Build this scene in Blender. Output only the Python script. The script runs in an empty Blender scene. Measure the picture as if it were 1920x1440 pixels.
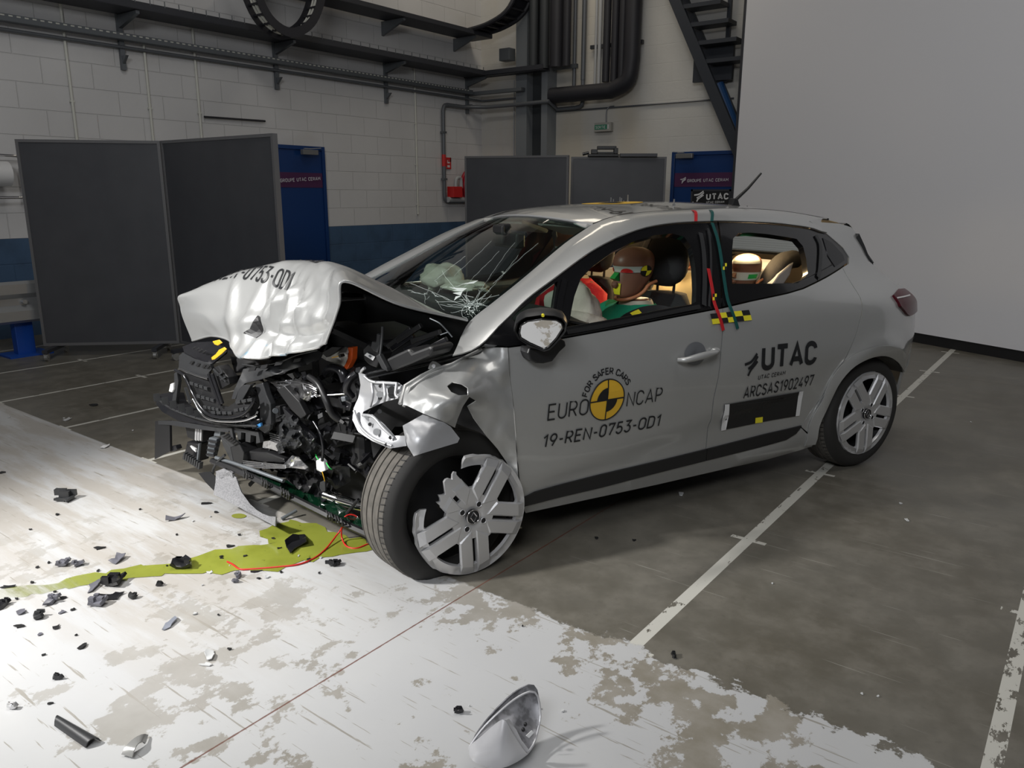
import bpy, bmesh, math, random
import numpy as np
from mathutils import Vector, Matrix, noise
from mathutils.geometry import delaunay_2d_cdt

C = bpy.context.scene.collection
SC = bpy.context.scene
PI = math.pi

# ------------------------------------------------------------------ camera, world, lights, exposure
FOC = 1459.189                       # focal length in pixels of a 1920 x 1440 frame
CAM = np.array([0.0, 0.0, 1.4294])   # room: x along the painted strip, y away along the block wall, z up
PITCH, ROLL, YAW = 0.2390816, 0.0035157, 0.6471773


def _rotz(v, a):
    c, s = math.cos(a), math.sin(a)
    return np.array([c * v[0] - s * v[1], s * v[0] + c * v[1], v[2]])


_f = np.array([0, math.cos(PITCH), -math.sin(PITCH)])
_u = np.array([0, math.sin(PITCH), math.cos(PITCH)])
_r = np.array([1.0, 0, 0])
_c, _s = math.cos(ROLL), math.sin(ROLL)
_r, _u = _c * _r + _s * _u, -_s * _r + _c * _u
RT, UP, FW = _rotz(_r, YAW), _rotz(_u, YAW), _rotz(_f, YAW)

cam_d = bpy.data.cameras.new('camera')
cam = bpy.data.objects.new('camera', cam_d)
C.objects.link(cam)
cam_d.sensor_fit = 'HORIZONTAL'
cam_d.sensor_width = 36.0
cam_d.lens = FOC / 1920 * 36.0
cam_d.clip_start = 0.05
cam.matrix_world = Matrix(((RT[0], UP[0], -FW[0], CAM[0]), (RT[1], UP[1], -FW[1], CAM[1]),
                           (RT[2], UP[2], -FW[2], CAM[2]), (0, 0, 0, 1)))
SC.camera = cam

SC.view_settings.view_transform = 'Standard'
SC.view_settings.look = 'None'
SC.view_settings.gamma = 1.0
SC.view_settings.use_curve_mapping = False
SC.view_settings.exposure = 0.0

w = bpy.data.worlds.new('world')
SC.world = w
w.use_nodes = True
w.node_tree.nodes['Background'].inputs[0].default_value = (0.7, 0.75, 0.85, 1)
w.node_tree.nodes['Background'].inputs[1].default_value = 0.03


def light(name, kind, loc, target, energy, color=(1, 1, 1), **kw):
    d = bpy.data.lights.new(name, kind)
    d.energy = energy
    d.color = color
    for k, v in kw.items():
        setattr(d, k, v)
    o = bpy.data.objects.new(name, d)
    C.objects.link(o)
    o.location = loc
    o.rotation_euler = (Vector(target) - Vector(loc)).to_track_quat('-Z', 'Y').to_euler()
    return o


# floodlights at the nose; the area lights are added as general fill
light('flood_over_nose', 'SPOT', (-3.6, 2.0, 5.8), (-3.3, 1.3, 0), 380, (1.0, 0.97, 0.93), spot_size=0.62, spot_blend=1.0, shadow_soft_size=0.16)
light('flood_before_nose', 'SPOT', (-3.9, -1.0, 2.7), (-2.75, 1.45, 0.35), 1050, (1.0, 0.985, 0.96), spot_size=1.0, spot_blend=0.95, shadow_soft_size=0.14)
light('hall_fill_high', 'AREA', (-2.0, 3.0, 6.6), (-2.0, 3.0, 0), 125, (1.0, 0.97, 0.92), shape='RECTANGLE', size=7.0, size_y=1.2)
light('hall_fill_entry', 'AREA', (0.6, -2.6, 4.2), (-2.0, 6.5, 1.0), 175, (0.95, 0.97, 1.0), shape='RECTANGLE', size=2.5, size_y=1.2)
light('hall_fill_rear', 'AREA', (-6.3, 8.8, 6.4), (-6.3, 10.4, 2.0), 45, (1.0, 0.9, 0.74), shape='RECTANGLE', size=3.0, size_y=1.0)


# ------------------------------------------------------------------ measuring rays
def ray(px, py):
    return FW + RT * ((px - 960) / FOC) - UP * ((py - 720) / FOC)


def fl(px, py, z=0.0):
    d = ray(px, py)
    return CAM + d * ((z - CAM[2]) / d[2])


def rx(px, py, X):
    d = ray(px, py)
    return CAM + d * ((X - CAM[0]) / d[0])


def ry(px, py, Y):
    d = ray(px, py)
    return CAM + d * ((Y - CAM[1]) / d[1])


def rp(px, py, P, N):
    d = ray(px, py)
    P, N = np.array(P, float), np.array(N, float)
    return CAM + d * (np.dot(P - CAM, N) / np.dot(d, N))


def rz(px, py, P):
    """height above the floor of a pixel on the vertical through P"""
    d = ray(px, py)
    t = np.dot((np.array(P) - CAM)[:2], d[:2]) / np.dot(d[:2], d[:2])
    return (CAM + t * d)[2]


# car frame: x towards the tail from the rear axle, y across from the left flank, z up
CAR_O = np.array([-0.8685, 4.3022, 0.0])
CAR_X = np.array([0.3778, 0.9259, 0.0])
CAR_Y = np.array([-0.9259, 0.3778, 0.0])
CAR_YAW = math.atan2(CAR_X[1], CAR_X[0])


def to_car(P):
    P = np.array(P) - CAR_O
    return np.array([P @ CAR_X, P @ CAR_Y, P[2]])


def to_room(P):
    return CAR_O + CAR_X * P[0] + CAR_Y * P[1] + np.array([0, 0, P[2]])


CC = to_car(CAM)


def cray(px, py):
    d = ray(px, py)
    return np.array([d @ CAR_X, d @ CAR_Y, d[2]])


def cy(px, py, y):
    d = cray(px, py)
    return CC + d * ((y - CC[1]) / d[1])


def cx(px, py, x):
    d = cray(px, py)
    return CC + d * ((x - CC[0]) / d[0])


def cz(px, py, z):
    d = cray(px, py)
    return CC + d * ((z - CC[2]) / d[2])


_FN = np.array([-1.5, -0.68, 0.0]) / 1.647
_FP = np.array([-2.62, 0.15, 0.0])


def fr(px, py, d=0.0):
    """on the torn slanting nose of the car, d metres behind it"""
    r = cray(px, py)
    P = _FP - _FN * d
    return CC + r * (np.dot(P - CC, _FN) / np.dot(r, _FN))


# ------------------------------------------------------------------ mesh building
class MB:
    def __init__(self):
        self.v, self.f = [], []

    def add(self, verts, faces):
        n = len(self.v)
        self.v += [tuple(float(c) for c in p) for p in verts]
        self.f += [tuple(i + n for i in f) for f in faces]
        return self

    def box(self, c, s, M=None):
        c = np.array(c, float)
        vs = []
        for dz in (-1, 1):
            for dy in (-1, 1):
                for dx in (-1, 1):
                    p = np.array([dx * s[0] / 2, dy * s[1] / 2, dz * s[2] / 2])
                    if M is not None:
                        p = M @ p
                    vs.append(c + p)
        return self.add(vs, [(0, 2, 3, 1), (4, 5, 7, 6), (0, 1, 5, 4), (2, 6, 7, 3), (0, 4, 6, 2), (1, 3, 7, 5)])

    def bar(self, a, b, wd, ht, up=(0, 0, 1)):
        a, b = np.array(a, float), np.array(b, float)
        d = b - a
        L = np.linalg.norm(d)
        d = d / L
        u = np.array(up, float)
        if abs(d @ u) > 0.95:
            u = np.array([1.0, 0, 0])
        s = np.cross(d, u)
        s /= np.linalg.norm(s)
        u = np.cross(s, d)
        return self.box((a + b) / 2, (L, wd, ht), np.array([d, s, u]).T)

    def tube(self, pts, r, n=10, caps=True, closed=False):
        P = [np.array(p, float) for p in pts]
        m = len(P)
        R = r if hasattr(r, '__len__') else [r] * m
        base = len(self.v)
        prev = None
        for i in range(m):
            if closed:
                t = P[(i + 1) % m] - P[i - 1]
            else:
                t = P[min(i + 1, m - 1)] - P[max(i - 1, 0)]
            t = t / (np.linalg.norm(t) + 1e-12)
            if prev is None:
                a = np.array([0, 0, 1.0]) if abs(t[2]) < 0.9 else np.array([1.0, 0, 0])
                u = np.cross(t, a)
            else:
                u = prev - t * (prev @ t)
            u = u / (np.linalg.norm(u) + 1e-12)
            prev = u
            w_ = np.cross(t, u)
            for k in range(n):
                a = 2 * PI * k / n
                self.v.append(tuple(P[i] + R[i] * (math.cos(a) * u + math.sin(a) * w_)))
        for i in range(m if closed else m - 1):
            j = (i + 1) % m
            for k in range(n):
                k2 = (k + 1) % n
                self.f.append((base + i * n + k, base + i * n + k2, base + j * n + k2, base + j * n + k))
        if caps and not closed:
            self.f.append(tuple(base + k for k in range(n))[::-1])
            self.f.append(tuple(base + (m - 1) * n + k for k in range(n)))
        return self

    def cyl(self, a, b, r, n=20, r2=None):
        return self.tube([a, b], [r, r if r2 is None else r2], n)

    def grid(self, rows, closed_u=False):
        n = len(rows[0])
        base = len(self.v)
        for r in rows:
            self.v += [tuple(float(c) for c in p) for p in r]
        for i in range(len(rows) - 1):
            for k in range(n if closed_u else n - 1):
                k2 = (k + 1) % n
                self.f.append((base + i * n + k, base + i * n + k2, base + (i + 1) * n + k2, base + (i + 1) * n + k))
        return self

    def prism(self, poly, ext):
        """closed polygon of 3-D points pushed along ext"""
        P = [np.array(p, float) for p in poly]
        e = np.array(ext, float)
        n = len(P)
        base = len(self.v)
        self.v += [tuple(p) for p in P] + [tuple(p + e) for p in P]
        self.f.append(tuple(base + i for i in range(n))[::-1])
        self.f.append(tuple(base + n + i for i in range(n)))
        for i in range(n):
            j = (i + 1) % n
            self.f.append((base + i, base + j, base + n + j, base + n + i))
        return self

    def lathe(self, prof, axis_o, axis, n=40):
        """prof: (radius, along) pairs turned about the axis"""
        a = np.array(axis, float)
        a /= np.linalg.norm(a)
        h = np.array([0, 0, 1.0]) if abs(a[2]) < 0.9 else np.array([1.0, 0, 0])
        u = np.cross(a, h)
        u /= np.linalg.norm(u)
        w_ = np.cross(a, u)
        rows = []
        for r, t in prof:
            rows.append([np.array(axis_o) + a * t + r * (math.cos(2 * PI * k / n) * u + math.sin(2 * PI * k / n) * w_) for k in range(n)])
        return self.grid(rows, closed_u=True)

    def ball(self, c, r, nu=20, nv=12):
        c = np.array(c, float)
        r = np.array(r if hasattr(r, '__len__') else (r, r, r), float)
        rows = []
        for i in range(nv + 1):
            t = PI * i / nv
            rows.append([c + r * np.array([math.sin(t) * math.cos(2 * PI * k / nu), math.sin(t) * math.sin(2 * PI * k / nu), -math.cos(t)]) for k in range(nu)])
        return self.grid(rows, closed_u=True)


def link(name, mb, m, parent=None, smooth=None, solid=None, bevel=None, sub=0, offset=-1.0):
    me = bpy.data.meshes.new(name)
    me.from_pydata(mb.v, [], mb.f)
    me.update()
    if smooth is not None:
        me.polygons.foreach_set('use_smooth', [True] * len(me.polygons))
        if smooth < 180:
            me.set_sharp_from_angle(angle=math.radians(smooth))
    ms = m if isinstance(m, (list, tuple)) else [m]
    for k in ms:
        me.materials.append(k)
    o = bpy.data.objects.new(name, me)
    C.objects.link(o)
    if parent is not None:
        o.parent = parent
    if sub:
        md = o.modifiers.new('sub', 'SUBSURF')
        md.levels = md.render_levels = sub
    if solid:
        md = o.modifiers.new('solid', 'SOLIDIFY')
        md.thickness = solid
        md.offset = offset
        if smooth is not None:
            md = o.modifiers.new('edges', 'EDGE_SPLIT')
            md.split_angle = math.radians(50)
            md.use_edge_sharp = False
    if bevel:
        md = o.modifiers.new('bevel', 'BEVEL')
        md.width = bevel
        md.segments = 2
        md.limit_method = 'ANGLE'
        md.angle_limit = math.radians(40)
    return o


def tag(o, label=None, cat=None, group=None, kind=None):
    for k, v in (('label', label), ('category', cat), ('group', group), ('kind', kind)):
        if v:
            o[k] = v
    return o


def empty(name, loc=(0, 0, 0), rz_=0.0, label=None, cat=None, group=None):
    o = bpy.data.objects.new(name, None)
    C.objects.link(o)
    o.location = loc
    o.rotation_euler = (0, 0, rz_)
    o.empty_display_size = 0.1
    return tag(o, label, cat, group)


def copy_tree(o, parent=None):
    c = o.copy()
    C.objects.link(c)
    c.parent = parent
    for ch in list(o.children):
        copy_tree(ch, c)
    return c


def smooth_line(pts, n):
    """Catmull-Rom through the points, n samples evenly along it"""
    P = np.array(pts, float)
    if len(P) == 2:
        return [P[0] + (P[1] - P[0]) * i / (n - 1) for i in range(n)]
    Q = np.vstack([2 * P[0] - P[1], P, 2 * P[-1] - P[-2]])
    out = []
    for i in range(1, len(Q) - 2):
        for t in np.linspace(0, 1, 16, endpoint=False):
            a, b, c, d = Q[i - 1], Q[i], Q[i + 1], Q[i + 2]
            out.append(0.5 * ((2 * b) + (-a + c) * t + (2 * a - 5 * b + 4 * c - d) * t * t + (-a + 3 * b - 3 * c + d) * t ** 3))
    out.append(P[-1])
    out = np.array(out)
    s = np.concatenate([[0], np.cumsum(np.linalg.norm(np.diff(out, axis=0), axis=1))])
    q = np.linspace(0, s[-1], n)
    return [np.array([np.interp(v, s, out[:, k]) for k in range(out.shape[1])]) for v in q]


def even_line(pts, n):
    P = np.array(pts, float)
    s = np.concatenate([[0], np.cumsum(np.linalg.norm(np.diff(P, axis=0), axis=1))])
    q = np.linspace(0, s[-1], n)
    return [np.array([np.interp(v, s, P[:, k]) for k in range(P.shape[1])]) for v in q]


def inside(p, poly):
    x, y = p
    c = False
    n = len(poly)
    j = n - 1
    for i in range(n):
        xi, yi = poly[i][0], poly[i][1]
        xj, yj = poly[j][0], poly[j][1]
        if (yi > y) != (yj > y) and x < (xj - xi) * (y - yi) / (yj - yi) + xi:
            c = not c
        j = i
    return c


def dens(poly, step):
    out = []
    n = len(poly)
    for i in range(n):
        a, b = np.array(poly[i], float), np.array(poly[(i + 1) % n], float)
        k = max(1, int(math.ceil(np.linalg.norm(b - a) / step)))
        for t in range(k):
            out.append(tuple(a + (b - a) * t / k))
    return out


def fill(outline, holes=(), step=0.04, extra=()):
    """flat polygon with holes filled by an even triangle net: 2-D points and triangles"""
    loops = [dens([tuple(p) for p in outline], step)] + [dens([tuple(p) for p in h], step) for h in holes]
    vs, es = [], []
    for lp in loops:
        b = len(vs)
        vs += [Vector(p) for p in lp]
        es += [(b + i, b + (i + 1) % len(lp)) for i in range(len(lp))]
    xs = [p[0] for p in loops[0]]
    ys = [p[1] for p in loops[0]]
    allp = np.array([p for lp in loops for p in lp])
    y = min(ys) + step / 2
    odd = 0
    while y < max(ys):
        x = min(xs) + step / 2 + (step / 2 if odd else 0)
        while x < max(xs):
            if inside((x, y), loops[0]) and not any(inside((x, y), h) for h in loops[1:]):
                if ((allp - np.array([x, y])) ** 2).sum(1).min() > (0.45 * step) ** 2:
                    vs.append(Vector((x, y)))
            x += step
        y += step * 0.87
        odd = 1 - odd
    for p in extra:
        vs.append(Vector(p))
    ov, oe, of, _, _, _ = delaunay_2d_cdt(vs, es, [], 0, 1e-6)
    tris = []
    for f in of:
        c = sum((ov[i] for i in f), Vector((0, 0))) / len(f)
        if inside((c.x, c.y), loops[0]) and not any(inside((c.x, c.y), h) for h in loops[1:]):
            a, b, d = (ov[i] for i in f[:3])
            if (b - a).cross(d - a) < 0:
                f = list(reversed(f))
            tris.append(tuple(f))
    return [(p.x, p.y) for p in ov], tris


def _arc(cx_, cy_, rx_, ry_, a0, a1, n=10):
    return [(cx_ + rx_ * math.cos(math.radians(a0 + (a1 - a0) * i / n)), cy_ + ry_ * math.sin(math.radians(a0 + (a1 - a0) * i / n))) for i in range(n + 1)]


def _glyph(ch):
    """strokes of one capital or figure, cap height 1: (width, open lines, closed lines)"""
    O_ = lambda w_, r=.27: _arc(w_ / 2, 1 - r, w_ / 2, r, 180, 0) + _arc(w_ / 2, r, w_ / 2, r, 0, -180)
    G = {
        'A': (.66, [[(0, 0), (.33, 1), (.66, 0)], [(.10, .30), (.56, .30)]], []),
        'C': (.56, [[(.56, .74)] + _arc(.28, .72, .28, .28, 10, 180) + _arc(.28, .28, .28, .28, 180, 350) + [(.56, .26)]], []),
        'D': (.58, [], [[(0, 0), (0, 1), (.28, 1)] + _arc(.28, .7, .30, .30, 90, 0) + _arc(.28, .3, .30, .30, 0, -90) + [(.28, 0)]]),
        'E': (.50, [[(.50, 1), (0, 1), (0, 0), (.50, 0)], [(0, .52), (.44, .52)]], []),
        'F': (.48, [[(.48, 1), (0, 1), (0, 0)], [(0, .50), (.42, .50)]], []),
        'G': (.58, [[(.57, .76)] + _arc(.29, .72, .29, .28, 10, 180) + _arc(.29, .28, .29, .28, 180, 360) + [(.58, .48), (.32, .48)]], []),
        'I': (.0, [[(0, 0), (0, 1)]], []),
        'M': (.72, [[(0, 0), (0, 1), (.36, .35), (.72, 1), (.72, 0)]], []),
        'N': (.58, [[(0, 0), (0, 1), (.58, 0), (.58, 1)]], []),
        'O': (.60, [], [O_(.60)]),
        'P': (.52, [[(0, 0), (0, 1), (.28, 1)] + _arc(.27, .73, .25, .27, 90, -90) + [(0, .46)]], []),
        'R': (.54, [[(0, 0), (0, 1), (.28, 1)] + _arc(.27, .73, .25, .27, 90, -90) + [(0, .46)], [(.26, .46), (.54, 0)]], []),
        'S': (.54, [[(.51, .80)] + _arc(.27, .76, .25, .24, 20, 200, 9) + _arc(.27, .26, .27, .26, 60, -160, 12)], []),
        'T': (.60, [[(0, 1), (.60, 1)], [(.30, 1), (.30, 0)]], []),
        'U': (.56, [[(0, 1), (0, .28)] + _arc(.28, .28, .28, .28, 180, 360) + [(.56, 1)]], []),
        '0': (.50, [], [O_(.50, .25)]),
        '1': (.30, [[(0, .78), (.26, 1), (.26, 0)]], []),
        '2': (.50, [[(.01, .76)] + _arc(.25, .75, .24, .25, 170, -25, 10) + [(0, 0), (.50, 0)]], []),
        '3': (.50, [[(.0, 1), (.48, 1), (.22, .60)] + _arc(.24, .30, .26, .30, 85, -160, 12)], []),
        '4': (.54, [[(.36, 1), (0, .24), (.54, .24)], [(.40, .48), (.40, 0)]], []),
        '5': (.50, [[(.46, 1), (.06, 1), (.03, .54)] + _arc(.24, .31, .26, .31, 120, -160, 12)], []),
        '7': (.48, [[(0, .84), (0, 1), (.48, 1), (.16, 0)]], []),
        '9': (.50, [_arc(.25, .70, .25, .30, -20, 340, 16), [(.49, .62), (.22, 0)]], []),
        '-': (.30, [[(0, .45), (.30, .45)]], []),
        ' ': (.24, [], []),
    }
    return G[ch]


def _ribbon2(L, wt, closed):
    """constant-width band along a flat line"""
    P = [np.array(p, float) for p in L]
    Q = [P[0]]
    for p in P[1:]:
        if np.linalg.norm(p - Q[-1]) > 1e-5:
            Q.append(p)
    if closed and np.linalg.norm(Q[0] - Q[-1]) < 1e-5:
        Q.pop()
    n = len(Q)
    V, F = [], []
    for i in range(n):
        a = Q[i - 1] if (closed or i > 0) else None
        c = Q[(i + 1) % n] if (closed or i < n - 1) else None
        e = []
        if a is not None:
            e.append((Q[i] - a) / np.linalg.norm(Q[i] - a))
        if c is not None:
            e.append((c - Q[i]) / np.linalg.norm(c - Q[i]))
        ns = [np.array([-k[1], k[0]]) for k in e]
        m = sum(ns)
        m = m / (np.linalg.norm(m) + 1e-9)
        k = min(1.9, 1 / max(.4, m @ ns[0]))
        V += [tuple(Q[i] + m * wt / 2 * k), tuple(Q[i] - m * wt / 2 * k)]
    for i in range(n if closed else n - 1):
        j = (i + 1) % n
        F.append((2 * i + 1, 2 * j + 1, 2 * j, 2 * i))
    return V, F


def text_flat(s, size=1.0, wt=0.0, shear=0.0, align='LEFT', gap=0.0):
    """upright capitals drawn as even strokes: flat 2-D points and faces; cap height 0.72 of the size"""
    wt = wt if wt > 0.03 else 0.125
    k = 0.72 * size
    x = wt / 2
    V, F = [], []
    for ch in s:
        w_, op, cl_ = _glyph(ch)
        for L, c in [(l, False) for l in op] + [(l, True) for l in cl_]:
            v, f = _ribbon2([(x + p[0], wt / 2 + p[1] * (1 - wt)) for p in L], wt, c)
            n = len(V)
            V += [((p[0] + shear * p[1]) * k, p[1] * k) for p in v]
            F += [tuple(i + n for i in q) for q in f]
        x += w_ + wt + 0.15 + gap
    tot = (x - 0.15 - gap - wt / 2) * k
    off = {'LEFT': 0, 'CENTER': -tot / 2, 'RIGHT': -tot}[align]
    return [(p[0] + off, p[1]) for p in V], F


# ------------------------------------------------------------------ materials
def mat(name, col, rough=0.5, metal=0.0, coat=0.0, spec=0.5, emit=None, bump=None, noise_col=None, alpha=None):
    m = bpy.data.materials.new(name)
    m.use_nodes = True
    nt = m.node_tree
    b = nt.nodes['Principled BSDF']
    b.inputs['Base Color'].default_value = (*col, 1)
    b.inputs['Roughness'].default_value = rough
    b.inputs['Metallic'].default_value = metal
    b.inputs['Coat Weight'].default_value = coat
    b.inputs['Coat Roughness'].default_value = 0.06
    b.inputs['Specular IOR Level'].default_value = spec
    if emit:
        b.inputs['Emission Color'].default_value = (*emit[0], 1)
        b.inputs['Emission Strength'].default_value = emit[1]
    if alpha is not None:
        b.inputs['Alpha'].default_value = alpha
    if bump or noise_col:
        tc = nt.nodes.new('ShaderNodeTexCoord')
    if noise_col:
        scale, c2, lo, hi = noise_col
        nz = nt.nodes.new('ShaderNodeTexNoise')
        nz.inputs['Scale'].default_value = scale
        nz.inputs['Detail'].default_value = 6
        rp_ = nt.nodes.new('ShaderNodeValToRGB')
        rp_.color_ramp.elements[0].position = lo
        rp_.color_ramp.elements[0].color = (*col, 1)
        rp_.color_ramp.elements[1].position = hi
        rp_.color_ramp.elements[1].color = (*c2, 1)
        nt.links.new(tc.outputs['Object'], nz.inputs['Vector'])
        nt.links.new(nz.outputs['Fac'], rp_.inputs['Fac'])
        nt.links.new(rp_.outputs['Color'], b.inputs['Base Color'])
    if bump:
        scale, st = bump
        nz = nt.nodes.new('ShaderNodeTexNoise')
        nz.inputs['Scale'].default_value = scale
        nz.inputs['Detail'].default_value = 4
        bp_ = nt.nodes.new('ShaderNodeBump')
        bp_.inputs['Strength'].default_value = st
        bp_.inputs['Distance'].default_value = 0.02
        nt.links.new(tc.outputs['Object'], nz.inputs['Vector'])
        nt.links.new(nz.outputs['Fac'], bp_.inputs['Height'])
        nt.links.new(bp_.outputs['Normal'], b.inputs['Normal'])
    return m


def glass(name, tint, refl=1.0):
    """thin pane: tinted see-through with a mirror film by Fresnel"""
    m = bpy.data.materials.new(name)
    m.use_nodes = True
    nt = m.node_tree
    nt.nodes.remove(nt.nodes['Principled BSDF'])
    out = nt.nodes['Material Output']
    tr = nt.nodes.new('ShaderNodeBsdfTransparent')
    tr.inputs[0].default_value = (*tint, 1)
    gl = nt.nodes.new('ShaderNodeBsdfGlossy')
    gl.inputs['Roughness'].default_value = 0.02
    gl.inputs[0].default_value = (refl, refl, refl, 1)
    fr_ = nt.nodes.new('ShaderNodeFresnel')
    ge = nt.nodes.new('ShaderNodeNewGeometry')          # a pane has two faces: same reflection from either side
    mr_ = nt.nodes.new('ShaderNodeMapRange')
    mr_.inputs[3].default_value = 1.5
    mr_.inputs[4].default_value = 1 / 1.5
    nt.links.new(ge.outputs['Backfacing'], mr_.inputs[0])
    nt.links.new(mr_.outputs[0], fr_.inputs['IOR'])
    mx = nt.nodes.new('ShaderNodeMixShader')
    nt.links.new(fr_.outputs[0], mx.inputs[0])
    nt.links.new(tr.outputs[0], mx.inputs[1])
    nt.links.new(gl.outputs[0], mx.inputs[2])
    nt.links.new(mx.outputs[0], out.inputs[0])
    return m


M = {}
M['silver'] = mat('silver_paint', (0.47, 0.475, 0.47), 0.34, 0.45, coat=0.9)
M['white_silver'] = M['silver']
M['black_gloss'] = mat('black_gloss_trim', (0.008, 0.008, 0.009), 0.16, 0, coat=0.4)
M['black'] = mat('black_plastic', (0.014, 0.014, 0.015), 0.42)
M['black_shiny'] = mat('black_shiny_plastic', (0.012, 0.012, 0.014), 0.22)
M['dark'] = mat('dark_interior', (0.02, 0.02, 0.021), 0.75)
M['grey_plastic'] = mat('grey_black_plastic', (0.030, 0.031, 0.033), 0.40)
M['rubber'] = mat('tyre_rubber', (0.022, 0.021, 0.02), 0.72)
M['rubber_tread'] = mat('tyre_tread_rubber', (0.115, 0.105, 0.092), 0.85, noise_col=(30, (0.075, 0.07, 0.062), 0.35, 0.7))
M['hubcap'] = mat('hubcap_silver', (0.64, 0.64, 0.65), 0.36, 0.6)
M['chrome'] = mat('chrome', (0.75, 0.75, 0.76), 0.12, 1.0)
M['alu'] = mat('bare_aluminium', (0.62, 0.62, 0.63), 0.28, 1.0, bump=(25, 0.3))
M['steel_paint'] = mat('grey_undercoat_steel', (0.47, 0.475, 0.49), 0.36, 0.45)
M['felt'] = mat('grey_felt', (0.30, 0.30, 0.31), 0.95, noise_col=(160, (0.20, 0.20, 0.21), 0.35, 0.65), bump=(220, 0.5))
M['yellow'] = mat('marker_yellow', (0.85, 0.75, 0.03), 0.5)
M['ncap_yellow'] = mat('sticker_yellow', (0.72, 0.43, 0.035), 0.45)
M['mblack'] = mat('marker_black', (0.012, 0.012, 0.013), 0.5)
M['ink'] = mat('lettering_black', (0.012, 0.013, 0.015), 0.45)
M['tag_yellow'] = mat('yellow_tag', (0.75, 0.42, 0.02), 0.45)
M['red_tape'] = mat('red_tape', (0.50, 0.015, 0.02), 0.45)
M['teal_tape'] = mat('teal_tape', (0.004, 0.075, 0.07), 0.45)
M['orange'] = mat('orange_lens', (0.85, 0.13, 0.02), 0.3)
M['pale_lens'] = mat('pale_lamp_shell', (0.8, 0.78, 0.74), 0.35)
M['red_lens'] = mat('dark_red_lens', (0.075, 0.004, 0.011), 0.2, coat=0.0, spec=0.25)
M['white'] = mat('white_sticker', (0.72, 0.72, 0.72), 0.5)
M['green_wire'] = mat('green_wire', (0.05, 0.6, 0.12), 0.4)
M['red_wire'] = mat('red_wire', (0.55, 0.02, 0.015), 0.4)
M['wet_green'] = mat('wet_green_plastic', (0.002, 0.018, 0.008), 0.15, coat=0.6)
M['blue_mark'] = mat('blue_mark', (0.05, 0.22, 0.5), 0.5)
M['steel_thread'] = mat('zinc_thread', (0.5, 0.5, 0.5), 0.35, 1.0)


# ------------------------------------------------------------------ node helpers
class NT:
    def __init__(self, name):
        self.m = bpy.data.materials.new(name)
        self.m.use_nodes = True
        self.t = self.m.node_tree
        self.b = self.t.nodes['Principled BSDF']
        self.obj = self.t.nodes.new('ShaderNodeTexCoord').outputs['Object']

    def new(self, typ, **kw):
        n = self.t.nodes.new(typ)
        for k, v in kw.items():
            setattr(n, k, v)
        return n

    def put(self, sock, v):
        if isinstance(v, bpy.types.NodeSocket):
            self.t.links.new(v, sock)
        elif hasattr(v, '__len__') and len(v) == 3 and sock.type == 'RGBA':
            sock.default_value = (*v, 1)
        else:
            sock.default_value = v

    def op(self, op, a, b=None, c=None, clamp=False):
        n = self.new('ShaderNodeMath', operation=op, use_clamp=clamp)
        for i, v in enumerate((a, b, c)):
            if v is not None:
                self.put(n.inputs[i], v)
        return n.outputs[0]

    def xyz(self, v=None):
        n = self.new('ShaderNodeSeparateXYZ')
        self.put(n.inputs[0], v or self.obj)
        return n.outputs

    def vec(self, x, y, z):
        n = self.new('ShaderNodeCombineXYZ')
        for i, v in enumerate((x, y, z)):
            self.put(n.inputs[i], v)
        return n.outputs[0]

    def mapped(self, scale=(1, 1, 1), rot=(0, 0, 0), loc=(0, 0, 0), v=None):
        n = self.new('ShaderNodeMapping')
        self.put(n.inputs['Vector'], v or self.obj)
        n.inputs['Scale'].default_value = scale
        n.inputs['Rotation'].default_value = rot
        n.inputs['Location'].default_value = loc
        return n.outputs[0]

    def noise(self, scale, v=None, detail=5, rough=0.55):
        n = self.new('ShaderNodeTexNoise')
        self.put(n.inputs['Vector'], v or self.obj)
        n.inputs['Scale'].default_value = scale
        n.inputs['Detail'].default_value = detail
        n.inputs['Roughness'].default_value = rough
        return n.outputs['Fac']

    def step(self, v, lo, hi):
        n = self.new('ShaderNodeMapRange', interpolation_type='SMOOTHSTEP')
        self.put(n.inputs[0], v)
        self.put(n.inputs[1], lo)
        self.put(n.inputs[2], hi)
        return n.outputs[0]

    def mix(self, f, a, b):
        n = self.new('ShaderNodeMix', data_type='RGBA')
        self.put(n.inputs[0], f)
        self.put(n.inputs[6], a)
        self.put(n.inputs[7], b)
        return n.outputs[2]

    def out(self, col=None, rough=None, height=None, dist=0.01, strength=0.5):
        if col is not None:
            self.put(self.b.inputs['Base Color'], col)
        if rough is not None:
            self.put(self.b.inputs['Roughness'], rough)
        if height is not None:
            n = self.new('ShaderNodeBump')
            n.inputs['Distance'].default_value = dist
            n.inputs['Strength'].default_value = strength
            self.put(n.inputs['Height'], height)
            self.t.links.new(n.outputs[0], self.b.inputs['Normal'])
        return self.m


XL, YB = -8.7, 10.64      # the block wall on the left and the wall at the back


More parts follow.
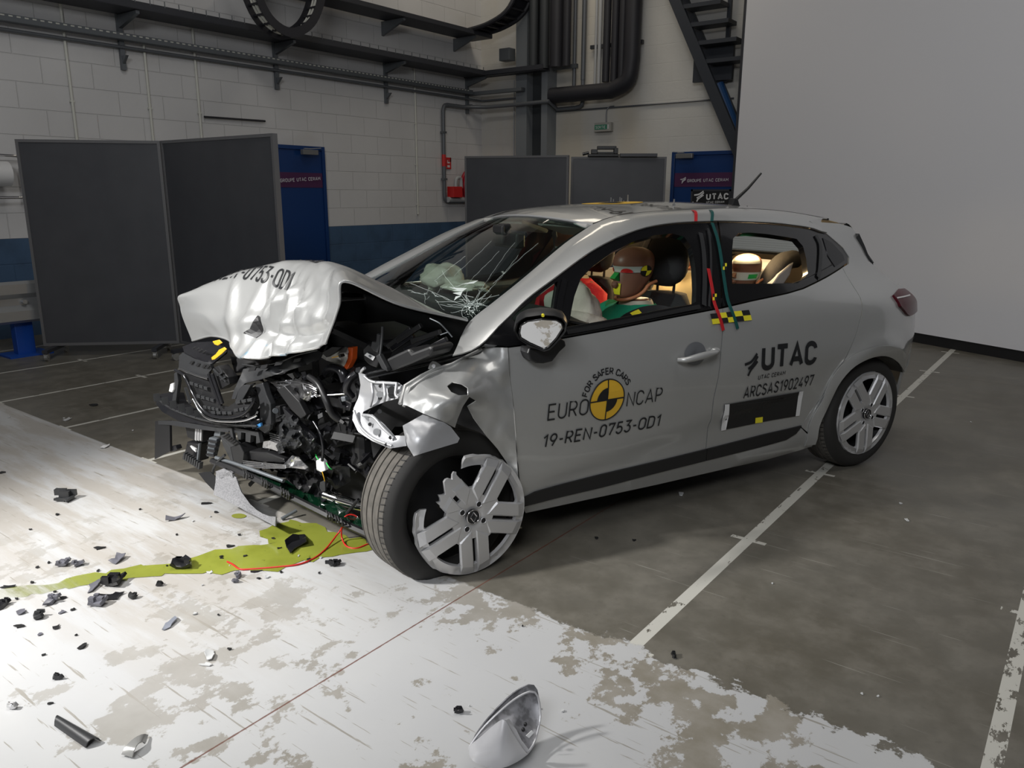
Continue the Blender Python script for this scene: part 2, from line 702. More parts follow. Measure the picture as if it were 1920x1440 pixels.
def floor_material():
    t = NT('painted_concrete')
    X, Y, _ = t.xyz()
    n1 = t.noise(0.9, detail=6)
    n2 = t.noise(7.0, detail=8, rough=0.65)
    n3 = t.noise(38.0, detail=5)
    con = t.mix(t.step(n1, 0.3, 0.7), (0.100, 0.090, 0.068), (0.142, 0.134, 0.114))
    con = t.mix(t.op('MULTIPLY', t.step(n2, 0.35, 0.75), 0.55), con, (0.215, 0.20, 0.17))
    con = t.mix(t.op('MULTIPLY', t.step(n3, 0.55, 0.75), 0.35), con, (0.09, 0.085, 0.07))
    # fine pale scratches in two directions
    s1 = t.step(t.noise(1.0, t.mapped((2.2, 95, 1), (0, 0, 0.75)), 2), 0.70, 0.74)
    s2 = t.step(t.noise(1.0, t.mapped((1.6, 120, 1), (0, 0, -0.35), (3, 1, 0)), 2), 0.72, 0.76)
    con = t.mix(t.op('MULTIPLY', t.op('MAXIMUM', s1, s2), 0.45), con, (0.42, 0.41, 0.37))
    # painted strip, worn through in patches and gouges
    jag = t.op('MULTIPLY', t.op('SUBTRACT', t.noise(9.0, detail=8, rough=0.7), 0.5), t.op('MULTIPLY', t.step(X, -2.2, -0.6), 0.32))
    strip = t.step(t.op('ADD', Y, jag), 2.038, 2.026)
    big = t.noise(1.5, t.mapped((1, 1, 1), (0, 0, 0), (4.3, 1.7, 0)), 3)
    pat = t.noise(6.5, t.mapped((1, 0.8, 1), (0, 0, 0.4), (2.0, 5.0, 0)), 12, 0.68)
    worn = t.step(t.op('ADD', t.op('MULTIPLY', pat, 0.75), t.op('MULTIPLY', big, 0.45)), 0.645, 0.668)
    worn = t.op('MULTIPLY', worn, t.op('ADD', t.op('MULTIPLY', t.step(X, -4.2, -2.8), 0.5), t.op('MULTIPLY', t.step(X, -2.4, -1.0), 0.5)))
    dust = t.step(t.op('ADD', t.op('MULTIPLY', t.noise(1.0, t.mapped((1.2, 9, 1), (0, 0, -0.28)), 9, 0.7), 0.8), t.op('MULTIPLY', big, 0.3)), 0.45, 0.62)
    dust = t.op('MULTIPLY', dust, t.op('MULTIPLY', t.step(X, -1.6, -2.8), t.step(Y, 0.75, 1.25)))
    g1 = t.step(t.noise(1.0, t.mapped((2.6, 60, 1), (0, 0, 1.0), (1, 0, 0)), 4), 0.655, 0.675)
    g2 = t.step(t.noise(1.0, t.mapped((3.4, 70, 1), (0, 0, -0.5), (7, 2, 0)), 4), 0.665, 0.685)
    g3 = t.step(t.noise(16.0, detail=6, rough=0.7), 0.66, 0.68)
    gouge = t.op('MULTIPLY', t.op('MAXIMUM', t.op('MAXIMUM', g1, g2), g3), 0.75)
    paint = t.mix(t.step(n1, 0.35, 0.7), (0.46, 0.465, 0.475), (0.53, 0.535, 0.535))
    paint = t.mix(t.op('MULTIPLY', n2, 0.35), paint, (0.45, 0.445, 0.43))
    bare = t.mix(t.step(n2, 0.3, 0.7), (0.22, 0.20, 0.16), (0.29, 0.27, 0.235))
    run = t.mix(t.op('MULTIPLY', dust, 0.75), paint, (0.37, 0.34, 0.30))
    run = t.mix(t.op('MAXIMUM', worn, gouge), run, bare)
    # metre lines that start at the strip, with a short tick each metre
    fx = t.op('ABSOLUTE', t.op('SUBTRACT', t.op('FRACT', t.op('ADD', X, 0.545)), 0.5))
    wid = t.op('ADD', 0.0235, t.op('MULTIPLY', t.step(X, -2, -5), -0.009))
    ln = t.op('LESS_THAN', fx, wid)
    fy = t.op('ABSOLUTE', t.op('SUBTRACT', t.op('FRACT', t.op('ADD', t.op('MULTIPLY', Y, 0.971), 0.529)), 0.5))
    tk = t.op('MULTIPLY', t.op('LESS_THAN', fy, 0.0125), t.op('LESS_THAN', fx, 0.075))
    ln = t.op('MAXIMUM', ln, tk)
    ln = t.op('MULTIPLY', ln, t.op('MULTIPLY', t.op('GREATER_THAN', Y, 2.02), t.op('LESS_THAN', X, 0.2)))
    ln = t.op('MULTIPLY', ln, t.op('LESS_THAN', t.noise(22.0, t.mapped((1, 0.45, 1)), 8, 0.7), t.op('ADD', 0.60, t.op('MULTIPLY', t.step(X, -0.4, 0.0), -0.06))))
    base = t.mix(ln, con, (0.55, 0.54, 0.49))
    col = t.mix(strip, base, run)
    # the red sawn joint along the hall
    jd = t.op('ABSOLUTE', t.op('ADD', X, 1.70))
    col = t.mix(t.op('MULTIPLY', t.op('LESS_THAN', jd, t.op('ADD', 0.0008, t.op('MULTIPLY', n3, 0.0045))), 0.85), col, (0.13, 0.045, 0.03))
    col = t.mix(t.op('MULTIPLY', t.op('LESS_THAN', t.op('ABSOLUTE', t.op('ADD', t.op('ADD', Y, t.op('MULTIPLY', n1, 0.01)), -7.05)), 0.005), 0.6), col, (0.06, 0.055, 0.045))
    ro = t.op('ADD', t.op('MULTIPLY', n2, 0.3), 0.30)
    return t.out(col, ro, t.op('ADD', t.op('MULTIPLY', n3, 0.3), t.op('MULTIPLY', strip, 0.5)), 0.002, 0.35)


def wall_material(name, horiz, white, blue, bands, warm=None, joint=0.55):
    t = NT(name)
    X, Y, Z = t.xyz()
    u = Y if horiz == 'Y' else X
    br = t.new('ShaderNodeTexBrick')
    br.offset = 0.5
    t.put(br.inputs['Vector'], t.vec(u, t.op('ADD', Z, 0.02), 0.0))
    for k, v in (('Scale', 1.0), ('Mortar Size', 0.006), ('Mortar Smooth', 0.6), ('Brick Width', 0.5), ('Row Height', 0.25), ('Bias', 0.0)):
        br.inputs[k].default_value = v
    fac = br.outputs['Fac']
    n1 = t.noise(0.7, detail=4)
    n2 = t.noise(26.0, detail=5)
    col = t.mix(t.step(n1, 0.3, 0.75), white, tuple(c * 0.9 for c in white))
    if warm:
        col = t.mix(t.step(t.noise(0.9, t.mapped((1, 1, 0.25)), 3), 0.42, 0.7), col, warm)
    col = t.mix(t.op('MULTIPLY', fac, joint * 0.5), col, tuple(c * 0.62 for c in white))
    # old smears where things have been unscrewed and painted over
    st = t.step(t.noise(0.8, t.mapped((1, 0.55, 1.4), (0, 0, 0), (9, 2, 3)), 3), 0.60, 0.72)
    col = t.mix(t.op('MULTIPLY', st, 0.30), col, tuple(c * f for c, f in zip(white, (0.74, 0.69, 0.62))))
    if bands:
        low = t.op('LESS_THAN', Z, bands)
        b2 = t.mix(t.step(t.noise(3.0, detail=4), 0.4, 0.75), blue, tuple(c * 0.72 for c in blue))
        col = t.mix(low, col, b2)
    h = t.op('ADD', t.op('MULTIPLY', fac, -1.0 * joint), t.op('MULTIPLY', n2, 0.25))
    return t.out(col, 0.6, h, 0.012, 0.7)


# ------------------------------------------------------------------ the hall
M['floor'] = floor_material()
M['wall_l'] = wall_material('white_block_wall', 'Y', (0.66, 0.655, 0.655), (0.055, 0.11, 0.20), 0.985)
M['wall_b'] = wall_material('cream_back_wall', 'X', (0.64, 0.63, 0.60), (0.05, 0.12, 0.215), 0.985, (0.60, 0.55, 0.46), 0.12)
M['ceil'] = mat('hall_ceiling', (0.16, 0.16, 0.165), 0.8)
M['dim_wall'] = mat('hall_far_wall', (0.30, 0.30, 0.30), 0.8)


def struct(name, mb, m):
    return tag(link(name, mb, m), kind='structure')


def slab(lo, hi):
    lo, hi = np.array(lo, float), np.array(hi, float)
    return MB().box((lo + hi) / 2, hi - lo)


struct('floor', slab((XL - 0.2, -6.2, -0.1), (5.2, YB + 0.2, 0)), M['floor'])
struct('wall_left', slab((XL - 0.2, -6.2, 0), (XL, YB + 0.2, 7.2)), M['wall_l'])
struct('wall_back', slab((XL, YB, 0), (5.2, YB + 0.2, 7.2)), M['wall_b'])
struct('wall_right', slab((5.0, -6.2, 0), (5.2, YB, 7.2)), M['dim_wall'])
struct('wall_front', slab((XL, -6.2, 0), (5.0, -6.0, 7.2)), M['dim_wall'])
struct('ceiling', slab((XL - 0.2, -6.2, 7.2), (5.2, YB + 0.2, 7.4)), M['ceil'])

M['board'] = mat('dark_grey_screen_board', (0.052, 0.054, 0.062), 0.45, noise_col=(4.0, (0.064, 0.066, 0.074), 0.35, 0.75))
M['board_edge'] = mat('grey_screen_edge', (0.13, 0.13, 0.135), 0.5)
M['caster_steel'] = mat('zinc_caster', (0.55, 0.55, 0.54), 0.35, 0.8)
M['door_blue'] = mat('blue_door_paint', (0.006, 0.038, 0.155), 0.35)
M['door_band'] = mat('purple_door_band', (0.075, 0.018, 0.075), 0.5)
M['door_text'] = mat('pale_door_letters', (0.62, 0.62, 0.66), 0.5)
M['closer'] = mat('grey_door_closer', (0.22, 0.22, 0.22), 0.4, 0.4)
M['conduit'] = mat('white_conduit', (0.66, 0.66, 0.60), 0.5)
M['galv'] = mat('galvanised_grey', (0.17, 0.185, 0.20), 0.45, 0.5)
M['dark_steel'] = mat('dark_painted_steel', (0.035, 0.037, 0.045), 0.5)
M['beam_face'] = mat('grey_blue_column_paint', (0.20, 0.215, 0.23), 0.5)
M['beam_dark'] = mat('dark_column_web', (0.035, 0.04, 0.045), 0.6)  # column colour darkened for the shade between its flanges
M['pipe_grey'] = mat('grey_pipe', (0.14, 0.15, 0.165), 0.45, 0.3)
M['cable_dark'] = mat('dark_cable_bundle', (0.022, 0.022, 0.028), 0.55)
M['pipe_light'] = mat('pale_pipe', (0.42, 0.43, 0.44), 0.45)
M['red_hose'] = mat('red_fire_hose', (0.36, 0.006, 0.02), 0.4)
M['red_box'] = mat('red_valve_box', (0.6, 0.02, 0.02), 0.4)
M['screen_white'] = mat('white_screen_panel', (0.76, 0.76, 0.79), 0.7)
M['stair'] = mat('blue_black_stair_steel', (0.03, 0.035, 0.045), 0.5)
M['stair_blue'] = mat('blue_steel_strut', (0.01, 0.06, 0.18), 0.4)
M['rail_galv'] = mat('galvanised_barrier', (0.40, 0.41, 0.42), 0.4, 0.6)
M['post_blue'] = mat('blue_barrier_post', (0.006, 0.06, 0.33), 0.4)
M['exit_green'] = mat('exit_sign_green', (0.03, 0.22, 0.13), 0.5)
M['exit_case'] = mat('exit_sign_case', (0.38, 0.37, 0.34), 0.5)


def flat_text(name, s, P0, P1, up, m, parent=None, lift=(0, 0, 0), thin=0.0, shear=0.0, thick=0.0):
    """lettering laid so that its first baseline point is P0 and its last P1"""
    v, f = text_flat(s, 1.0, thin, shear)
    xs = [p[0] for p in v]
    L = max(xs) - min(xs)
    P0, P1 = np.array(P0, float), np.array(P1, float)
    d = P1 - P0
    k = np.linalg.norm(d) / L
    d = d / np.linalg.norm(d)
    up = np.array(up, float)
    up = up - d * (up @ d)
    up /= np.linalg.norm(up)
    mb = MB()
    mb.add([P0 + d * (p[0] - min(xs)) * k + up * p[1] * k + np.array(lift) for p in v], f)
    return link(name, mb, m, parent)


# movable grey screens: the pair on casters beside the block wall
def grey_screen(a, b, zlo, zhi, label, feet=None):
    a, b = np.array(a)[:2], np.array(b)[:2]
    d = b - a
    L = np.linalg.norm(d)
    yaw = math.atan2(d[1], d[0])
    t = empty('grey_screen', (*((a + b) / 2), 0), yaw, label, 'screen', 'movable grey screens')
    link('board', MB().box((0, 0, (zlo + zhi) / 2), (L - 0.04, 0.03, zhi - zlo - 0.04)), M['board'], t)
    fm = MB()
    for sx in (-1, 1):
        fm.box((sx * (L / 2 - 0.012), 0, (zlo + zhi) / 2), (0.024, 0.045, zhi - zlo))
    for z in (zlo + 0.012, zhi - 0.012):
        fm.box((0, 0, z), (L - 0.048, 0.045, 0.024))
    link('board_frame', fm, M['board_edge'], t)
    for sx in feet or (-0.36, 0.36):
        x = sx * L
        ft = link('foot', MB().box((x, 0, zlo - 0.018), (0.045, 0.46, 0.03)), M['dark_steel'], t)
        for sy in (-1, 1):
            y = sy * 0.20
            cm = MB().box((x, y, zlo - 0.045), (0.03, 0.05, 0.012)).cyl((x - 0.012, y, 0.032), (x + 0.012, y, 0.032), 0.032, 18)
            cm.box((x - 0.016, y, 0.052), (0.004, 0.03, 0.05)).box((x + 0.016, y, 0.052), (0.004, 0.03, 0.05))
            link('caster', cm, M['caster_steel'], ft, 40)
    return t


A1, B1 = fl(84, 648, 0.1), fl(338, 643, 0.1)
H1 = 1.865
C1 = fl(515, 250, H1)
grey_screen(A1, B1, 0.10, H1, 'tall dark grey board screen on casters behind the crumpled bonnet, beside the barrier post', (-0.42, 0.36))
grey_screen(B1 + np.array([0.02, 0.01, 0]), C1, 0.10, H1, 'tall dark grey board screen standing next to the blue door on the block wall', (-0.36, 0.36))
HS = 1.88
grey_screen(fl(872, 293, HS), fl(1067, 291, HS), 0.10, HS, 'dark grey board screen behind the windscreen, covering part of the red hose reel')
grey_screen(fl(1071, 294, HS), fl(1250, 294, HS), 0.10, HS, 'dark grey board screen behind the car roof with black gear lying on its top')
# black gear lying on top of that screen
p0, p1 = fl(1071, 294, HS), fl(1250, 294, HS)
dd = (p1 - p0) / np.linalg.norm(p1 - p0)
nn = np.array([-dd[1], dd[0], 0])


def along(px):
    q = rp(px, 294, p0, nn)
    return p0 + dd * ((q - p0) @ dd)


def gear_box(mb, x0, x1, z0, z1, dep=0.16):
    a, b = along(x0), along(x1)
    mb.box(((a + b) / 2)[:2].tolist() + [HS + (z0 + z1) / 2], (np.linalg.norm(b - a), dep, z1 - z0), np.array([dd, nn, [0, 0, 1]]).T)


g = empty('folded_tripod', (*along(1130)[:2], HS), 0, 'black folded tripod gear lying on top of the grey screen', 'equipment')
gm = MB()
gear_box(gm, 1102, 1160, 0.0, 0.03)
gear_box(gm, 1108, 1120, 0.03, 0.085)
gear_box(gm, 1150, 1158, 0.03, 0.10)
gear_box(gm, 1119, 1155, 0.085, 0.125, 0.1)
gear_box(gm, 1112, 1155, 0.03, 0.055, 0.1)
o = link('tripod_body', gm, M['black'], None, bevel=0.006)
o.parent = g
o.matrix_parent_inverse = g.matrix_world.inverted() if False else Matrix.Translation(-g.location)
pm = MB()
pm.cyl(along(1092) + [0, 0, 0.03], along(1104) + [0, 0, 0.05], 0.02, 10)
o = link('tripod_head', pm, M['black_shiny'], g, 40)
o.matrix_parent_inverse = Matrix.Translation(-g.location)
bm_ = MB()
gear_box(bm_, 1162, 1231, 0.0, 0.035, 0.2)
tag(link('black_board', bm_, M['board']), 'flat black board lying along the top edge of the grey screen', 'board')

# doors
def door(name, a, b, ztop, n, sgn, label, text_px, onw, closer_px, frame=True):
    """a, b: bottom corners seen from the hall, n: wall normal"""
    a, b, n = np.array(a, float), np.array(b, float), np.array(n, float)
    d = (b - a) / np.linalg.norm(b - a)
    t = empty(name, (a + b) / 2, 0)
    t['kind'] = 'structure'
    off = Matrix.Translation(-Vector((a + b) / 2))

    def put(o):
        o.matrix_parent_inverse = off
        return o
    Mx = np.array([d, n, [0, 0, 1]]).T
    L = np.linalg.norm(b - a)
    put(link('door_leaf', MB().box((a + b) / 2 + n * 0.03 + np.array([0, 0, ztop / 2]), (L - 0.1, 0.05, ztop - 0.05), Mx), M['door_blue'], t, bevel=0.004))
    fm = MB()
    for e in (a + d * 0.025, b - d * 0.025):
        fm.box(e + n * 0.035 + np.array([0, 0, ztop / 2]), (0.05, 0.08, ztop), Mx)
    fm.box((a + b) / 2 + n * 0.035 + np.array([0, 0, ztop - 0.025]), (L - 0.1, 0.08, 0.05), Mx)
    put(link('door_frame', fm, M['door_blue'], t, bevel=0.004))
    q0, q1 = onw(*text_px[0]), onw(*text_px[1])
    zb = q0[2]
    put(link('sign_band', MB().box((a + b) / 2 + n * 0.058 + np.array([0, 0, zb + 0.035]), (L - 0.11, 0.004, 0.19), Mx), M['door_band'], t))
    put(flat_text('lettering', 'GROUPE UTAC CERAM', q0, q1, (0, 0, 1), M['door_text'], t, n * 0.064, 0.15))
    c0, c1 = onw(*closer_px[0]), onw(*closer_px[1])
    ce = (c0 + c1) / 2
    put(link('door_closer', MB().box(ce + n * 0.09, (0.25, 0.06, 0.065), Mx), M['closer'], t, bevel=0.006))
    put(link('closer_arm', MB().bar(ce + n * 0.11 + [0, 0, 0.045], ce + n * 0.11 + d * 0.17 * sgn + [0, 0, 0.06], 0.025, 0.01).bar(ce + n * 0.11 - d * 0.1 + [0, 0, 0.045], ce + n * 0.11 + [0, 0, 0.045], 0.02, 0.01), M['caster_steel'], t))
    return t, put, d, n


onL = lambda px, py: rx(px, py, XL + 0.06)
onB = lambda px, py: ry(px, py, YB - 0.06)
b_ = rx(602, 276, XL)
door('door_1', (XL, b_[1] - 0.98, 0), (XL, b_[1] + 0.0, 0), 2.04, (1, 0, 0), 1, '', ((520, 342), (595, 338)), onL, ((560, 286), (584, 286)))
a_ = ry(1264, 287, YB)
t_, put_, d_, n_ = door('door_2', (a_[0], YB, 0), (a_[0] + 0.98, YB, 0), 2.02, (0, -1, 0), -1, '', ((1292, 342), (1369, 340)), onB, ((1278, 293), (1300, 293)))


def swoosh(P, d, up, size, m, name, parent, lift=(0, 0, 0)):
    """three curved strokes fanning from the upper right"""
    P, d, up = np.array(P, float), np.array(d, float), np.array(up, float)
    mb = MB()
    for (x0, y0, x1, y1, x2, y2, w0) in ((0, .62, .5, .70, .95, 1.0, .15), (.28, .34, .62, .52, 1.0, .86, .15), (.30, 0, .48, .30, .98, .62, .15)):
        L = smooth_line([(x0, y0), (x1, y1), (x2, y2)], 12)
        rows = []
        for i, p in enumerate(L):
            q = L[min(i + 1, 11)] - L[max(i - 1, 0)]
            q = q / np.linalg.norm(q)
            nrm = np.array([-q[1], q[0]])
            ww = w0 * (0.75 + 0.25 * math.sin(PI * min(1, i / 11 + .15))) * 0.5
            rows.append([P + (d * (p + nrm * s * ww)[0] + up * (p + nrm * s * ww)[1]) * size + np.array(lift) for s in (-1, 1)])
        mb.grid(rows)
    return link(name, mb, m, parent)


o = swoosh(ry(1279, 344, YB - 0.06), (1, 0, 0), (0, 0, 1), 0.085, M['door_text'], 'door_emblem', t_, (0, -0.066, 0))
o.matrix_parent_inverse = Matrix.Translation(-t_.location)
put_(link('door_handle', MB().cyl((a_[0] + 0.86, YB - 0.13, 1.02), (a_[0] + 0.98, YB - 0.13, 1.02), 0.011, 10).cyl((a_[0] + 0.87, YB - 0.13, 1.02), (a_[0] + 0.87, YB - 0.05, 1.02), 0.011, 10), M['caster_steel'], t_, 40))

# the company sign in front of the second door
sa, sb = ry(1297, 355, YB - 0.75), ry(1372, 355, YB - 0.75)
sg = empty('company_sign', ((sa[0] + sb[0]) / 2, YB - 0.75, 0), 0, 'black board sign with white lettering in front of the blue door on the back wall', 'sign')
zt, zl = sa[2], sa[2] - 0.40
link('sign_face', MB().box((0, 0, (zt + zl) / 2), (sb[0] - sa[0] - 0.05, 0.03, zt - zl - 0.05)), M['mblack'], sg)
fm = MB()
for sx in (-1, 1):
    fm.box((sx * ((sb[0] - sa[0]) / 2 - 0.0125), 0, (zt + zl) / 2), (0.025, 0.04, zt - zl))
    fm.box((sx * 0.2, 0, zl / 2), (0.035, 0.035, zl))
    fm.box((sx * 0.2, 0, 0.012), (0.05, 0.36, 0.024))
for z in (zt - 0.0125, zl + 0.0125):
    fm.box((0, 0, z), (sb[0] - sa[0], 0.04, 0.025))
link('sign_frame', fm, M['dark_steel'], sg)
ofs = Matrix.Translation(-sg.location)
for o in (flat_text('lettering', 'UTAC', ry(1324, 375, YB - .77), ry(1366, 374, YB - .77), (0, 0, 1), M['white'], sg, (0, -0.003, 0), 0.22),
          flat_text('lettering', 'UTAC CERAM', ry(1324.5, 381.5, YB - .77), ry(1358, 380.5, YB - .77), (0, 0, 1), M['white'], sg, (0, -0.003, 0), 0.17),
          swoosh(ry(1301, 378, YB - .77), (1, 0, 0), (0, 0, 1), 0.135, M['white'], 'sign_emblem', sg, (0, -0.003, 0))):
    o.matrix_parent_inverse = ofs

# white screen panel behind the tail
PA, PB = fl(1700, 621, 0.1), fl(1920, 659, 0.1)
pd = (PB - PA) / np.linalg.norm(PB - PA)
pn = np.array([pd[1], -pd[0], 0])
if pn[1] > 0:
    pn = -pn
q = rp(1369, 390, PA, pn)
s0 = (q - PA) @ pd
s1 = 4.2
mid = PA + pd * (s0 + s1) / 2
wp = empty('white_screen_panel', (mid[0], mid[1], 0), math.atan2(pd[1], pd[0]), 'huge plain white screen panel standing behind the tail of the car', 'screen')
Lw = s1 - s0
link('screen_face', MB().box((0, 0.03, 2.75), (Lw - 0.06, 0.05, 5.3)), M['screen_white'], wp)
em = MB()
for sx in (-1, 1):
    link('edge_profile', MB().box((sx * (Lw / 2 - 0.02), 0.035, 2.75), (0.04, 0.07, 5.3)), M['dark_steel'], wp)

link('base_rail', MB().box((0, 0.05, 0.05), (Lw, 0.06, 0.1)), M['mblack'], wp)

# column with its cables
cxl = ry(967, 300, YB - 0.25)[0]
cxr = ry(1025, 300, YB - 0.25)[0]
cm = MB()
fa = ry(987, 300, YB - 0.25)[0]
fb = ry(1014, 300, YB - 0.25)[0]
tr_ = empty('column', ((cxl + cxr) / 2, YB - 0.12, 0), 0)
tr_['kind'] = 'structure'
o1 = link('column_flange', MB().box(((cxl + fa) / 2, YB - 0.13, 3.6), (fa - cxl, 0.25, 7.2)), M['beam_face'], tr_)
o2 = link('column_flange', MB().box(((cxr + fb) / 2, YB - 0.13, 3.6), (cxr - fb, 0.25, 7.2)), M['beam_face'], tr_)
o3 = link('column_web', MB().box(((fa + fb) / 2, YB - 0.05, 3.6), (fb - fa, 0.09, 7.2)), M['beam_dark'], tr_)
for o in (o1, o2, o3):
    o.matrix_parent_inverse = Matrix.Translation(-tr_.location)


def pipe(name, pts, r, m, label, cat='pipe', group=None, n=12):
    return tag(link(name, MB().tube(pts, r, n), m, None, 40), label, cat, group)


def bl(px, py, d=0.06):
    return ry(px, py, YB - d)


def ll(px, py, d=0.06):
    return rx(px, py, XL + d)


# upright conduits on the block wall
def conduit(pa, ztop, zbot, label):
    p = rx(pa[0], pa[1], XL + 0.02)
    t = empty('wall_conduit', (XL + 0.02, p[1], zbot), 0, label, 'conduit', 'upright white conduits on the block wall')
    link('conduit_tube', MB().tube([(0, 0, 0), (0, 0, ztop - zbot)], 0.014, 10), M['conduit'], t, 40)
    z = 0.15
    while z < ztop - zbot:
        link('clip', MB().box((-0.004, 0, z), (0.03, 0.04, 0.018)), M['conduit'], t)
        z += 0.6
    return t


conduit((128, 130), 4.4, 0.99, 'white upright conduit on the block wall above the barrier end of the grey screens')
conduit((279, 180), 3.02, 0.99, 'white upright conduit that starts at the cable tray above the middle of the grey screens')
conduit((368, 140), 3.25, 0.99, 'white upright conduit on the block wall beside the thin loose rod')
conduit((780, 250), 3.35, rz(782, 402, (XL, rx(782, 402, XL)[1], 0)), 'white upright conduit on the block wall between the blue door and the red hose reel')
pipe('thin_rod', [ll(383, 219, 0.03), ll(497, 227, 0.03)], 0.012, M['cable_dark'], 'short thin dark rod fixed flat on the block wall above the grey screens', 'rod')
# cable trays and the rod under them, along the block wall then round the corner
y0, y1 = 1.5, YB - 0.02


def tray(name, z, dep, ht, ya, yb, label, m):
    t = empty(name, (XL, (ya + yb) / 2, z), 0, label, 'cable tray', 'cable trays along the block wall')
    L = yb - ya
    tm = MB().box((dep / 2 + 0.05, 0, 0), (dep, L, 0.008))
    for x in (0.05, 0.05 + dep):
        tm.box((x, 0, ht / 2), (0.006, L, ht))
    link('tray_channel', tm, m, t)
    return t


zT1 = rx(320, 84, XL + 0.13)[2]
t1 = tray('cable_tray', zT1 - 0.02, 0.10, 0.06, y0, YB - 0.40, 'narrow perforated cable tray low on the block wall, just above the thin rod pipe', M['galv'])
sl = MB()
y1s = YB - 0.46
yy = -(y1s - y0) / 2 + 0.05
while yy < (y1s - y0) / 2 - 0.05:
    sl.box((0.1545, yy, 0.045), (0.004, 0.035, 0.012))
    yy += 0.07
o = link('slots', sl, M['conduit'], t1)
zT0 = rx(320, 100, XL + 0.05)[2]
pipe('rod_pipe', [(XL + 0.05, y0, rx(320, 102, XL + .05)[2]), (XL + 0.05, YB - 0.1, rx(320, 102, XL + .05)[2]), (XL + 0.12, YB - 0.05, rx(320, 102, XL + .05)[2]), (bl(1000, 182)[0], YB - 0.05, rx(320, 102, XL + .05)[2])], 0.017, M['pipe_grey'], 'thin grey rod pipe running along the block wall under the lower cable tray')
zT2 = rx(560, 75, XL + 0.42)[2]
t2 = tray('cable_tray', zT2, 0.40, 0.07, y0, YB - 0.46, 'wide dark cable tray with wire studs on its edge along the block wall', M['dark_steel'])
sm = MB()
yy = -(y1s - y0) / 2
while yy < (y1s - y0) / 2:
    sm.box((0.453, yy, 0.085), (0.006, 0.008, 0.06))
    yy += 0.16
link('edge_studs', sm, M['galv'], t2)
zT3 = rx(800, 42, XL + 0.45)[2]
t3 = tray('cable_tray', zT3, 0.42, 0.06, 6.0, YB - 0.3, 'uppermost dark cable tray high on the block wall near the column', M['dark_steel'])


def bracket(p, z, dep, label):
    """wall post with a pointed arm under a tray"""
    t = empty('tray_bracket', (XL, p, z), 0, label, 'bracket', 'brackets under the cable trays')
    link('bracket_post', MB().box((0.022, 0, -0.24), (0.04, 0.05, 0.62)), M['galv'], t)
    am = MB().prism([(0.04, -0.02, -0.01), (dep, -0.02, -0.01), (dep, -0.02, -0.04), (0.04, -0.02, -0.14)], (0, 0.04, 0))
    link('bracket_arm', am, M['galv'], t)
    link('bracket_arm', MB().prism([(0.04, -0.015, -0.41), (0.13, -0.015, -0.41), (0.04, -0.015, -0.49)], (0, 0.03, 0)), M['galv'], t)
    return t


bracket(ll(228, 60)[1], zT2, 0.42, 'grey tray bracket on the block wall between the first and the second upright conduit')
bracket(ll(519, 100)[1], zT2, 0.42, 'grey tray bracket on the block wall under the hanging cable loop')
bracket(ll(726, 130)[1], zT2, 0.42, 'grey tray bracket on the block wall above the blue door')
bracket(ll(879, 170)[1], zT2, 0.42, 'grey tray bracket on the block wall nearest the corner')
for px, lab in ((722, 'pointed grey bracket under the uppermost tray, further from the column'), (856, 'pointed grey bracket under the uppermost tray, nearer the column')):
    yb_ = ll(px, 40)[1]
    t = empty('tray_bracket', (XL, yb_, zT3), 0, lab, 'bracket', 'brackets under the cable trays')
    link('bracket_arm', MB().prism([(0.0, -0.02, -0.01), (0.44, -0.02, -0.01), (0.44, -0.02, -0.04), (0.0, -0.02, -0.2)], (0, 0.04, 0)), M['galv'], t)
# the trays carried round the corner to the column
xe = bl(1045, 120)[0]
ct = MB().box(((XL + xe) / 2, YB - 0.355, zT2), (xe - XL, 0.18, 0.008))
for d_ in (0.268, 0.442):
    ct.box(((XL + xe) / 2, YB - d_, zT2 + 0.03), (xe - XL, 0.006, 0.08))
tag(link('cable_tray', ct, M['dark_steel']), 'short wide dark cable tray across the corner in front of the column', 'cable tray', 'cable trays along the block wall')
tag(link('cable_tray', MB().box(((XL + bl(1000, 165)[0]) / 2, YB - 0.33, zT1 - 0.005), (bl(1000, 165)[0] - XL, 0.1, 0.05)), M['galv']), 'narrow perforated tray running from the corner to the column', 'cable tray', 'cable trays along the block wall')
tag(link('junction_box', MB().box(bl(951, 103, 0.3), (0.20, 0.16, 0.18)), M['galv'], bevel=0.005), 'small pale grey junction box standing on the corner cable tray', 'box')
# cable ladder swinging up beside the column
L_ = smooth_line([bl(880, 64, .55), bl(930, 48, .55), bl(968, 20, .5), bl(985, -30, .45), bl(990, -120, .4)], 26)
cl = MB()
for s in (-0.19, 0.19):
    cl.tube([p + np.array([0, s, 0]) for p in L_], 0.035, 8)
for p in L_[::2]:
    cl.bar(p + np.array([0, -0.19, 0]), p + np.array([0, 0.19, 0]), 0.05, 0.02)
cl.grid([[p + np.array([0, -0.19, 0.03]) for p in L_], [p + np.array([0, 0.19, 0.03]) for p in L_]])
tag(link('curved_cable_ladder', cl, M['cable_dark'], None, 40), 'dark cable ladder curving upward from the uppermost tray beside the column', 'cable ladder')
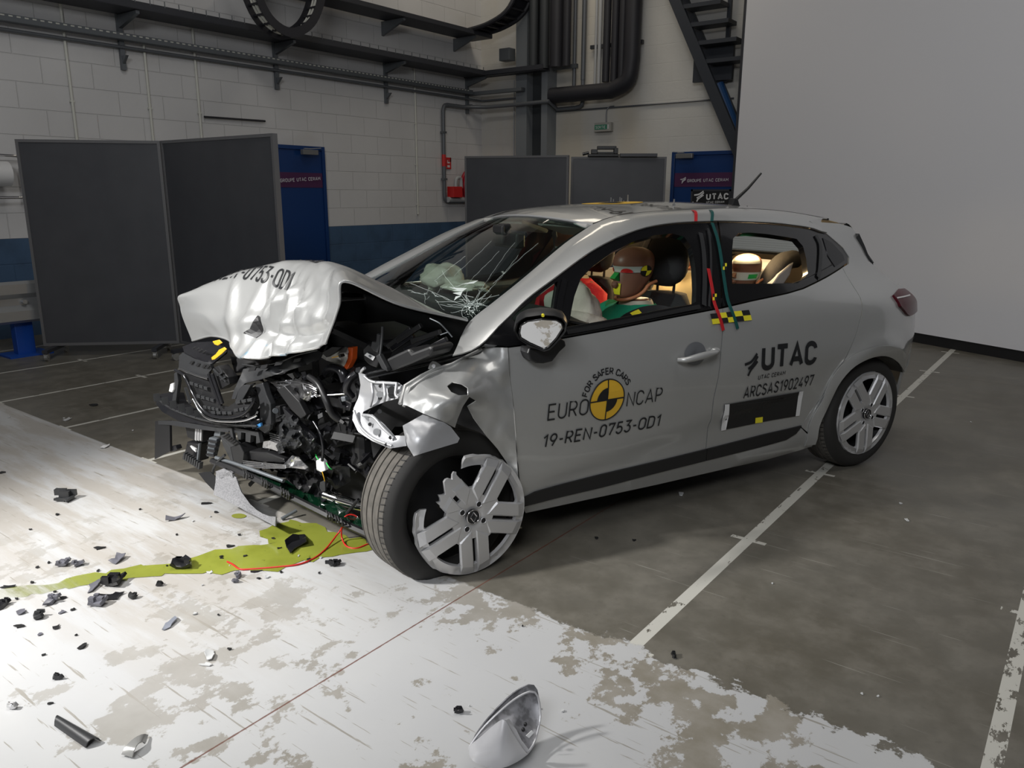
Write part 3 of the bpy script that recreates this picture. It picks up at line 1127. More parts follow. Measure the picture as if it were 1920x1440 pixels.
# hanging loop of ladder tray near the top edge
P_ = [ll(x, y, 0.75) for x, y in ((463, -70), (472, -10), (498, 40), (535, 63), (570, 48), (590, 8), (600, -60))]
L_ = smooth_line(P_, 34)
loop = empty('hanging_cable_loop', L_[17], 0, 'dark ladder track with pale cables hanging in a loop over the wide tray', 'cable track')
of = Matrix.Translation(-loop.location)
sd, rg, cb = MB(), MB(), MB()
ax = np.array([0.10, 0, 0])
for s in (-1, 1):
    rows = []
    for i, p in enumerate(L_):
        t = L_[min(i + 1, 33)] - L_[max(i - 1, 0)]
        t = t / np.linalg.norm(t)
        nr = np.cross(t, (1, 0, 0))
        rows.append([p + ax * s + nr * 0.05, p + ax * s * 1.12 + nr * 0.05, p + ax * s * 1.12 - nr * 0.05, p + ax * s - nr * 0.05])
    sd.grid(rows, closed_u=True)
for i in range(1, 33, 2):
    rg.bar(L_[i] - ax, L_[i] + ax, 0.05, 0.02)
for s in (-0.5, 0, 0.5):
    cb.tube([p + ax * s for p in L_], 0.013, 6)
for nm, mb, m in (('side_rail', sd, M['cable_dark']), ('rung', rg, M['cable_dark']), ('cable', cb, M['conduit'])):
    o = link(nm, mb, m, loop, 40)
    o.matrix_parent_inverse = of
# water pipe to the hose reel
zp = ll(836, 196)[2]
yp = ll(833, 290)[1]
wp_ = empty('hose_water_pipe', (XL + 0.05, yp, 1.2), 0, 'grey water pipe dropping down the block wall to the red hose reel', 'pipe')
of = Matrix.Translation(-wp_.location)
zr = rz(840, 378, (XL, yp, 0))
pts = smooth_line([bl(1093, 150, .07), bl(1093, 178, .07)], 4)[:-1] + smooth_line([bl(1093, 186, .07), bl(1090, 198, .07), bl(1078, 202, .07)], 6) + [bl(1045, 205, .07), (cxr + .06, YB - .30, zp + .01), (cxl - .05, YB - .30, zp), (XL + 0.35, YB - 0.30, zp), (XL + 0.05, YB - 0.55, zp)]
pts += smooth_line([(XL + 0.05, yp + 0.1, zp), (XL + 0.05, yp + 0.03, zp - 0.02), (XL + 0.05, yp, zp - 0.09)], 6)
pts += smooth_line([(XL + 0.05, yp, zr + 0.1), (XL + 0.05, yp + 0.02, zr + 0.02), (XL + 0.05, yp + 0.1, zr)], 6) + [(XL + 0.05, yp + 0.45, zr)]
o = link('pipe_run', MB().tube(pts, 0.03, 12), M['pipe_grey'], wp_, 50)
o.matrix_parent_inverse = of
for P in ((XL + 0.05, yp, zp - 0.42), (XL + 0.05, YB - 0.35, zp), (XL + 0.05, yp, zr + 0.35)):
    o = link('pipe_clamp', MB().box(P, (0.07, 0.08, 0.03)), M['galv'], wp_)
    o.matrix_parent_inverse = of
o = link('red_band', MB().cyl((XL + 0.05, yp, rz(834, 290, (XL, yp, 0))), (XL + 0.05, yp, rz(834, 312, (XL, yp, 0))), 0.033, 14), M['red_box'], wp_, 40)
o.matrix_parent_inverse = of
# hose reel
hy = ll(875, 350)[1] + 0.12
hz = ll(868, 350)[2]
hr = empty('fire_hose_reel', (XL, hy, hz), 0, 'red fire hose reel on the block wall half hidden by a grey screen', 'hose reel')
hm = MB()
for i, (rr, dx) in enumerate(((0.30, 0.10), (0.285, 0.15), (0.295, 0.20), (0.26, 0.12), (0.25, 0.18), (0.22, 0.15))):
    hm.tube([(dx, rr * math.cos(2 * PI * k / 36), rr * 0.98 * math.sin(2 * PI * k / 36)) for k in range(36)], 0.028, 8, closed=True)
link('hose_coil', hm, M['red_hose'], hr, 60)
link('reel_drum', MB().cyl((0.02, 0, 0), (0.24, 0, 0), 0.2, 28), M['red_box'], hr, 40)
vz = ll(850, 360)[2] - hz
vy = ll(847, 362)[1] - hy
link('valve_box', MB().box((0.13, vy, vz), (0.14, 0.22, 0.17)), M['red_box'], hr, bevel=0.006)
link('valve_pipe', MB().tube(smooth_line([(0.16, vy - 0.02, vz + 0.07), (0.16, vy, vz + 0.2), (0.16, vy + 0.1, vz + 0.22), (0.16, vy + 0.12, vz + 0.06)], 12), 0.03, 10).tube([(0.1, vy - 0.14, vz - 0.12), (0.1, vy + 0.3, vz - 0.12)], 0.045, 10), M['pipe_light'], hr, 50)
# hose sign
ps = [ll(836, 295, .012), ll(845, 295.5, .012), ll(845, 317, .012), ll(836, 317, .012)]
hs = empty('hose_sign', (ps[0] + ps[2]) / 2, 0, 'small white and red fire hose pictogram sign beside the water pipe', 'sign')
yw, hw = ps[1][1] - ps[0][1], ps[0][2] - ps[2][2]
link('sign_plate', MB().box((0, 0, 0), (0.008, yw, hw)), M['white'], hs)
bm2 = MB()
for s in (-1, 1):
    bm2.box((0.007, s * (yw / 2 - 0.012), 0), (0.005, 0.024, hw))
for z in (-hw / 2 + 0.012, hw / 2 - 0.012, -hw * 0.08):
    bm2.box((0.007, 0, z), (0.005, yw - 0.048, 0.022))
link('sign_print', bm2, M['red_box'], hs)
link('sign_print', MB().box((0.007, 0.02, hw * 0.2), (0.005, 0.07, 0.02)).box((0.007, 0.05, hw * 0.3), (0.005, 0.02, 0.07)).box((0.007, 0.0, hw * 0.33), (0.005, 0.06, 0.016)), M['red_box'], hs)

# pipes and cable drops on the back wall
zt_ = 6.9
for px, r, m, lab in ((1076, 0.028, M['pipe_grey'], 'thinner grey upright pipe on the back wall, with a loose coupling'),
                      (1115, 0.02, M['pipe_light'], 'pale thin upright pipe on the back wall, farther from the black bundle'),
                      (1122, 0.028, M['pipe_light'], 'pale upright pipe on the back wall, against the black bundle')):
    p = bl(px, 168, 0.08)
    tag(link('upright_pipe', MB().tube([(p[0], p[1], p[2]), (p[0], p[1], zt_)], r, 10), m, None, 40), lab, 'pipe', 'upright pipes on the back wall')
p = bl(1093, 150, .07)
tag(link('upright_pipe', MB().tube([p, (p[0], p[1], zt_)], 0.035, 12), M['pipe_grey'], None, 40), 'thick grey upright pipe on the back wall that bends toward the column', 'pipe', 'upright pipes on the back wall')
for i, px in enumerate((1135, 1150, 1164)):
    p = bl(px, 172, 0.16)
    pipe('cable_bundle', [(p[0], p[1], 3.03), (p[0], p[1], zt_)], 0.055, M['cable_dark'], ('black upright cable bundle nearest the pale pipes', 'black upright cable bundle in the middle of its row', 'black upright cable bundle beside the big bent duct')[i], 'cable bundle', 'black bundles on the back wall')
q = [bl(1185, y, .2) for y in (-400, 0, 110)]
q = [np.array([q[2][0], YB - .2, zt_])] + [np.array([q[2][0], YB - .2, z]) for z in (4.0, 3.35)]
q += smooth_line([np.array([q[0][0], YB - .2, 3.3]), np.array([q[0][0] - 0.06, YB - .2, 3.02]), np.array([q[0][0] - 0.32, YB - .2, 2.9])], 10)
q += [bl(1100, 176, .2), bl(1034, 180, .2)]
q[-1][2] = q[-2][2] = q[-3][2]
pipe('bent_duct', q, 0.115, M['cable_dark'], 'thick black duct on the back wall that turns from upright to level', 'duct', n=20)
for i, (px, r) in enumerate(((1000, 0.07), (1020, 0.07), (1043, 0.10), (1062, 0.06))):
    p = bl(px, 125, 0.34)
    pipe('cable_bundle', [(p[0], p[1], zT2 + 0.02), (p[0], p[1], zt_)], r, M['cable_dark'] if i > 1 else M['beam_dark'], ('dark bundle in front of the column web', 'dark bundle over the right flange of the column', 'fat dark cable bundle rising from the end of the corner tray', 'slimmer dark cable bundle beyond the corner tray end')[i], 'cable bundle', 'dark bundles rising by the column')
for i, px in enumerate((1031, 1037)):
    p = bl(px, 290, 0.05)
    tag(link('cable_conduit', MB().tube([(p[0], p[1], 0), (p[0], p[1], 2.72)], 0.014, 8), M['conduit'] if i == 0 else M['pipe_grey'], None, 40), ('white conduit running down beside the column', 'thin grey cable running down beside the column')[i], 'conduit')
p = bl(964, 200, 0.03)
tag(link('cable_conduit', MB().tube([(p[0], p[1], 0), (p[0], p[1], zT2 - 0.05)], 0.012, 8), M['pipe_light'], None, 40), 'thin pale cable running down the other face of the column', 'conduit')
tag(link('bracket_rail', MB().box(bl(1040, 128, .1) + np.array([0.1, 0, 0]), (0.62, 0.05, 0.06)), M['galv']), 'grey strut rail holding the bundles beside the column', 'rail')
tag(link('bracket_rail', MB().bar(bl(1108, 89, .06), bl(1206, 78, .06), 0.05, 0.05), M['dark_steel']), 'dark strut rail holding the black bundles on the back wall', 'rail')
P_ = [bl(1038, 210, .02), bl(1376, 184, .02)]
tag(link('wall_cable', MB().tube(P_, 0.012, 6), M['pipe_grey']), 'thin dark cable running level across the back wall to the stairs', 'cable')
# exit sign
e0, e1 = bl(1117, 231, .05), bl(1147, 246, .05)
ex = empty('exit_sign', (e0 + e1) / 2, 0, 'small green SORTIE exit sign box on the back wall', 'sign')
we, he = e1[0] - e0[0], e0[2] - e1[2]
link('sign_case', MB().box((0, 0, 0), (we, 0.08, he)), M['exit_case'], ex, bevel=0.005)
link('sign_face', MB().box((-we * 0.09, -0.042, 0), (we * 0.74, 0.006, he * 0.52)), M['exit_green'], ex)
flat_text('lettering', 'SORTIE', (-we * 0.40, -0.047, -he * 0.17), (we * 0.20, -0.047, -he * 0.17), (0, 0, 1), M['white'], ex)
link('sign_arrow', MB().box((we * 0.36, -0.042, 0), (we * 0.06, 0.006, he * 0.5)), M['white'], ex)
link('sign_cable', MB().tube(smooth_line([(0.04, 0, he / 2), (0.04, 0, he / 2 + 0.16), (0.07, 0.02, he / 2 + 0.22), (0.15, 0.03, he / 2 + 0.23)], 12), 0.008, 6), M['pipe_grey'], ex)

# steel stairs behind the white panel
st = empty('steel_stairs', (-4.6, YB - 0.4, 0), 0, 'dark steel open stairs on the back wall beside the white panel', 'stairs')
of = Matrix.Translation(-st.location)
SY = YB - 0.40


def bs(px, py, d=0.40):
    return ry(px, py, YB - d)


def sput(name, mb, m):
    o = link(name, mb, m, st)
    o.matrix_parent_inverse = of
    return o


sa_, sb_ = bs(1262, -10), bs(1378, 268)
dirn = (sb_ - sa_) / np.linalg.norm(sb_ - sa_)
sput('stringer', MB().bar(sa_ - dirn * 1.5, sa_ + dirn * (sa_[2] - 0.02) / -dirn[2], 0.06, 0.14), M['stair'])
off_y = np.array([0, 0.3, 0])
sput('stringer', MB().bar(sa_ - dirn * 1.5 + off_y, sa_ + dirn * (sa_[2] - 0.02) / -dirn[2] + off_y, 0.06, 0.14), M['stair'])
for z in np.arange(3.07, 4.6, 0.235):
    k = (z - sa_[2]) / dirn[2]
    p = sa_ + dirn * k
    sput('tread', MB().box(p + np.array([0.30, 0.12, 0.06]), (0.52, 0.28, 0.05)), M['stair'])
lw = bs(1330, 22)
sput('guard_rail', MB().bar((lw[0] + .15, SY + .3, 2.9), (lw[0] + .15, SY + .3, 4.9), 0.05, 0.05).bar((lw[0] + .5, SY + .3, 2.6), (lw[0] + .5, SY + .3, 4.9), 0.05, 0.05), M['stair'])
q0, q1 = bs(1347, 158, 0.25), bs(1378, 240, 0.25)
q2 = q1 + (q1 - q0) * ((q1[2] - 0.03) / (q0[2] - q1[2]))
sput('blue_strut', MB().tube([q0, q2], 0.07, 14), M['stair_blue'])
q0 = bs(1305, 125, 0.15)
sput('side_plate', MB().box(q0 + np.array([0.25, 0, 0.02]), (0.55, 0.06, 0.45)), M['stair'])

# barrier rail at the far left
P0 = fl(48, 664)
gr = empty('crash_barrier', P0, 0, 'galvanised crash barrier rail on a blue steel post beside the grey screen', 'barrier')
zlo, zhi = rz(40, 600, P0), rz(40, 525, P0)
xr = 0.14
prof = [(0.0, 0.0), (0.03, 0.02), (0.03, 0.09), (-0.03, 0.13), (-0.03, 0.19), (0.03, 0.23), (0.03, 0.30), (0.0, 0.32)]
rows = []
for yv in (-2.2, 0.42):
    rows.append([(xr + a, yv, zlo + b * (zhi - zlo) / 0.32) for a, b in prof])
link('barrier_rail', MB().grid(rows), M['rail_galv'], gr, 30, solid=0.006)
link('barrier_post', MB().box((0, 0, (zhi - 0.1) / 2), (0.10, 0.15, zhi - 0.1)), M['post_blue'], gr, bevel=0.006)
link('post_base', MB().box((0, 0, 0.008), (0.30, 0.36, 0.016)), M['post_blue'], gr)
link('post_bolt', MB().cyl((0.1, 0.0, (zlo + zhi) / 2), (0.16, 0.0, (zlo + zhi) / 2), 0.02, 8), M['rail_galv'], gr)
# paper roll holder at the frame's edge
P0 = rx(0, 330, XL + 0.15)
ph = empty('paper_roll_holder', (XL, P0[1], P0[2]), 0, 'tubular steel holder with a white paper roll on the block wall', 'roll holder')
link('paper_roll', MB().cyl((0.17, -0.28, 0.02), (0.17, 0.07, 0.02), 0.115, 24), M['white'], ph, 40)
za, zb = 0.19, -0.20
link('holder_frame', MB().tube(smooth_line([(0.02, -0.3, za), (0.2, -0.28, za), (0.2, 0.1, za), (0.16, 0.2, za - 0.02), (0.05, 0.22, za - 0.12)], 16), 0.013, 8).tube(smooth_line([(0.02, -0.3, zb), (0.2, -0.28, zb), (0.2, 0.1, zb), (0.16, 0.2, zb + 0.01), (0.05, 0.22, zb + 0.12)], 16), 0.013, 8).tube([(0.05, 0.22, za - 0.12), (0.05, 0.22, zb + 0.12)], 0.013, 8), M['chrome'], ph, 50)


# ==================================================================== the crashed car
def _table(zs, ys, sig):
    g = np.arange(-0.2, 1.8, 0.005)
    v = np.interp(g, zs, ys)
    k = np.arange(-30, 31)
    ker = np.exp(-0.5 * (k * 0.005 / sig) ** 2)
    ker /= ker.sum()
    return g, np.convolve(np.pad(v, 30, mode='edge'), ker, mode='valid')


_pz, _py = _table([.10, .17, .20, .26, .34, .45, .58, .66, .74, .84, .90, .94, .97, 1.05, 1.15, 1.25, 1.32, 1.36, 1.39, 1.42],
                  [.14, .085, .066, .058, .048, .033, .016, .006, .012, .022, .032, .045, .065, .105, .158, .215, .265, .31, .37, .44], 0.014)


def sstep(v, a, b):
    t = min(1.0, max(0.0, (v - a) / (b - a)))
    return t * t * (3 - 2 * t)


def S(x, z):
    """left flank of the body: y for a point of the side view"""
    y = float(np.interp(z, _pz, _py))
    hi = sstep(z, 0.86, 1.10)
    if x > 0.0:
        y += 0.52 * x * x
    if x > -0.9:
        y += hi * 0.11 * (x + 0.9) ** 2
    if x < -1.5:
        y += hi * 0.12 * (x + 1.5) ** 2
    y -= 0.018 * math.exp(-((x - 0.02) / 0.36) ** 2) * math.exp(-((z - 0.66) / 0.16) ** 2)
    # sculpted hollow low on the doors
    if -2.3 < x < -0.4:
        line = 0.275 + (x + 2.1) * 0.135
        k = sstep(x, -2.25, -1.9) * (1 - sstep(x, -0.75, -0.45))
        y += k * 0.016 * (1 - sstep(z, line - 0.012, line + 0.03)) * sstep(z, 0.17, 0.24)
    r = math.hypot(x, z - 0.30)
    if x > -0.6 and z < 0.8:
        y -= 0.02 * math.exp(-((r - 0.375) / 0.035) ** 2)
    return y


def sp(px, py):
    """side-view point (x, z) under a pixel, on the left flank"""
    d = cray(px, py)
    d = d / np.linalg.norm(d)
    best, bt = 9e9, None
    prev = None
    t = 2.0
    while t < 6.6:
        P = CC + d * t
        g = P[1] - S(P[0], P[2])
        if abs(g) < best:
            best, bt = abs(g), t
        if prev is not None and prev < 0 <= g:
            a, b = t - 0.02, t
            for _ in range(24):
                m = (a + b) / 2
                P = CC + d * m
                if P[1] - S(P[0], P[2]) < 0:
                    a = m
                else:
                    b = m
            P = CC + d * b
            return (P[0], P[2])
        prev = g
        t += 0.02
    P = CC + d * bt
    return (P[0], P[2])


def spl(pts):
    return [sp(*p) for p in pts]


car = empty('crashed_car', CAR_O, CAR_YAW, 'silver crashed hatchback with a torn-open nose standing across the painted lines', 'car')


def side_panel(name, out, holes=(), m=None, parent=None, lift=0.0, thick=0.012, step=0.05, mirror=False, angle=60):
    v, f = fill(out, holes, step)
    V = []
    for x, z in v:
        y = S(x, z) - lift
        V.append((x, 1.8 - y if mirror else y, z))
    mb = MB()
    mb.add(V, [tuple(reversed(t)) for t in f] if mirror else f)
    return link(name, mb, m, parent or car, angle, solid=thick)


def shrink(poly, k):
    """side-view outline pulled in by k metres (panel gaps)"""
    n = len(poly)
    ar = sum(poly[i][0] * poly[(i + 1) % n][1] - poly[(i + 1) % n][0] * poly[i][1] for i in range(n))
    sg_ = 1 if ar > 0 else -1
    out = []
    for i in range(n):
        a, b, c = (np.array(poly[j % n], float) for j in (i - 1, i, i + 1))
        e1, e2 = b - a, c - b
        n1 = np.array([-e1[1], e1[0]]) / (np.linalg.norm(e1) + 1e-9) * sg_
        n2 = np.array([-e2[1], e2[0]]) / (np.linalg.norm(e2) + 1e-9) * sg_
        q = n1 + n2
        q = q / (np.linalg.norm(q) + 1e-9)
        out.append(tuple(b + q * k / max(0.5, q @ n1)))
    return out


# ---- lines read off the flank
BELT = spl([(952, 651), (1000, 645), (1062, 633), (1150, 617), (1240, 599), (1329, 582), (1355, 577), (1410, 564), (1476, 550), (1506, 541), (1552, 518), (1590, 494)])
SEAM_F = spl([(952, 651), (955, 702), (960, 745), (965, 800), (972, 890), (980, 952)])
SEAM_B = spl([(1355, 577), (1354, 634), (1351, 668), (1338, 748), (1334, 785), (1326, 817), (1323.5, 843), (1322, 868)])
SEAM_R = spl([(1579, 501), (1598, 534), (1613, 558), (1617, 580), (1607, 622), (1579.6, 681), (1552, 730), (1502, 801)])
STRIP_B = spl([(980, 950), (1050, 932), (1127, 914), (1230, 887), (1322, 864), (1414, 841), (1472, 825), (1491, 813), (1502, 799)])
STRIP_T = spl([(974, 935), (1002, 921), (1127, 888), (1238, 862), (1324, 841), (1410, 819), (1460, 807), (1502, 797)])
DLO_T = spl([(906, 643), (934, 614), (956, 593), (991, 559), (1039, 523), (1087, 487), (1117, 467), (1155, 447), (1190, 433.5), (1226, 424), (1272, 418), (1329, 415.5), (1355, 415), (1440, 418), (1480, 422), (1520, 428), (1550, 438.5), (1580, 464), (1591, 480), (1591, 492)])

bi = min(range(len(BELT)), key=lambda i: abs(BELT[i][0] - SEAM_B[0][0]))
fd_out = SEAM_F + STRIP_B[1:4] + SEAM_B[::-1][:-1] + BELT[:7][::-1][:-1]
rb = [p for p in BELT[6:10]] + [BELT[10], sp(1579, 501)]
fd = side_panel('front_door', shrink(fd_out, 0.003), (), M['silver'])
rd_out = SEAM_B + STRIP_B[5:-1] + SEAM_R[::-1] + [BELT[10]] + BELT[7:10][::-1]
rd = side_panel('rear_door', shrink(rd_out, 0.003), (), M['silver'])

# black rubbing strips along the door bottoms
k = 4
side_panel('door_strip', shrink(STRIP_T[:k] + [STRIP_T[4]] + [STRIP_B[4]] + STRIP_B[:4][::-1], 0.002), (), M['black'], fd, lift=0.008, thick=0.012)
side_panel('door_strip', shrink([STRIP_T[4]] + STRIP_T[5:] + STRIP_B[4:-1][::-1], 0.002), (), M['black'], rd, lift=0.008, thick=0.012)

# window surrounds (gloss black) with their openings
W1 = spl([(1061, 616), (1070, 598), (1078, 556), (1090, 523), (1112, 500), (1150, 472), (1190, 452), (1228, 441), (1262, 438), (1284, 444), (1298, 463), (1305, 500), (1307, 540), (1306, 566), (1290, 575), (1200, 593), (1120, 608)])
W0 = spl([(1047, 527), (1037, 592), (1032, 612), (1000, 621), (984, 618), (960, 598), (972, 583)])
W2 = spl([(1374, 468), (1376, 447), (1386, 437), (1407, 436), (1440, 439), (1476, 444.5), (1495, 448), (1507, 462), (1513, 486), (1516, 512), (1511, 520), (1497, 531), (1453, 532), (1374, 532)])
ti = 11
fr_out = [sp(909, 646)] + DLO_T[1:12] + [sp(1346, 415)] + [sp(1354, 577)] + BELT[:6][::-1]
side_panel('window_frame', shrink(fr_out[::-1], 0.002), (W1, W0), M['black_gloss'], fd, lift=-0.004, thick=0.03, step=0.045)
rr_out = [sp(1348, 415)] + DLO_T[12:] + BELT[7:][::-1] + [sp(1356, 576)]
side_panel('window_frame', shrink(rr_out[::-1], 0.002), (W2,), M['black_gloss'], rd, lift=-0.004, thick=0.03, step=0.045)


def on_side(poly, lift=0.0):
    return [np.array([x, S(x, z) - lift, z]) for x, z in poly]


def ribbon(name, px_mid, wd, m, parent, lift=0.003, n=30, th=0.002):
    """tape laid along the flank, wd metres wide"""
    L = smooth_line([sp(*p) for p in px_mid], n)
    rows = []
    for i, p in enumerate(L):
        t = L[min(i + 1, n - 1)] - L[max(i - 1, 0)]
        t = t / np.linalg.norm(t)
        nr = np.array([-t[1], t[0]])
        row = []
        for s in (1, 0, -1):
            q = p + nr * s * wd / 2
            row.append((q[0], S(q[0], q[1]) - lift, q[1]))
        rows.append(row)
    return link(name, MB().grid(rows), m, parent, 60, solid=th)


# rubber channels beside the front window opening
ribbon('window_channel', [(1312, 436), (1318, 470), (1320, 520), (1319, 572)], 0.022, M['grey_plastic'], fd, 0.006)
ribbon('window_channel', [(1326, 428), (1331, 470), (1331, 530), (1328, 574)], 0.010, M['grey_plastic'], fd, 0.007)
ribbon('window_channel', [(1529, 440), (1537, 460), (1536, 500), (1533, 520)], 0.022, M['grey_plastic'], rd, 0.006)
ribbon('waist_seal', [(1062, 622), (1150, 606), (1240, 588), (1310, 574)], 0.016, M['black'], fd, 0.010)
ribbon('quarter_bar', [(1058, 522), (1048, 570), (1043, 620)], 0.022, M['black_gloss'], fd, 0.008)
link('quarter_glass', MB().add(on_side(W0, -0.016), [tuple(range(len(W0)))]), glass('quarter_glass', (0.55, 0.65, 0.62)), fd)
side_panel('corner_window', shrink(spl([(1543, 446), (1560, 455), (1581, 478), (1584, 488), (1566, 500), (1553, 480)])[::-1], 0.0), (), M['black_shiny'], rd, lift=0.0, thick=0.004)

def backing(name, line, off, wd):
    rows = []
    for p in smooth_line(line, 40):
        rows.append([(p[0], S(*p) + off, p[1] + s) for s in (-wd, wd)])
    return link(name, MB().grid(rows), M['black'], car, None, solid=.004)


backing('belt_light_block', BELT, 0.028, 0.035)  # strip added behind the waist gap, blocks cabin light
backing('rail_light_block', DLO_T[8:-2], 0.055, 0.016)  # strip added under the roof rail against light leaking out

# silver body side: sill, rear quarter, rails
sill_b = spl([(985, 962), (1100, 937), (1230, 909), (1360, 879), (1440, 861), (1500, 844), (1522, 837)])
arch = spl([(1527, 832), (1536, 793), (1552, 757), (1570, 721), (1597, 689), (1624, 672.5), (1651, 666), (1670, 670), (1684, 681), (1693, 697)])
sill_out = sill_b + [sp(1528, 825), sp(1515, 815), sp(1503, 803)] + [(p[0], p[1]) for p in STRIP_B[:-1][::-1]]
side_panel('sill', shrink(sill_out, 0.001), (), M['silver'], lift=0.002)
tail_edge = [(0.36, 0.38), (0.44, 0.42), (0.52, 0.50), (0.55, 0.60), (0.56, 0.68), (0.52, 0.76)]
ta = spl([(1697, 730)])
q_out = SEAM_R[::-1] + [sp(1591, 494), sp(1592, 482)] + DLO_T[::-1][2:5]
q_top = [(q_out[-1][0] + 0.02, q_out[-1][1] + 0.035), (0.02, 1.285), (0.16, 1.262), (0.20, 1.235), (0.30, 1.06), (0.36, 0.98), (0.42, 0.93), (0.50, 0.86), (0.53, 0.77), (0.56, 0.68), (0.56, 0.58), (0.53, 0.48), (0.46, 0.40), (0.36, 0.34)]
q_full = arch[::-1] + [sp(1515, 812)] + q_out + q_top
q_full = q_full[::-1]
side_panel('rear_quarter', shrink(q_full, 0.002), (), M['silver'], lift=0.0, step=0.045)
# flat lip round the rear wheel opening
L = smooth_line(arch, 30)
rows = []
for i, p in enumerate(L):
    t = L[min(i + 1, 29)] - L[max(i - 1, 0)]
    t = t / np.linalg.norm(t)
    nr = np.array([-t[1], t[0]])
    rows.append([(p + nr * s)[0:1].tolist() + [S(*(p + nr * s)) - 0.004] + [(p + nr * s)[1]] for s in (0.0, 0.03, 0.055)])
link('arch_lip', MB().grid(rows), M['silver'], car, 60, solid=0.006)
ay = np.array([[p[0], p[1]] for p in L])
rows = [[(p[0], S(*p) + s, p[1]) for s in (0.0, 0.05, 0.12, 0.25)] for p in ay]
link('arch_liner', MB().grid(rows), M['black'], car, 60, solid=0.004, offset=1)

# roof, gutter line and pillars
GUT = [(1112, 421, .42), (1150, 408, .405), (1195, 401.5, .39), (1240, 397.5, .38), (1320, 393.5, .372), (1390, 392.8, .372), (1470, 398, .385), (1552, 411.5, .41)]
gut = smooth_line([cy(*g) for g in GUT], 26)
WSN = [cy(884, 603, .245), cy(930, 566, .27), cy(975, 530, .305), cy(1020, 492, .345), cy(1066, 454, .385), cy(1112, 423, .415)]
wsn = smooth_line(WSN, 22)


def mir(P):
    return np.array([P[0], 1.8 - P[1], P[2]])


rows = []
for p in gut:
    row = []
    q = mir(p)
    for t in np.linspace(0, 1, 17):
        P = p + (q - p) * t
        fx = (p[0] - gut[0][0]) / (gut[-1][0] - gut[0][0])
        P = P + np.array([-0.055 * (1 - fx) * 4 * t * (1 - t), 0, (0.026 + 0.012 * fx) * (1 - (2 * t - 1) ** 2)])
        row.append(P)
    rows.append(row)
roof_rows = rows
roof = link('roof', MB().grid([r[::-1] for r in rows]), M['silver'], car, 60, solid=0.006)
link('gutter', MB().tube([p + np.array([0, -0.002, 0.001]) for p in gut], 0.006, 8), M['black'], car, 60)
link('gutter', MB().tube([mir(p) for p in gut], 0.006, 8), M['black'], car, 60)


def flank_strip(name, low, high, n, bulge, m, mirror=False):
    lo = smooth_line([np.array([x, S(x, z) - 0.002, z]) for x, z in low], n)
    hi_ = smooth_line(high, n)
    rows = []
    for i in range(n):
        row = []
        for t in np.linspace(0, 1, 9):
            P = lo[i] + (hi_[i] - lo[i]) * t
            P = P + np.array([0, -0.7, 0.7]) * bulge * 4 * t * (1 - t)
            row.append(mir(P) if mirror else P)
        rows.append(row[::-1] if mirror else row)
    return link(name, MB().grid(rows), m, car, 60, solid=0.006)


pil_low = [sp(868, 690), sp(907, 643)] + DLO_T[1:]
for mi in (False, True):
    # pillar from the cowl to the windscreen's top corner, then the rail along the roof
    flank_strip('front_pillar', [sp(848, 668), sp(880, 660), sp(908, 642)] + DLO_T[1:7] + [DLO_T[7]], [cy(866, 634, .16), cy(884, 603, .235)] + [w_ for w_ in WSN[1:]], 26, 0.016, M['silver'], mi)
    flank_strip('roof_rail', DLO_T[7:17] + [(q_out[-1][0] + 0.02, q_out[-1][1] + 0.035)], [WSN[-1]] + [cy(*g) for g in GUT[1:]], 26, 0.012, M['silver'], mi)

# windscreen
rows = []
for p in wsn:
    q = mir(p)
    rows.append([p + (q - p) * t + np.array([-0.05, 0, 0.03]) * (1 - (2 * t - 1) ** 2) for t in np.linspace(0, 1, 15)])
ws_rows = rows


def ws_pt(u, v):
    """u across from the near pillar, v up from the bonnet"""
    i = v * (len(ws_rows) - 1)
    a = int(min(len(ws_rows) - 2, max(0, math.floor(i))))
    f_ = i - a
    p = ws_rows[a][0] * (1 - f_) + ws_rows[a + 1][0] * f_
    q = mir(p)
    return p + (q - p) * u + np.array([-0.05, 0, 0.03]) * (1 - (2 * u - 1) ** 2)


ws = link('windscreen', MB().grid([r[::-1] for r in rows]), glass('windscreen_glass', (0.62, 0.74, 0.69)), car, 180)
NW = np.array([-0.55, 0, 0.83])


def ws_patch(name, loops, m, lift=0.004, step=0.06):
    v, f = fill(loops, (), step)
    return link(name, MB().add([ws_pt(a, b) + NW * lift for a, b in v], f), m, ws)


bd = MB()
for a, b in (((0, 0), (0, 1)), ((1, 0), (1, 1)), ((0, 1), (1, 1)), ((0, 0), (1, 0))):
    wdt = 0.035
    L = [np.array(a) + (np.array(b) - np.array(a)) * t for t in np.linspace(0, 1, 14)]
    inn = np.array([0.5, 0.5]) - (np.array(a) + np.array(b)) / 2
    inn = inn / np.linalg.norm(inn) * (0.028 if abs(inn[0]) > 0.1 else 0.045)
    bd.grid([[ws_pt(*p) - NW * 0.003, ws_pt(*(p + inn)) - NW * 0.003] for p in L])
link('black_border', bd, M['black_gloss'], ws)
link('top_seal', MB().tube([ws_pt(t, 1.0) + NW * 0.003 for t in np.linspace(0, 1, 14)], 0.005, 6), M['hubcap'], ws)
# cracks
rng = random.Random(5)
crk = MB()


def crack(u, v, du, dv, n, r=0.0009, wob=0.02):
    r *= 0.5
    pts = []
    for i in range(n):
        pts.append(ws_pt(min(.99, max(.01, u)), min(.98, max(.01, v))) + NW * 0.002)
        u += du / n + rng.uniform(-wob, wob) * 0.35
        v += dv / n + rng.uniform(-wob, wob) * 0.35
    crk.tube(pts, r, 4)


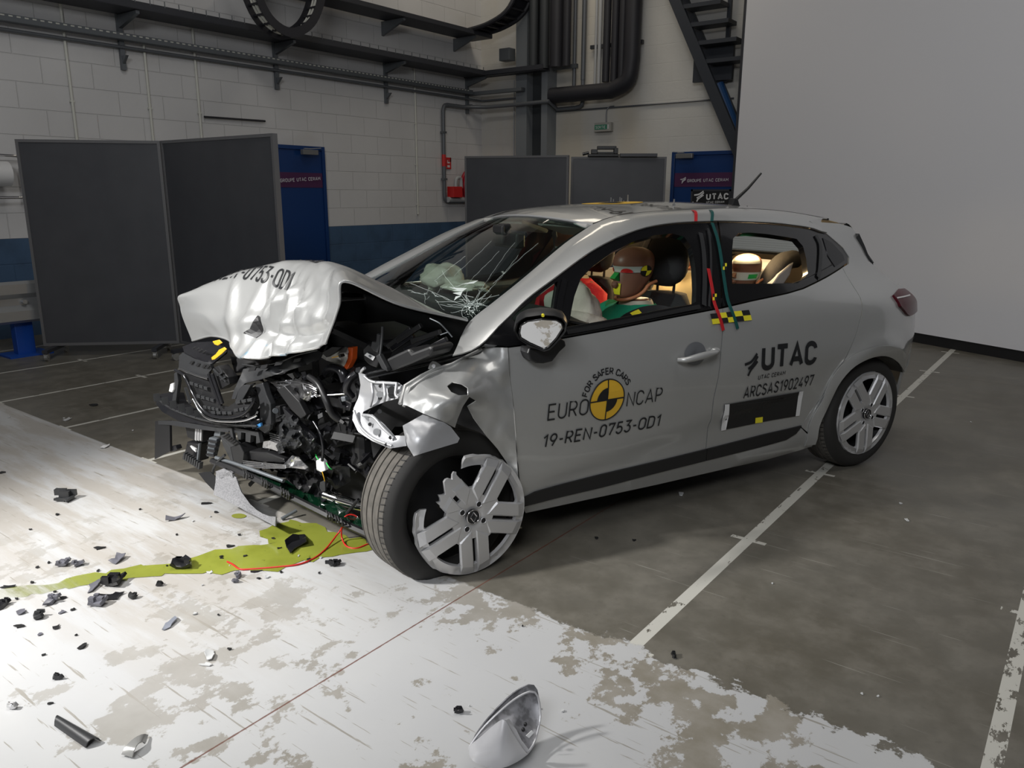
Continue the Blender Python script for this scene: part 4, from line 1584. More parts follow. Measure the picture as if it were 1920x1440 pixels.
for _ in range(26):
    a = rng.uniform(0, 2 * PI)
    L_c = rng.uniform(0.04, 0.16)
    crack(0.075 + rng.uniform(-.03, .03), 0.10 + rng.uniform(-.05, .06), math.cos(a) * L_c, math.sin(a) * L_c, 7, 0.0008)
for _ in range(16):
    crack(0.26 + rng.uniform(-.1, .14), 0.09 + rng.uniform(-.05, .1), rng.uniform(-.12, .12), rng.uniform(-.08, .08), 6, 0.0007)
for u0, v0, du, dv in ((0.05, 0.12, 0.10, 0.5), (0.07, 0.10, 0.22, 0.62), (0.08, 0.1, 0.4, 0.2), (0.08, 0.08, 0.5, 0.06), (0.2, 0.2, 0.10, 0.42), (0.33, 0.28, 0.10, 0.40), (0.4, 0.2, 0.06, 0.3), (0.1, 0.3, 0.06, 0.45)):
    crack(u0, v0, du, dv, 14, 0.0008, 0.015)
link('crack_lines', crk, mat('crack_white', (0.75, 0.85, 0.82), 0.3), ws)
chips = MB()
for _ in range(30):
    u, v = rng.gauss(0.05, 0.025), rng.gauss(0.06, 0.03)
    P = ws_pt(min(.12, max(.01, u)), min(.16, max(.01, v))) + NW * 0.006
    s = rng.uniform(0.003, 0.011)
    chips.add([P + np.array([rng.uniform(-s, s), rng.uniform(-s, s), rng.uniform(-s, s) * 0.4]) for _ in range(3)], [(0, 1, 2)])
tag(link('glass_chips', chips, mat('glass_crumbs', (0.8, 0.86, 0.84), 0.2), ws), kind='stuff')
# folded glass flaps: pale slivers painted in for their striped reflection
def ws_uv(px, py):
    best, r = 9e9, None
    for i in range(61):
        for j in range(61):
            d = to_room(ws_pt(i / 60, j / 60)) - CAM
            z = d @ FW
            e = (960 + FOC * (d @ RT) / z - px) ** 2 + (720 - FOC * (d @ UP) / z - py) ** 2
            if e < best:
                best, r = e, (i / 60, j / 60)
    return r


M['flap_glint'] = mat('pale_flap_reflection', (0.55, 0.60, 0.58), 0.3)
for strip in ([(866, 536), (905, 523), (896, 530)], [(868, 539), (897, 529), (890, 536)], [(848, 543), (880, 534), (866, 540)], [(846, 545), (881, 544), (866, 548)], [(848, 550), (878, 546), (872, 551)], [(850, 556), (872, 552), (866, 558)], [(852, 567), (866, 559), (856, 559)]):
    P_ = [ws_pt(*ws_uv(*q)) + NW * .012 for q in strip]
    link('flap_reflection', MB().add(P_, [(0, 1, 2)]), M['flap_glint'], ws)

# roof studs, aerial, faded sticker
def roof_pt(px, py):
    best, bp_ = 9e9, None
    for r in roof_rows:
        for a, b in zip(r[:-1], r[1:]):
            for t in (0, .25, .5, .75):
                P = a + (b - a) * t
                d = to_room(P) - CAM
                z = d @ FW
                e = (960 + FOC * (d @ RT) / z - px) ** 2 + (720 - FOC * (d @ UP) / z - py) ** 2
                if e < best:
                    best, bp_ = e, P
    return np.array(bp_)


for px, py, h in ((1146, 381, .034), (1149, 383, .03), (1161, 381, .036), (1165, 382, .03), (1168, 383, .022), (1177, 379, .038), (1264, 385, .03), (1300, 389, .035), (1311, 391, .02), (1323, 390, .025), (1386, 390, .016), (1400, 391, .016)):
    p = roof_pt(px, py)
    link('roof_stud', MB().cyl(p - np.array([0, 0, .006]), p + np.array([0, 0, h]), 0.0035, 8).cyl(p, p + np.array([0, 0, .006]), 0.008, 6), M['steel_thread'], roof)
p = roof_pt(1393, 388)
p[1] = max(p[1], 0.62)
dz = rz(1393, 388, to_room(p)) - p[2]
p[2] += dz
tip = cy(1427, 325, p[1])
an = link('aerial_foot', MB().prism([p + np.array(q) for q in ((-.055, -.02, -.012), (.06, -.02, -.012), (.04, -.016, .012), (.03, -.012, .04), (.005, -.012, .045), (-.01, -.014, .012))], (0, .035, 0)), M['black'], car, bevel=0.004)
link('aerial_rod', MB().tube([p + np.array([.015, 0, .03]), p * 0.45 + tip * 0.55, tip], [0.010, 0.0075, 0.0055], 8), M['black'], an, 60)
# round yellow emblem and lettering laid on the front of the roof
pe = roof_pt(1080, 383)


def roof_z(x, y):
    i = min(range(len(roof_rows)), key=lambda k_: abs(roof_rows[k_][0][0] - x))
    i0 = max(0, min(len(roof_rows) - 2, i if roof_rows[i][0][0] <= x else i - 1))
    a, b = roof_rows[i0], roof_rows[i0 + 1]
    f_ = (x - a[0][0]) / (b[0][0] - a[0][0])

    def at(r):
        ys = [p[1] for p in r]
        return float(np.interp(y, ys, [p[2] for p in r]))
    return at(a) * (1 - f_) + at(b) * f_


def on_roof(pts, faces, name, m, lift):
    return link(name, MB().add([(x, y, roof_z(x, y) + lift) for x, y in pts], faces), m, roof)


rc = np.array([pe[0], 0.9])
R_ = 0.16
v, f = fill([(rc[0] + R_ * math.cos(2 * PI * i / 36), rc[1] + R_ * math.sin(2 * PI * i / 36)) for i in range(36)], (), 0.05)
on_roof(v, f, 'roof_emblem', M['ncap_yellow'], 0.003)
for s, c in ((1, (0, -1)), (-1, (0, 1))):
    v, f = fill([(rc[0], rc[1])] + [(rc[0] + s * 0.1 * math.cos(a), rc[1] + s * 0.1 * math.sin(a)) for a in np.linspace(0, PI / 2, 10)], (), 0.04)
    on_roof(v, f, 'roof_emblem_mark', M['mblack'], 0.005)
v, f = text_flat('19-REN-0753-OD1', 0.13, 0.0, 0, 'CENTER')
on_roof([(rc[0] - 0.24 + -p[1] * -1 * -1 - 0.0, rc[1] + p[0]) for p in v], [tuple(t) for t in f], 'roof_lettering', M['ink'], 0.004)
v, f = text_flat('EURO', 0.13, 0.0, 0, 'RIGHT')
on_roof([(rc[0] - p[1] + .05, rc[1] - .18 + p[0]) for p in v], f, 'roof_lettering', M['ink'], 0.004)
v, f = text_flat('NCAP', 0.13, 0.0, 0, 'LEFT')
on_roof([(rc[0] - p[1] + .05, rc[1] + .18 + p[0]) for p in v], f, 'roof_lettering', M['ink'], 0.004)

# tail: lamp, spoiler cheek, tailgate, bumper
lamp = spl([(1671, 552), (1680, 541), (1692, 540), (1699, 545)]) + [(0.50, 0.855), (0.525, 0.80)] + spl([(1702, 592), (1697, 588), (1685, 573)])
side_panel('tail_lamp', lamp[::-1], (), M['red_lens'], lift=0.014, thick=0.02, step=0.03, angle=50)
ribbon('tail_lamp_bar', [(1677, 557.5), (1690, 555), (1701, 552)], 0.006, M['white'], car, 0.018, 10)
gate = []
for y in np.linspace(0.0, 1.0, 13):
    e = (2 * y - 1) ** 2
    col = []
    for x, z, yy in ((0.20, 1.25, .42), (0.265, 1.15, .39), (0.325, 1.05, .34), (0.40, 0.95, .28), (0.50, 0.87, .22), (0.55, 0.75, .19), (0.57, 0.62, .18), (0.56, 0.48, .18), (0.50, 0.34, .2)):
        col.append((x + 0.06 * (1 - e), yy + (1.8 - 2 * yy) * y, z + 0.0))
    gate.append(col)
gt = MB().grid([r[:3] for r in gate])
tgl = link('tailgate_glass', gt, glass('tailgate_pane', (0.82, 0.87, 0.84)), car, 60)
hl_ = MB()
gg = [r[:3] for r in gate]
for q in np.linspace(0.12, 0.88, 11):
    hl_.tube([np.array(r[0]) * (1 - q) + np.array(r[2]) * q if False else (np.array(r[0]) + (np.array(r[1]) - np.array(r[0])) * min(1, q * 2) if q < .5 else np.array(r[1]) + (np.array(r[2]) - np.array(r[1])) * (q * 2 - 1)) for r in gg], 0.0004, 4)
link('heater_wires', hl_, M['black'], tgl)
fb_ = MB()
for cpts in ([r[0] for r in gate], [r[2] for r in gate], gate[0][:3], gate[-1][:3]):
    fb_.tube([np.array(p) for p in cpts], 0.03, 8)
link('pane_border', fb_, M['black_gloss'], tgl, 60)
link('tailgate', MB().grid([r[2:7] for r in gate]), M['silver'], car, 60, solid=0.006)
link('rear_bumper', MB().grid([r[6:] for r in gate]), M['silver'], car, 60, solid=0.01)
ck = [np.array(p) for p in (cy(1604, 448, .33), cy(1611, 438, .33), cy(1622, 462, .32), cy(1635, 496, .30), cy(1618, 470, .32))]
link('spoiler_cheek', MB().prism(ck, (0.0, 0.05, 0.0)), M['grey_plastic'], car)
sr = []
for t in np.linspace(0, 1, 13):
    y = 0.42 + 0.96 * t
    c_ = 0.02 * (1 - (2 * t - 1) ** 2)
    sr.append([(-0.05, y, 1.315 + c_), (0.12, y, 1.285 + c_), (0.23, y, 1.255 + c_), (0.24, y, 1.235 + c_), (0.10, y, 1.245 + c_)])
link('roof_spoiler', MB().grid(sr), M['silver'], car, 40)

# far flank, so that the cabin is closed on that side too
side_panel('far_flank', [(-2.45, 0.45), (-2.1, 0.2), (-0.4, 0.2), (-0.33, 0.45), (0.0, 0.62), (0.33, 0.45), (0.5, 0.45), (0.5, 0.9), (-0.2, 0.96), (-2.3, 0.93)], (), M['silver'], mirror=True, step=0.09)
side_panel('far_window_frame', shrink(fr_out[::-1], 0.002), (W1, W0), M['black_gloss'], mirror=True, lift=-0.004, thick=0.03, step=0.07)
side_panel('far_window_frame', shrink(rr_out[::-1], 0.002), (W2,), M['black_gloss'], mirror=True, lift=-0.004, thick=0.03, step=0.07)
side_panel('far_quarter', shrink([(x, z) for x, z in [(-0.1, 0.95)] + q_out[-5:] + q_top[:9] + [(0.3, 0.86)]][::-1], 0.0), (), M['silver'], mirror=True, step=0.07)

# ---- wheels
def hubcap_mesh(R, bite=False, depth=0.02):
    out = []
    for i in range(120):
        a = 2 * PI * i / 120
        deg = math.degrees(a)
        r = R
        if bite and 97 < deg < 163:
            k_ = [(97, 1.0), (101, .86), (108, .84), (113, .90), (116, .76), (121, .86), (126, .84), (131, .74), (136, .66), (141, .76), (146, .66), (151, .74), (156, .80), (160, .82), (163, 1.0)]
            r = R * float(np.interp(deg, [q[0] for q in k_], [q[1] for q in k_]))
        out.append((r * math.cos(a), r * math.sin(a)))
    holes = []
    for k_ in range(5):
        th = math.radians(57 + 72 * k_)
        mid = th + math.radians(36)
        deg = math.degrees(mid) % 360
        o_r = R * 0.86
        ap = 0.275 * R / math.sin(math.radians(36))
        hw = math.radians(36) - math.asin(0.275 * R / o_r)
        arc = [(o_r * math.cos(mid + hw * t), o_r * math.sin(mid + hw * t)) for t in np.linspace(-0.92, 0.92, 9)]
        e0 = (o_r * 0.95 * math.cos(mid - hw), o_r * 0.95 * math.sin(mid - hw))
        e1 = (o_r * 0.95 * math.cos(mid + hw), o_r * 0.95 * math.sin(mid + hw))
        apx = [(ap * 1.07 * math.cos(mid + s * 0.10), ap * 1.07 * math.sin(mid + s * 0.10)) for s in (1, 0, -1)]
        h = [e0] + arc + [e1] + apx
        if not (bite and 97 < deg < 163):
            holes.append(h)
        dx, dy = math.cos(th), math.sin(th)
        g0, g1, gw = 0.38 * R, 0.84 * R, 0.034 * R
        s_ = [(dx * g0 - dy * gw, dy * g0 + dx * gw), (dx * g0 + dy * gw, dy * g0 - dx * gw), (dx * g1 + dy * gw, dy * g1 - dx * gw), (dx * g1 - dy * gw, dy * g1 + dx * gw)]
        d2 = (math.degrees(th)) % 360
        if bite and 97 < d2 < 163:
            g1 = 0.52 * R
            s_ = [(dx * g0 - dy * gw, dy * g0 + dx * gw), (dx * g0 + dy * gw, dy * g0 - dx * gw), (dx * g1 + dy * gw, dy * g1 - dx * gw), (dx * g1 - dy * gw, dy * g1 + dx * gw)]
        holes.append(s_)
    v, f = fill(out, holes, 0.018)
    V = []
    for x, y in v:
        r = math.hypot(x, y) / R
        h = 0.012 * (1 - sstep(r, 0.80, 0.97)) - 0.01 * sstep(r, 0.0, 0.3) * 0 + 0.006 * sstep(r, 0.95, 1.0)
        h -= 0.008 * (1 - sstep(r, 0.12, 0.22))
        V.append((x, y, h))
    # x right, y up, z towards the viewer
    return V, f


def wheel(name, origin, yaw, R, Wd, flat=0.0, cap_shift=(0, 0, 0), bite=False, tread_grooves=True, cap_yaw=None, roll=0.0):
    t = empty(name, origin, 0)
    t.parent = car
    cw, sw = math.cos(yaw), math.sin(yaw)

    def W(p, ya=None):
        """wheel frame (x along, y inward, z up) to the car frame about the hub"""
        c_, s_ = (cw, sw) if ya is None else (math.cos(ya), math.sin(ya))
        return (c_ * p[0] - s_ * p[1], s_ * p[0] + c_ * p[1], p[2])

    n = 96
    prof = [(0.205, 0.012), (0.218, 0.002), (0.235, -0.006), (R - 0.035, -0.008), (R - 0.016, 0.004), (R - 0.004, 0.022)]
    def ring(r, y, k_):
        a = 2 * PI * k_ / n
        p = [r * math.cos(a), y, r * math.sin(a)]
        if flat:
            lim = -(origin[2] - 0.002)
            if p[2] < lim:
                over = lim - p[2]
                p[2] = lim + 0.0
                p[1] += (-1 if y < Wd * 0.45 else 1) * over * 0.55
                p[0] *= 1 + over * 0.6
        return W(p)
    wall = MB().grid([[ring(r, y, k_) for k_ in range(n)] for r, y in prof], closed_u=True)
    back = [(R - 0.004, Wd - 0.022), (R - 0.016, Wd - 0.004), (R - 0.05, Wd + 0.004), (0.2, Wd - 0.01)]
    wall.grid([[ring(r, y, k_) for k_ in range(n)] for r, y in back], closed_u=True)
    ty = link('tyre', wall, M['rubber'], t, 50)
    # tread band with its grooves
    tp = [(R - 0.004, 0.022)]
    gs = [0.045, 0.085, 0.125, 0.16]
    for g_ in gs:
        tp += [(R + 0.001, g_ - 0.004), (R - 0.007, g_ - 0.002), (R - 0.007, g_ + 0.002), (R + 0.001, g_ + 0.004)]
    tp += [(R - 0.004, Wd - 0.022)]
    link('tread', MB().grid([[ring(r, y, k_) for k_ in range(n)] for r, y in tp], closed_u=True), M['rubber_tread'], ty, 40)
    sp_ = MB()
    m_ = 76
    for k_ in range(m_):
        for y0_, y1_ in ((0.020, 0.043),):
            a = 2 * PI * (k_ + .5) / m_
            P = [W((r_ * math.cos(a + e), y_, r_ * math.sin(a + e))) for r_, y_, e in ((R - 0.0005, y0_, 0), (R + 0.0022, y1_, 0.02), (R + 0.0022, y1_, 0.034), (R - 0.0005, y0_, 0.014))]
            if min(p[2] for p in P) > -(origin[2] - 0.004):
                sp_.add(P, [(0, 1, 2, 3)])
    link('tread_cuts', sp_, M['rubber'], ty)
    RC = 0.236 if bite else 0.224
    # steel rim behind the cap
    rim = [(0.205, 0.012), (0.20, 0.03), (0.185, 0.045), (0.18, 0.10), (0.06, 0.075), (0.03, 0.07)]
    rm = MB().grid([[W((r * math.cos(2 * PI * k_ / 48), y, r * math.sin(2 * PI * k_ / 48))) for k_ in range(48)] for r, y in rim], closed_u=True)
    link('steel_rim', rm, M['black'], t, 50)
    V, f = hubcap_mesh(RC, bite)
    cr, sr_ = math.cos(roll), math.sin(roll)
    ya = cap_yaw if cap_yaw is not None else yaw
    cs = np.array(cap_shift)

    def cap(p):
        x, y = p[0] * cr - p[1] * sr_, p[0] * sr_ + p[1] * cr
        q = np.array(W((x, -p[2], y), ya)) + cs
        return q
    hc = link('hubcap', MB().add([cap((x, y, z + 0.004)) for x, y, z in V], f), M['hubcap'], t, 35, solid=0.014)
    # spoke pads: bevelled raised faces on each bar
    pads = MB()
    for k_ in range(5):
        th = math.radians(57 + 72 * k_)
        for s in (-1, 1):
            dx, dy = math.cos(th), math.sin(th)
            nx, ny = -dy * s, dx * s
            r0, r1 = 0.24, 0.99
            if bite and 97 < (math.degrees(th) % 360) < 163:
                r1 = 0.64 if s > 0 else 0.70
            a_, b_2 = 0.036, 0.272

            def q(r, o, h):
                return cap(((dx * r + nx * o) * RC, (dy * r + ny * o) * RC, h))
            low = [q(r0, a_, .014), q(r1, a_, .012), q(r1 - .05, b_2, .012), q(r0 + .14, b_2, .014)]
            top = [q(r0 + .03, a_ + .022, .021), q(r1 - .12, a_ + .022, .022), q(r1 - .17, b_2 - .022, .021), q(r0 + .17, b_2 - .022, .021)]
            fcs = [(4, 5, 6, 7), (0, 1, 5, 4), (1, 2, 6, 5), (2, 3, 7, 6), (3, 0, 4, 7)]
            if s < 0:
                fcs = [tuple(reversed(x_)) for x_ in fcs]
            pads.add(low + top, fcs)
    link('hubcap_spoke', pads, M['hubcap'], hc)
    for k_ in range(4):
        a = math.radians(72 + 90 * k_ - 12)
        c_ = (0.052 * math.cos(a), 0.052 * math.sin(a))
        link('bolt_hole', MB().tube([cap((c_[0], c_[1], 0.0)), cap((c_[0], c_[1], 0.0185))], 0.0105, 16), M['mblack'], hc, 50)
        rg_ = [cap((c_[0] + 0.0118 * math.cos(b), c_[1] + 0.0118 * math.sin(b), 0.0185)) for b in np.linspace(0, 2 * PI, 17)[:-1]]
        link('bolt_collar', MB().tube(rg_, 0.002, 6, closed=True), M['hubcap'], hc, 60)
    link('centre_cap', MB().tube([cap((0, 0, 0.0)), cap((0, 0, 0.021))], 0.028, 28), M['mblack'], hc, 50)
    link('centre_ring', MB().tube([cap((0.0275 * math.cos(b), 0.0275 * math.sin(b), 0.0215)) for b in np.linspace(0, 2 * PI, 29)[:-1]], 0.0022, 8, closed=True), M['chrome'], hc, 60)
    dm = [(0, .019), (.0135, 0), (0, -.019), (-.0135, 0)]
    link('centre_badge', MB().tube([cap((x, y, 0.0225)) for x, y in dm], 0.0026, 6, closed=True), M['chrome'], hc)
    return t


wheel('rear_wheel', (0.0, 0.045, 0.303), 0.0, 0.302, 0.19, flat=1)
FW_Y = 0.17
wheel('front_wheel', (-2.425, 0.075, 0.262), FW_Y, 0.305, 0.20, flat=1, cap_shift=(0.045, -0.055, -0.018), bite=True, cap_yaw=0.02)
wheel('far_rear_wheel', (0.0, 1.565, 0.303), 0.0, 0.302, 0.19)


# ---- bonnet, buckled upward
HY = [.22, .45, .70, .95, 1.15, 1.35, 1.58]
RA = [ws_pt((y - .245) / 1.31, 0.0) + np.array([-.012, 0, -.006]) for y in HY]
RA[0] = cy(878, 599, .215)
RC_ = [cy(px, py, y) for (px, py), y in zip([(647, 526), (626, 501), (590, 491), (540, 491), (490, 499), (430, 515), (352, 548)], HY)]
RD = [cy(px, py, y) for (px, py), y in zip([(634, 573), (594, 583), (545, 586), (490, 588), (440, 588), (392, 586), (338, 578)], [.25, .47, .71, .95, 1.15, 1.35, 1.6])]
RE = [cy(px, py, y) for (px, py), y in zip([(609, 644), (563, 661), (510, 670), (446, 671), (430, 640), (396, 631), (360, 640)], [.36, .55, .75, .95, 1.15, 1.35, 1.57])]
RB = [a * 0.5 + c * 0.5 + np.array([0, 0, 0.018]) for a, c in zip(RA, RC_)]
RB[0] = cy(752, 570, .205)
HG = np.array([RA, RB, RC_, RD, RE])


def _cr(P, t):
    n = len(P) - 1
    i = min(n - 1, max(0, int(t * n)))
    f_ = t * n - i
    a, b, c, d = P[max(i - 1, 0)], P[i], P[i + 1], P[min(i + 2, n)]
    if i == 0:
        a = 2 * b - c
    if i == n - 1:
        d = 2 * c - b
    return 0.5 * ((2 * b) + (-a + c) * f_ + (2 * a - 5 * b + 4 * c - d) * f_ ** 2 + (-a + 3 * b - 3 * c + d) * f_ ** 3)


FOLDS = [(0.26, 0.68, 0.20, 1.0, 0.024), (0.40, 0.64, 0.46, 1.0, 0.028), (0.53, 0.64, 0.48, 0.95, -0.020), (0.14, 0.6, 0.08, 1.0, -0.016), (0.33, 0.66, 0.55, 0.80, 0.022), (0.34, 0.66, 0.30, 1.0, 0.030), (0.22, 0.70, 0.36, 0.92, 0.018), (0.47, 0.68, 0.40, 0.95, -0.020), (0.74, 0.6, 0.62, 0.95, 0.014)]


def hood(u, v, off=0.0):
    P = _cr([_cr(r, u) for r in HG], v)
    e = 1e-3
    A = _cr([_cr(r, min(1, u + e)) for r in HG], v) - _cr([_cr(r, max(0, u - e)) for r in HG], v)
    B = _cr([_cr(r, u) for r in HG], min(1, v + e)) - _cr([_cr(r, u) for r in HG], max(0, v - e))
    n = np.cross(B, A)
    n = n / (np.linalg.norm(n) + 1e-12)
    if n[2] - n[0] < 0:
        n = -n
    h = 0
    edge = min(1, 12 * u, 12 * (1 - u)) * sstep(v, 0.36, 0.52)
    for u0, v0, u1, v1, am in FOLDS:
        d = np.array([u1 - u0, (v1 - v0) * .6])
        L = np.linalg.norm(d)
        d /= L
        q = np.array([u - u0, (v - v0) * .6])
        t = q @ d
        s = abs(-d[1] * q[0] + d[0] * q[1])
        w_ = 0.055 * (0.4 + 0.6 * sstep(t / L, -.1, .6))
        k = max(0, 1 - s / w_)
        h += am * k * k * (3 - 2 * k) * sstep(t, -.08, .05) * (1 - sstep(t, L, L + .12))
    n1 = noise.noise(Vector((u * 5.0, v * 3.0, 1.7)))
    n2 = abs(noise.noise(Vector((u * 7.5 + v * 2.0, v * 4.0, 4.1))))
    amp = (0.014 + 0.012 * sstep(v, .6, .75) if u < 0.6 else 0.007)
    h += amp * n1 + amp * 0.9 * (0.35 - n2)
    # tucked fold just above the torn front edge
    k = max(0, 1 - abs(v - (0.86 + 0.03 * math.sin(u * 9))) / 0.055)
    h -= 0.022 * k * (1 - sstep(u, 0.42, 0.62))
    return P + n * (h * edge + off)


NU, NV = 70, 74
hood_rows = [[hood(i / NU, j / NV) for i in range(NU + 1)] for j in range(NV + 1)]
t = NT('crumpled_bonnet_paint')
X_, Y_, Z_ = t.xyz()
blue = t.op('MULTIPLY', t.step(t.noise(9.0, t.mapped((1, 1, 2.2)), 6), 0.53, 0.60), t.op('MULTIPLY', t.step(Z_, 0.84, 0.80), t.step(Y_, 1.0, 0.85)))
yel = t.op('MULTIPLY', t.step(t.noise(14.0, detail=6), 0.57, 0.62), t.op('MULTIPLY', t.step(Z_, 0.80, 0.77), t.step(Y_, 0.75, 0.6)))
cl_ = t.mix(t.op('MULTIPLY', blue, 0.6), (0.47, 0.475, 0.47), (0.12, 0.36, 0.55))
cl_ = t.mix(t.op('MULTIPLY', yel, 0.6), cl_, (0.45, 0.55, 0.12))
t.b.inputs['Metallic'].default_value = 0.45
t.b.inputs['Coat Weight'].default_value = 0.9
M['bonnet'] = t.out(cl_, 0.34)
bon = link('bonnet', MB().grid(hood_rows), M['bonnet'], car, 50)
link('bonnet_shade_sheet', MB().grid([[hood(0.02 + .96 * i / 30, 0.02 + .96 * j / 30, -0.02) for i in range(31)][::-1] for j in range(31)]), M['black'], bon, 60)  # black sheet stands for the shade on the silver underside


def hood_uv(px, py):
    best, r = 9e9, None
    for j in range(NV + 1):
        for i in range(NU + 1):
            P = hood_rows[j][i]
            d = to_room(P) - CAM
            z = d @ FW
            e = (960 + FOC * (d @ RT) / z - px) ** 2 + (720 - FOC * (d @ UP) / z - py) ** 2
            if e < best:
                best, r = e, (i / NU, j / NV)
    return np.array(r)


def hood_text(s, pa, pb, frac0, size_v, m, name):
    ua, ub = hood_uv(*pa), hood_uv(*pb)
    v, f = text_flat(s, 1.0, 0.0)
    L = max(p[0] for p in v)
    V = []
    for x, y in v:
        k = (x / L - frac0) / (1 - frac0)
        q = ua + (ub - ua) * k
        V.append(hood(min(.995, max(.005, q[0])), min(.99, max(.0, q[1] - y * size_v)), 0.0035))
    return link(name, MB().add(V, f), m, bon)


hood_text('19-REN-0753-OD1', (452, 524), (537, 545), 0.453, 0.115, M['ink'], 'bonnet_lettering')
hood_text('EURO', (540, 506), (592, 496), 0.0, 0.10, M['ink'], 'bonnet_lettering')
q = hood_uv(478, 622)
v, f = fill([(q[0] + .02, q[1] - .005), (q[0] + .005, q[1] - .08), (q[0] - .02, q[1] - .07), (q[0] - .03, q[1] - .02), (q[0] - .01, q[1] + .03), (q[0] + .04, q[1] + .03)], (), 0.02)
link('bonnet_tear', MB().add([hood(a, b, 0.004) for a, b in v], f), M['mblack'], bon)
link('bonnet_edge_roll', MB().tube([hood(i / 40, 0.995, -0.004) for i in range(41)], 0.006, 8), M['bonnet'], bon, 60)
link('bonnet_edge_roll', MB().tube([hood(0.004, j / 40, -0.004) for j in range(41)], 0.006, 8), M['bonnet'], bon, 60)


def rbf(ctrl, val):
    """thin-plate fit of a value over pixel points"""
    P = np.array(ctrl, float) / 100.0
    n = len(P)
    r = np.linalg.norm(P[:, None] - P[None], axis=2)
    K = np.where(r > 0, r * r * np.log(r + 1e-12), 0) + np.eye(n) * 1e-4
    A = np.zeros((n + 3, n + 3))
    A[:n, :n] = K
    A[:n, n] = 1
    A[:n, n + 1:] = P
    A[n, :n] = 1
    A[n + 1:, :n] = P.T
    sol = np.linalg.solve(A, np.concatenate([np.array(val, float), [0, 0, 0]]))

    def g_(x, y):
        q = np.array([x, y]) / 100.0
        d = np.linalg.norm(P - q, axis=1)
        k = np.where(d > 0, d * d * np.log(d + 1e-12), 0)
        return float(k @ sol[:n] + sol[n] + q @ sol[n + 1:])
    return g_


def sheet(name, outline, m, place, parent=None, inner=(), holes=(), step=8.0, amp=0.0, fq=0.03, seed=0.0, th=0.003, angle=45):
    """bent sheet: outline of (px, py, depth); depth spreads smoothly over the sheet"""
    ctrl = [(p[0], p[1]) for p in list(outline) + list(inner)]
    g_ = rbf(ctrl, [p[2] for p in list(outline) + list(inner)])
    v, f = fill([(p[0], -p[1]) for p in outline], [[(p[0], -p[1]) for p in h] for h in holes], step)
    V = []
    for x, y in v:
        d = g_(x, -y)
        if amp:
            d += amp * (abs(noise.noise(Vector((x * fq, y * fq, seed)))) * 2 - 0.5)
        V.append(place(x, -y, d))
    return link(name, MB().add(V, f), m, parent or car, angle, solid=th)


# ---- near front wing, torn and folded outward
wing = sheet('front_wing', [(952, 652, .02), (955, 702, .006), (961, 745, .002), (965, 800, .004), (971, 890, .02), (974, 930, .035), (966, 905, .05), (950, 867, .035), (934, 843, .015), (910, 815, -.005),
                            (888, 784, -.03), (877, 762, -.05), (893, 752, -.065), (880, 744, -.10), (868, 762, -.105), (858, 786, -.10), (853, 802, -.095), (828, 789, -.145), (795, 776, -.115), (764, 761, -.06), (750, 756, -.03), (759, 723, .02), (790, 705, .05), (816, 692, .085), (847, 683, .10), (903, 655, .10), (911, 651, .085)],
             M['silver'], cy, None, [(870, 690, .02), (900, 705, -.015), (930, 720, -.005), (810, 738, -.10), (822, 716, -.02), (848, 752, -.15), (925, 675, .03), (920, 760, -.02), (945, 800, -.004), (840, 770, -.14), (940, 700, -.01), (905, 735, -.045)],
             [[(838, 724), (848, 716), (866, 720), (877, 727), (878, 741), (860, 741), (846, 735)]], 7.0, 0.006, 0.035, 2.2)
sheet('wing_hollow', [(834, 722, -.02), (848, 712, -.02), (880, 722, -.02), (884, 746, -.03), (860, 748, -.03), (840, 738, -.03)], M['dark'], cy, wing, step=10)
sheet('wing_flap', [(755, 798, -.10), (770, 790, -.10), (793, 777, -.09), (828, 789, -.135), (845, 800, -.13), (862, 822, -.13), (858, 830, -.14), (815, 843, -.17), (776, 855, -.19), (764, 836, -.16)],
      M['steel_paint'], cy, wing, [(800, 810, -.16), (825, 815, -.15)], (), 8.0, 0.006, 0.05, 5.0)
link('wing_edge', MB().tube([cy(px, py, y - .006) for px, py, y in ((750, 757, -.03), (759, 724, .02), (790, 705, .05), (816, 692, .085), (847, 683, .10), (903, 655, .10))], 0.007, 8).tube([cy(px, py, y - .012) for px, py, y in ((757, 762, -.03), (768, 728, .0), (800, 706, .04), (830, 693, .08))], 0.006, 8), M['silver'], wing, 60)
link('wing_ear', MB().prism([cy(px, py, .10) for px, py in ((803, 692), (806, 682), (811, 677), (818, 678), (828, 685), (818, 695))], (0, .004, 0)), M['silver'], wing, bevel=.002)
link('ear_bolt', MB().cyl(cy(813, 686, .10), cy(813, 686, .086), 0.007, 10), M['steel_thread'], wing, 40)
# black lining behind the wing and over the wheel
sheet('wheel_arch_liner', [(966, 700, .16), (970, 930, .16), (930, 900, .2), (880, 850, .3), (800, 800, .38), (740, 800, .42), (700, 860, .46), (690, 790, .46), (740, 730, .4), (850, 690, .22)], M['dark'], cy, None, [(860, 780, .3)], (), 14, 0.01, 0.03, 1.0)

# ---- silver inner panel between wing and engine
inn = sheet('inner_wing_panel', [(672, 699, .30), (684, 702, .28), (693, 713, .24), (743, 716, .16), (757, 724, .12), (750, 746, .10), (722, 753, .17), (700, 762, .22), (681, 772, .27), (679, 776, .27), (698, 777, .20), (721, 796, .14), (740, 817, .10), (759, 817, .06), (762, 836, .05), (731, 841, .10), (698, 827, .17), (672, 810, .24), (661, 787, .29), (663, 765, .31), (672, 746, .32), (676, 722, .31)],
            M['steel_paint'], cy, None, [(710, 730, .20), (690, 740, .27), (690, 800, .21), (735, 830, .09)], (), 7.0, 0.005, 0.06, 3.0)


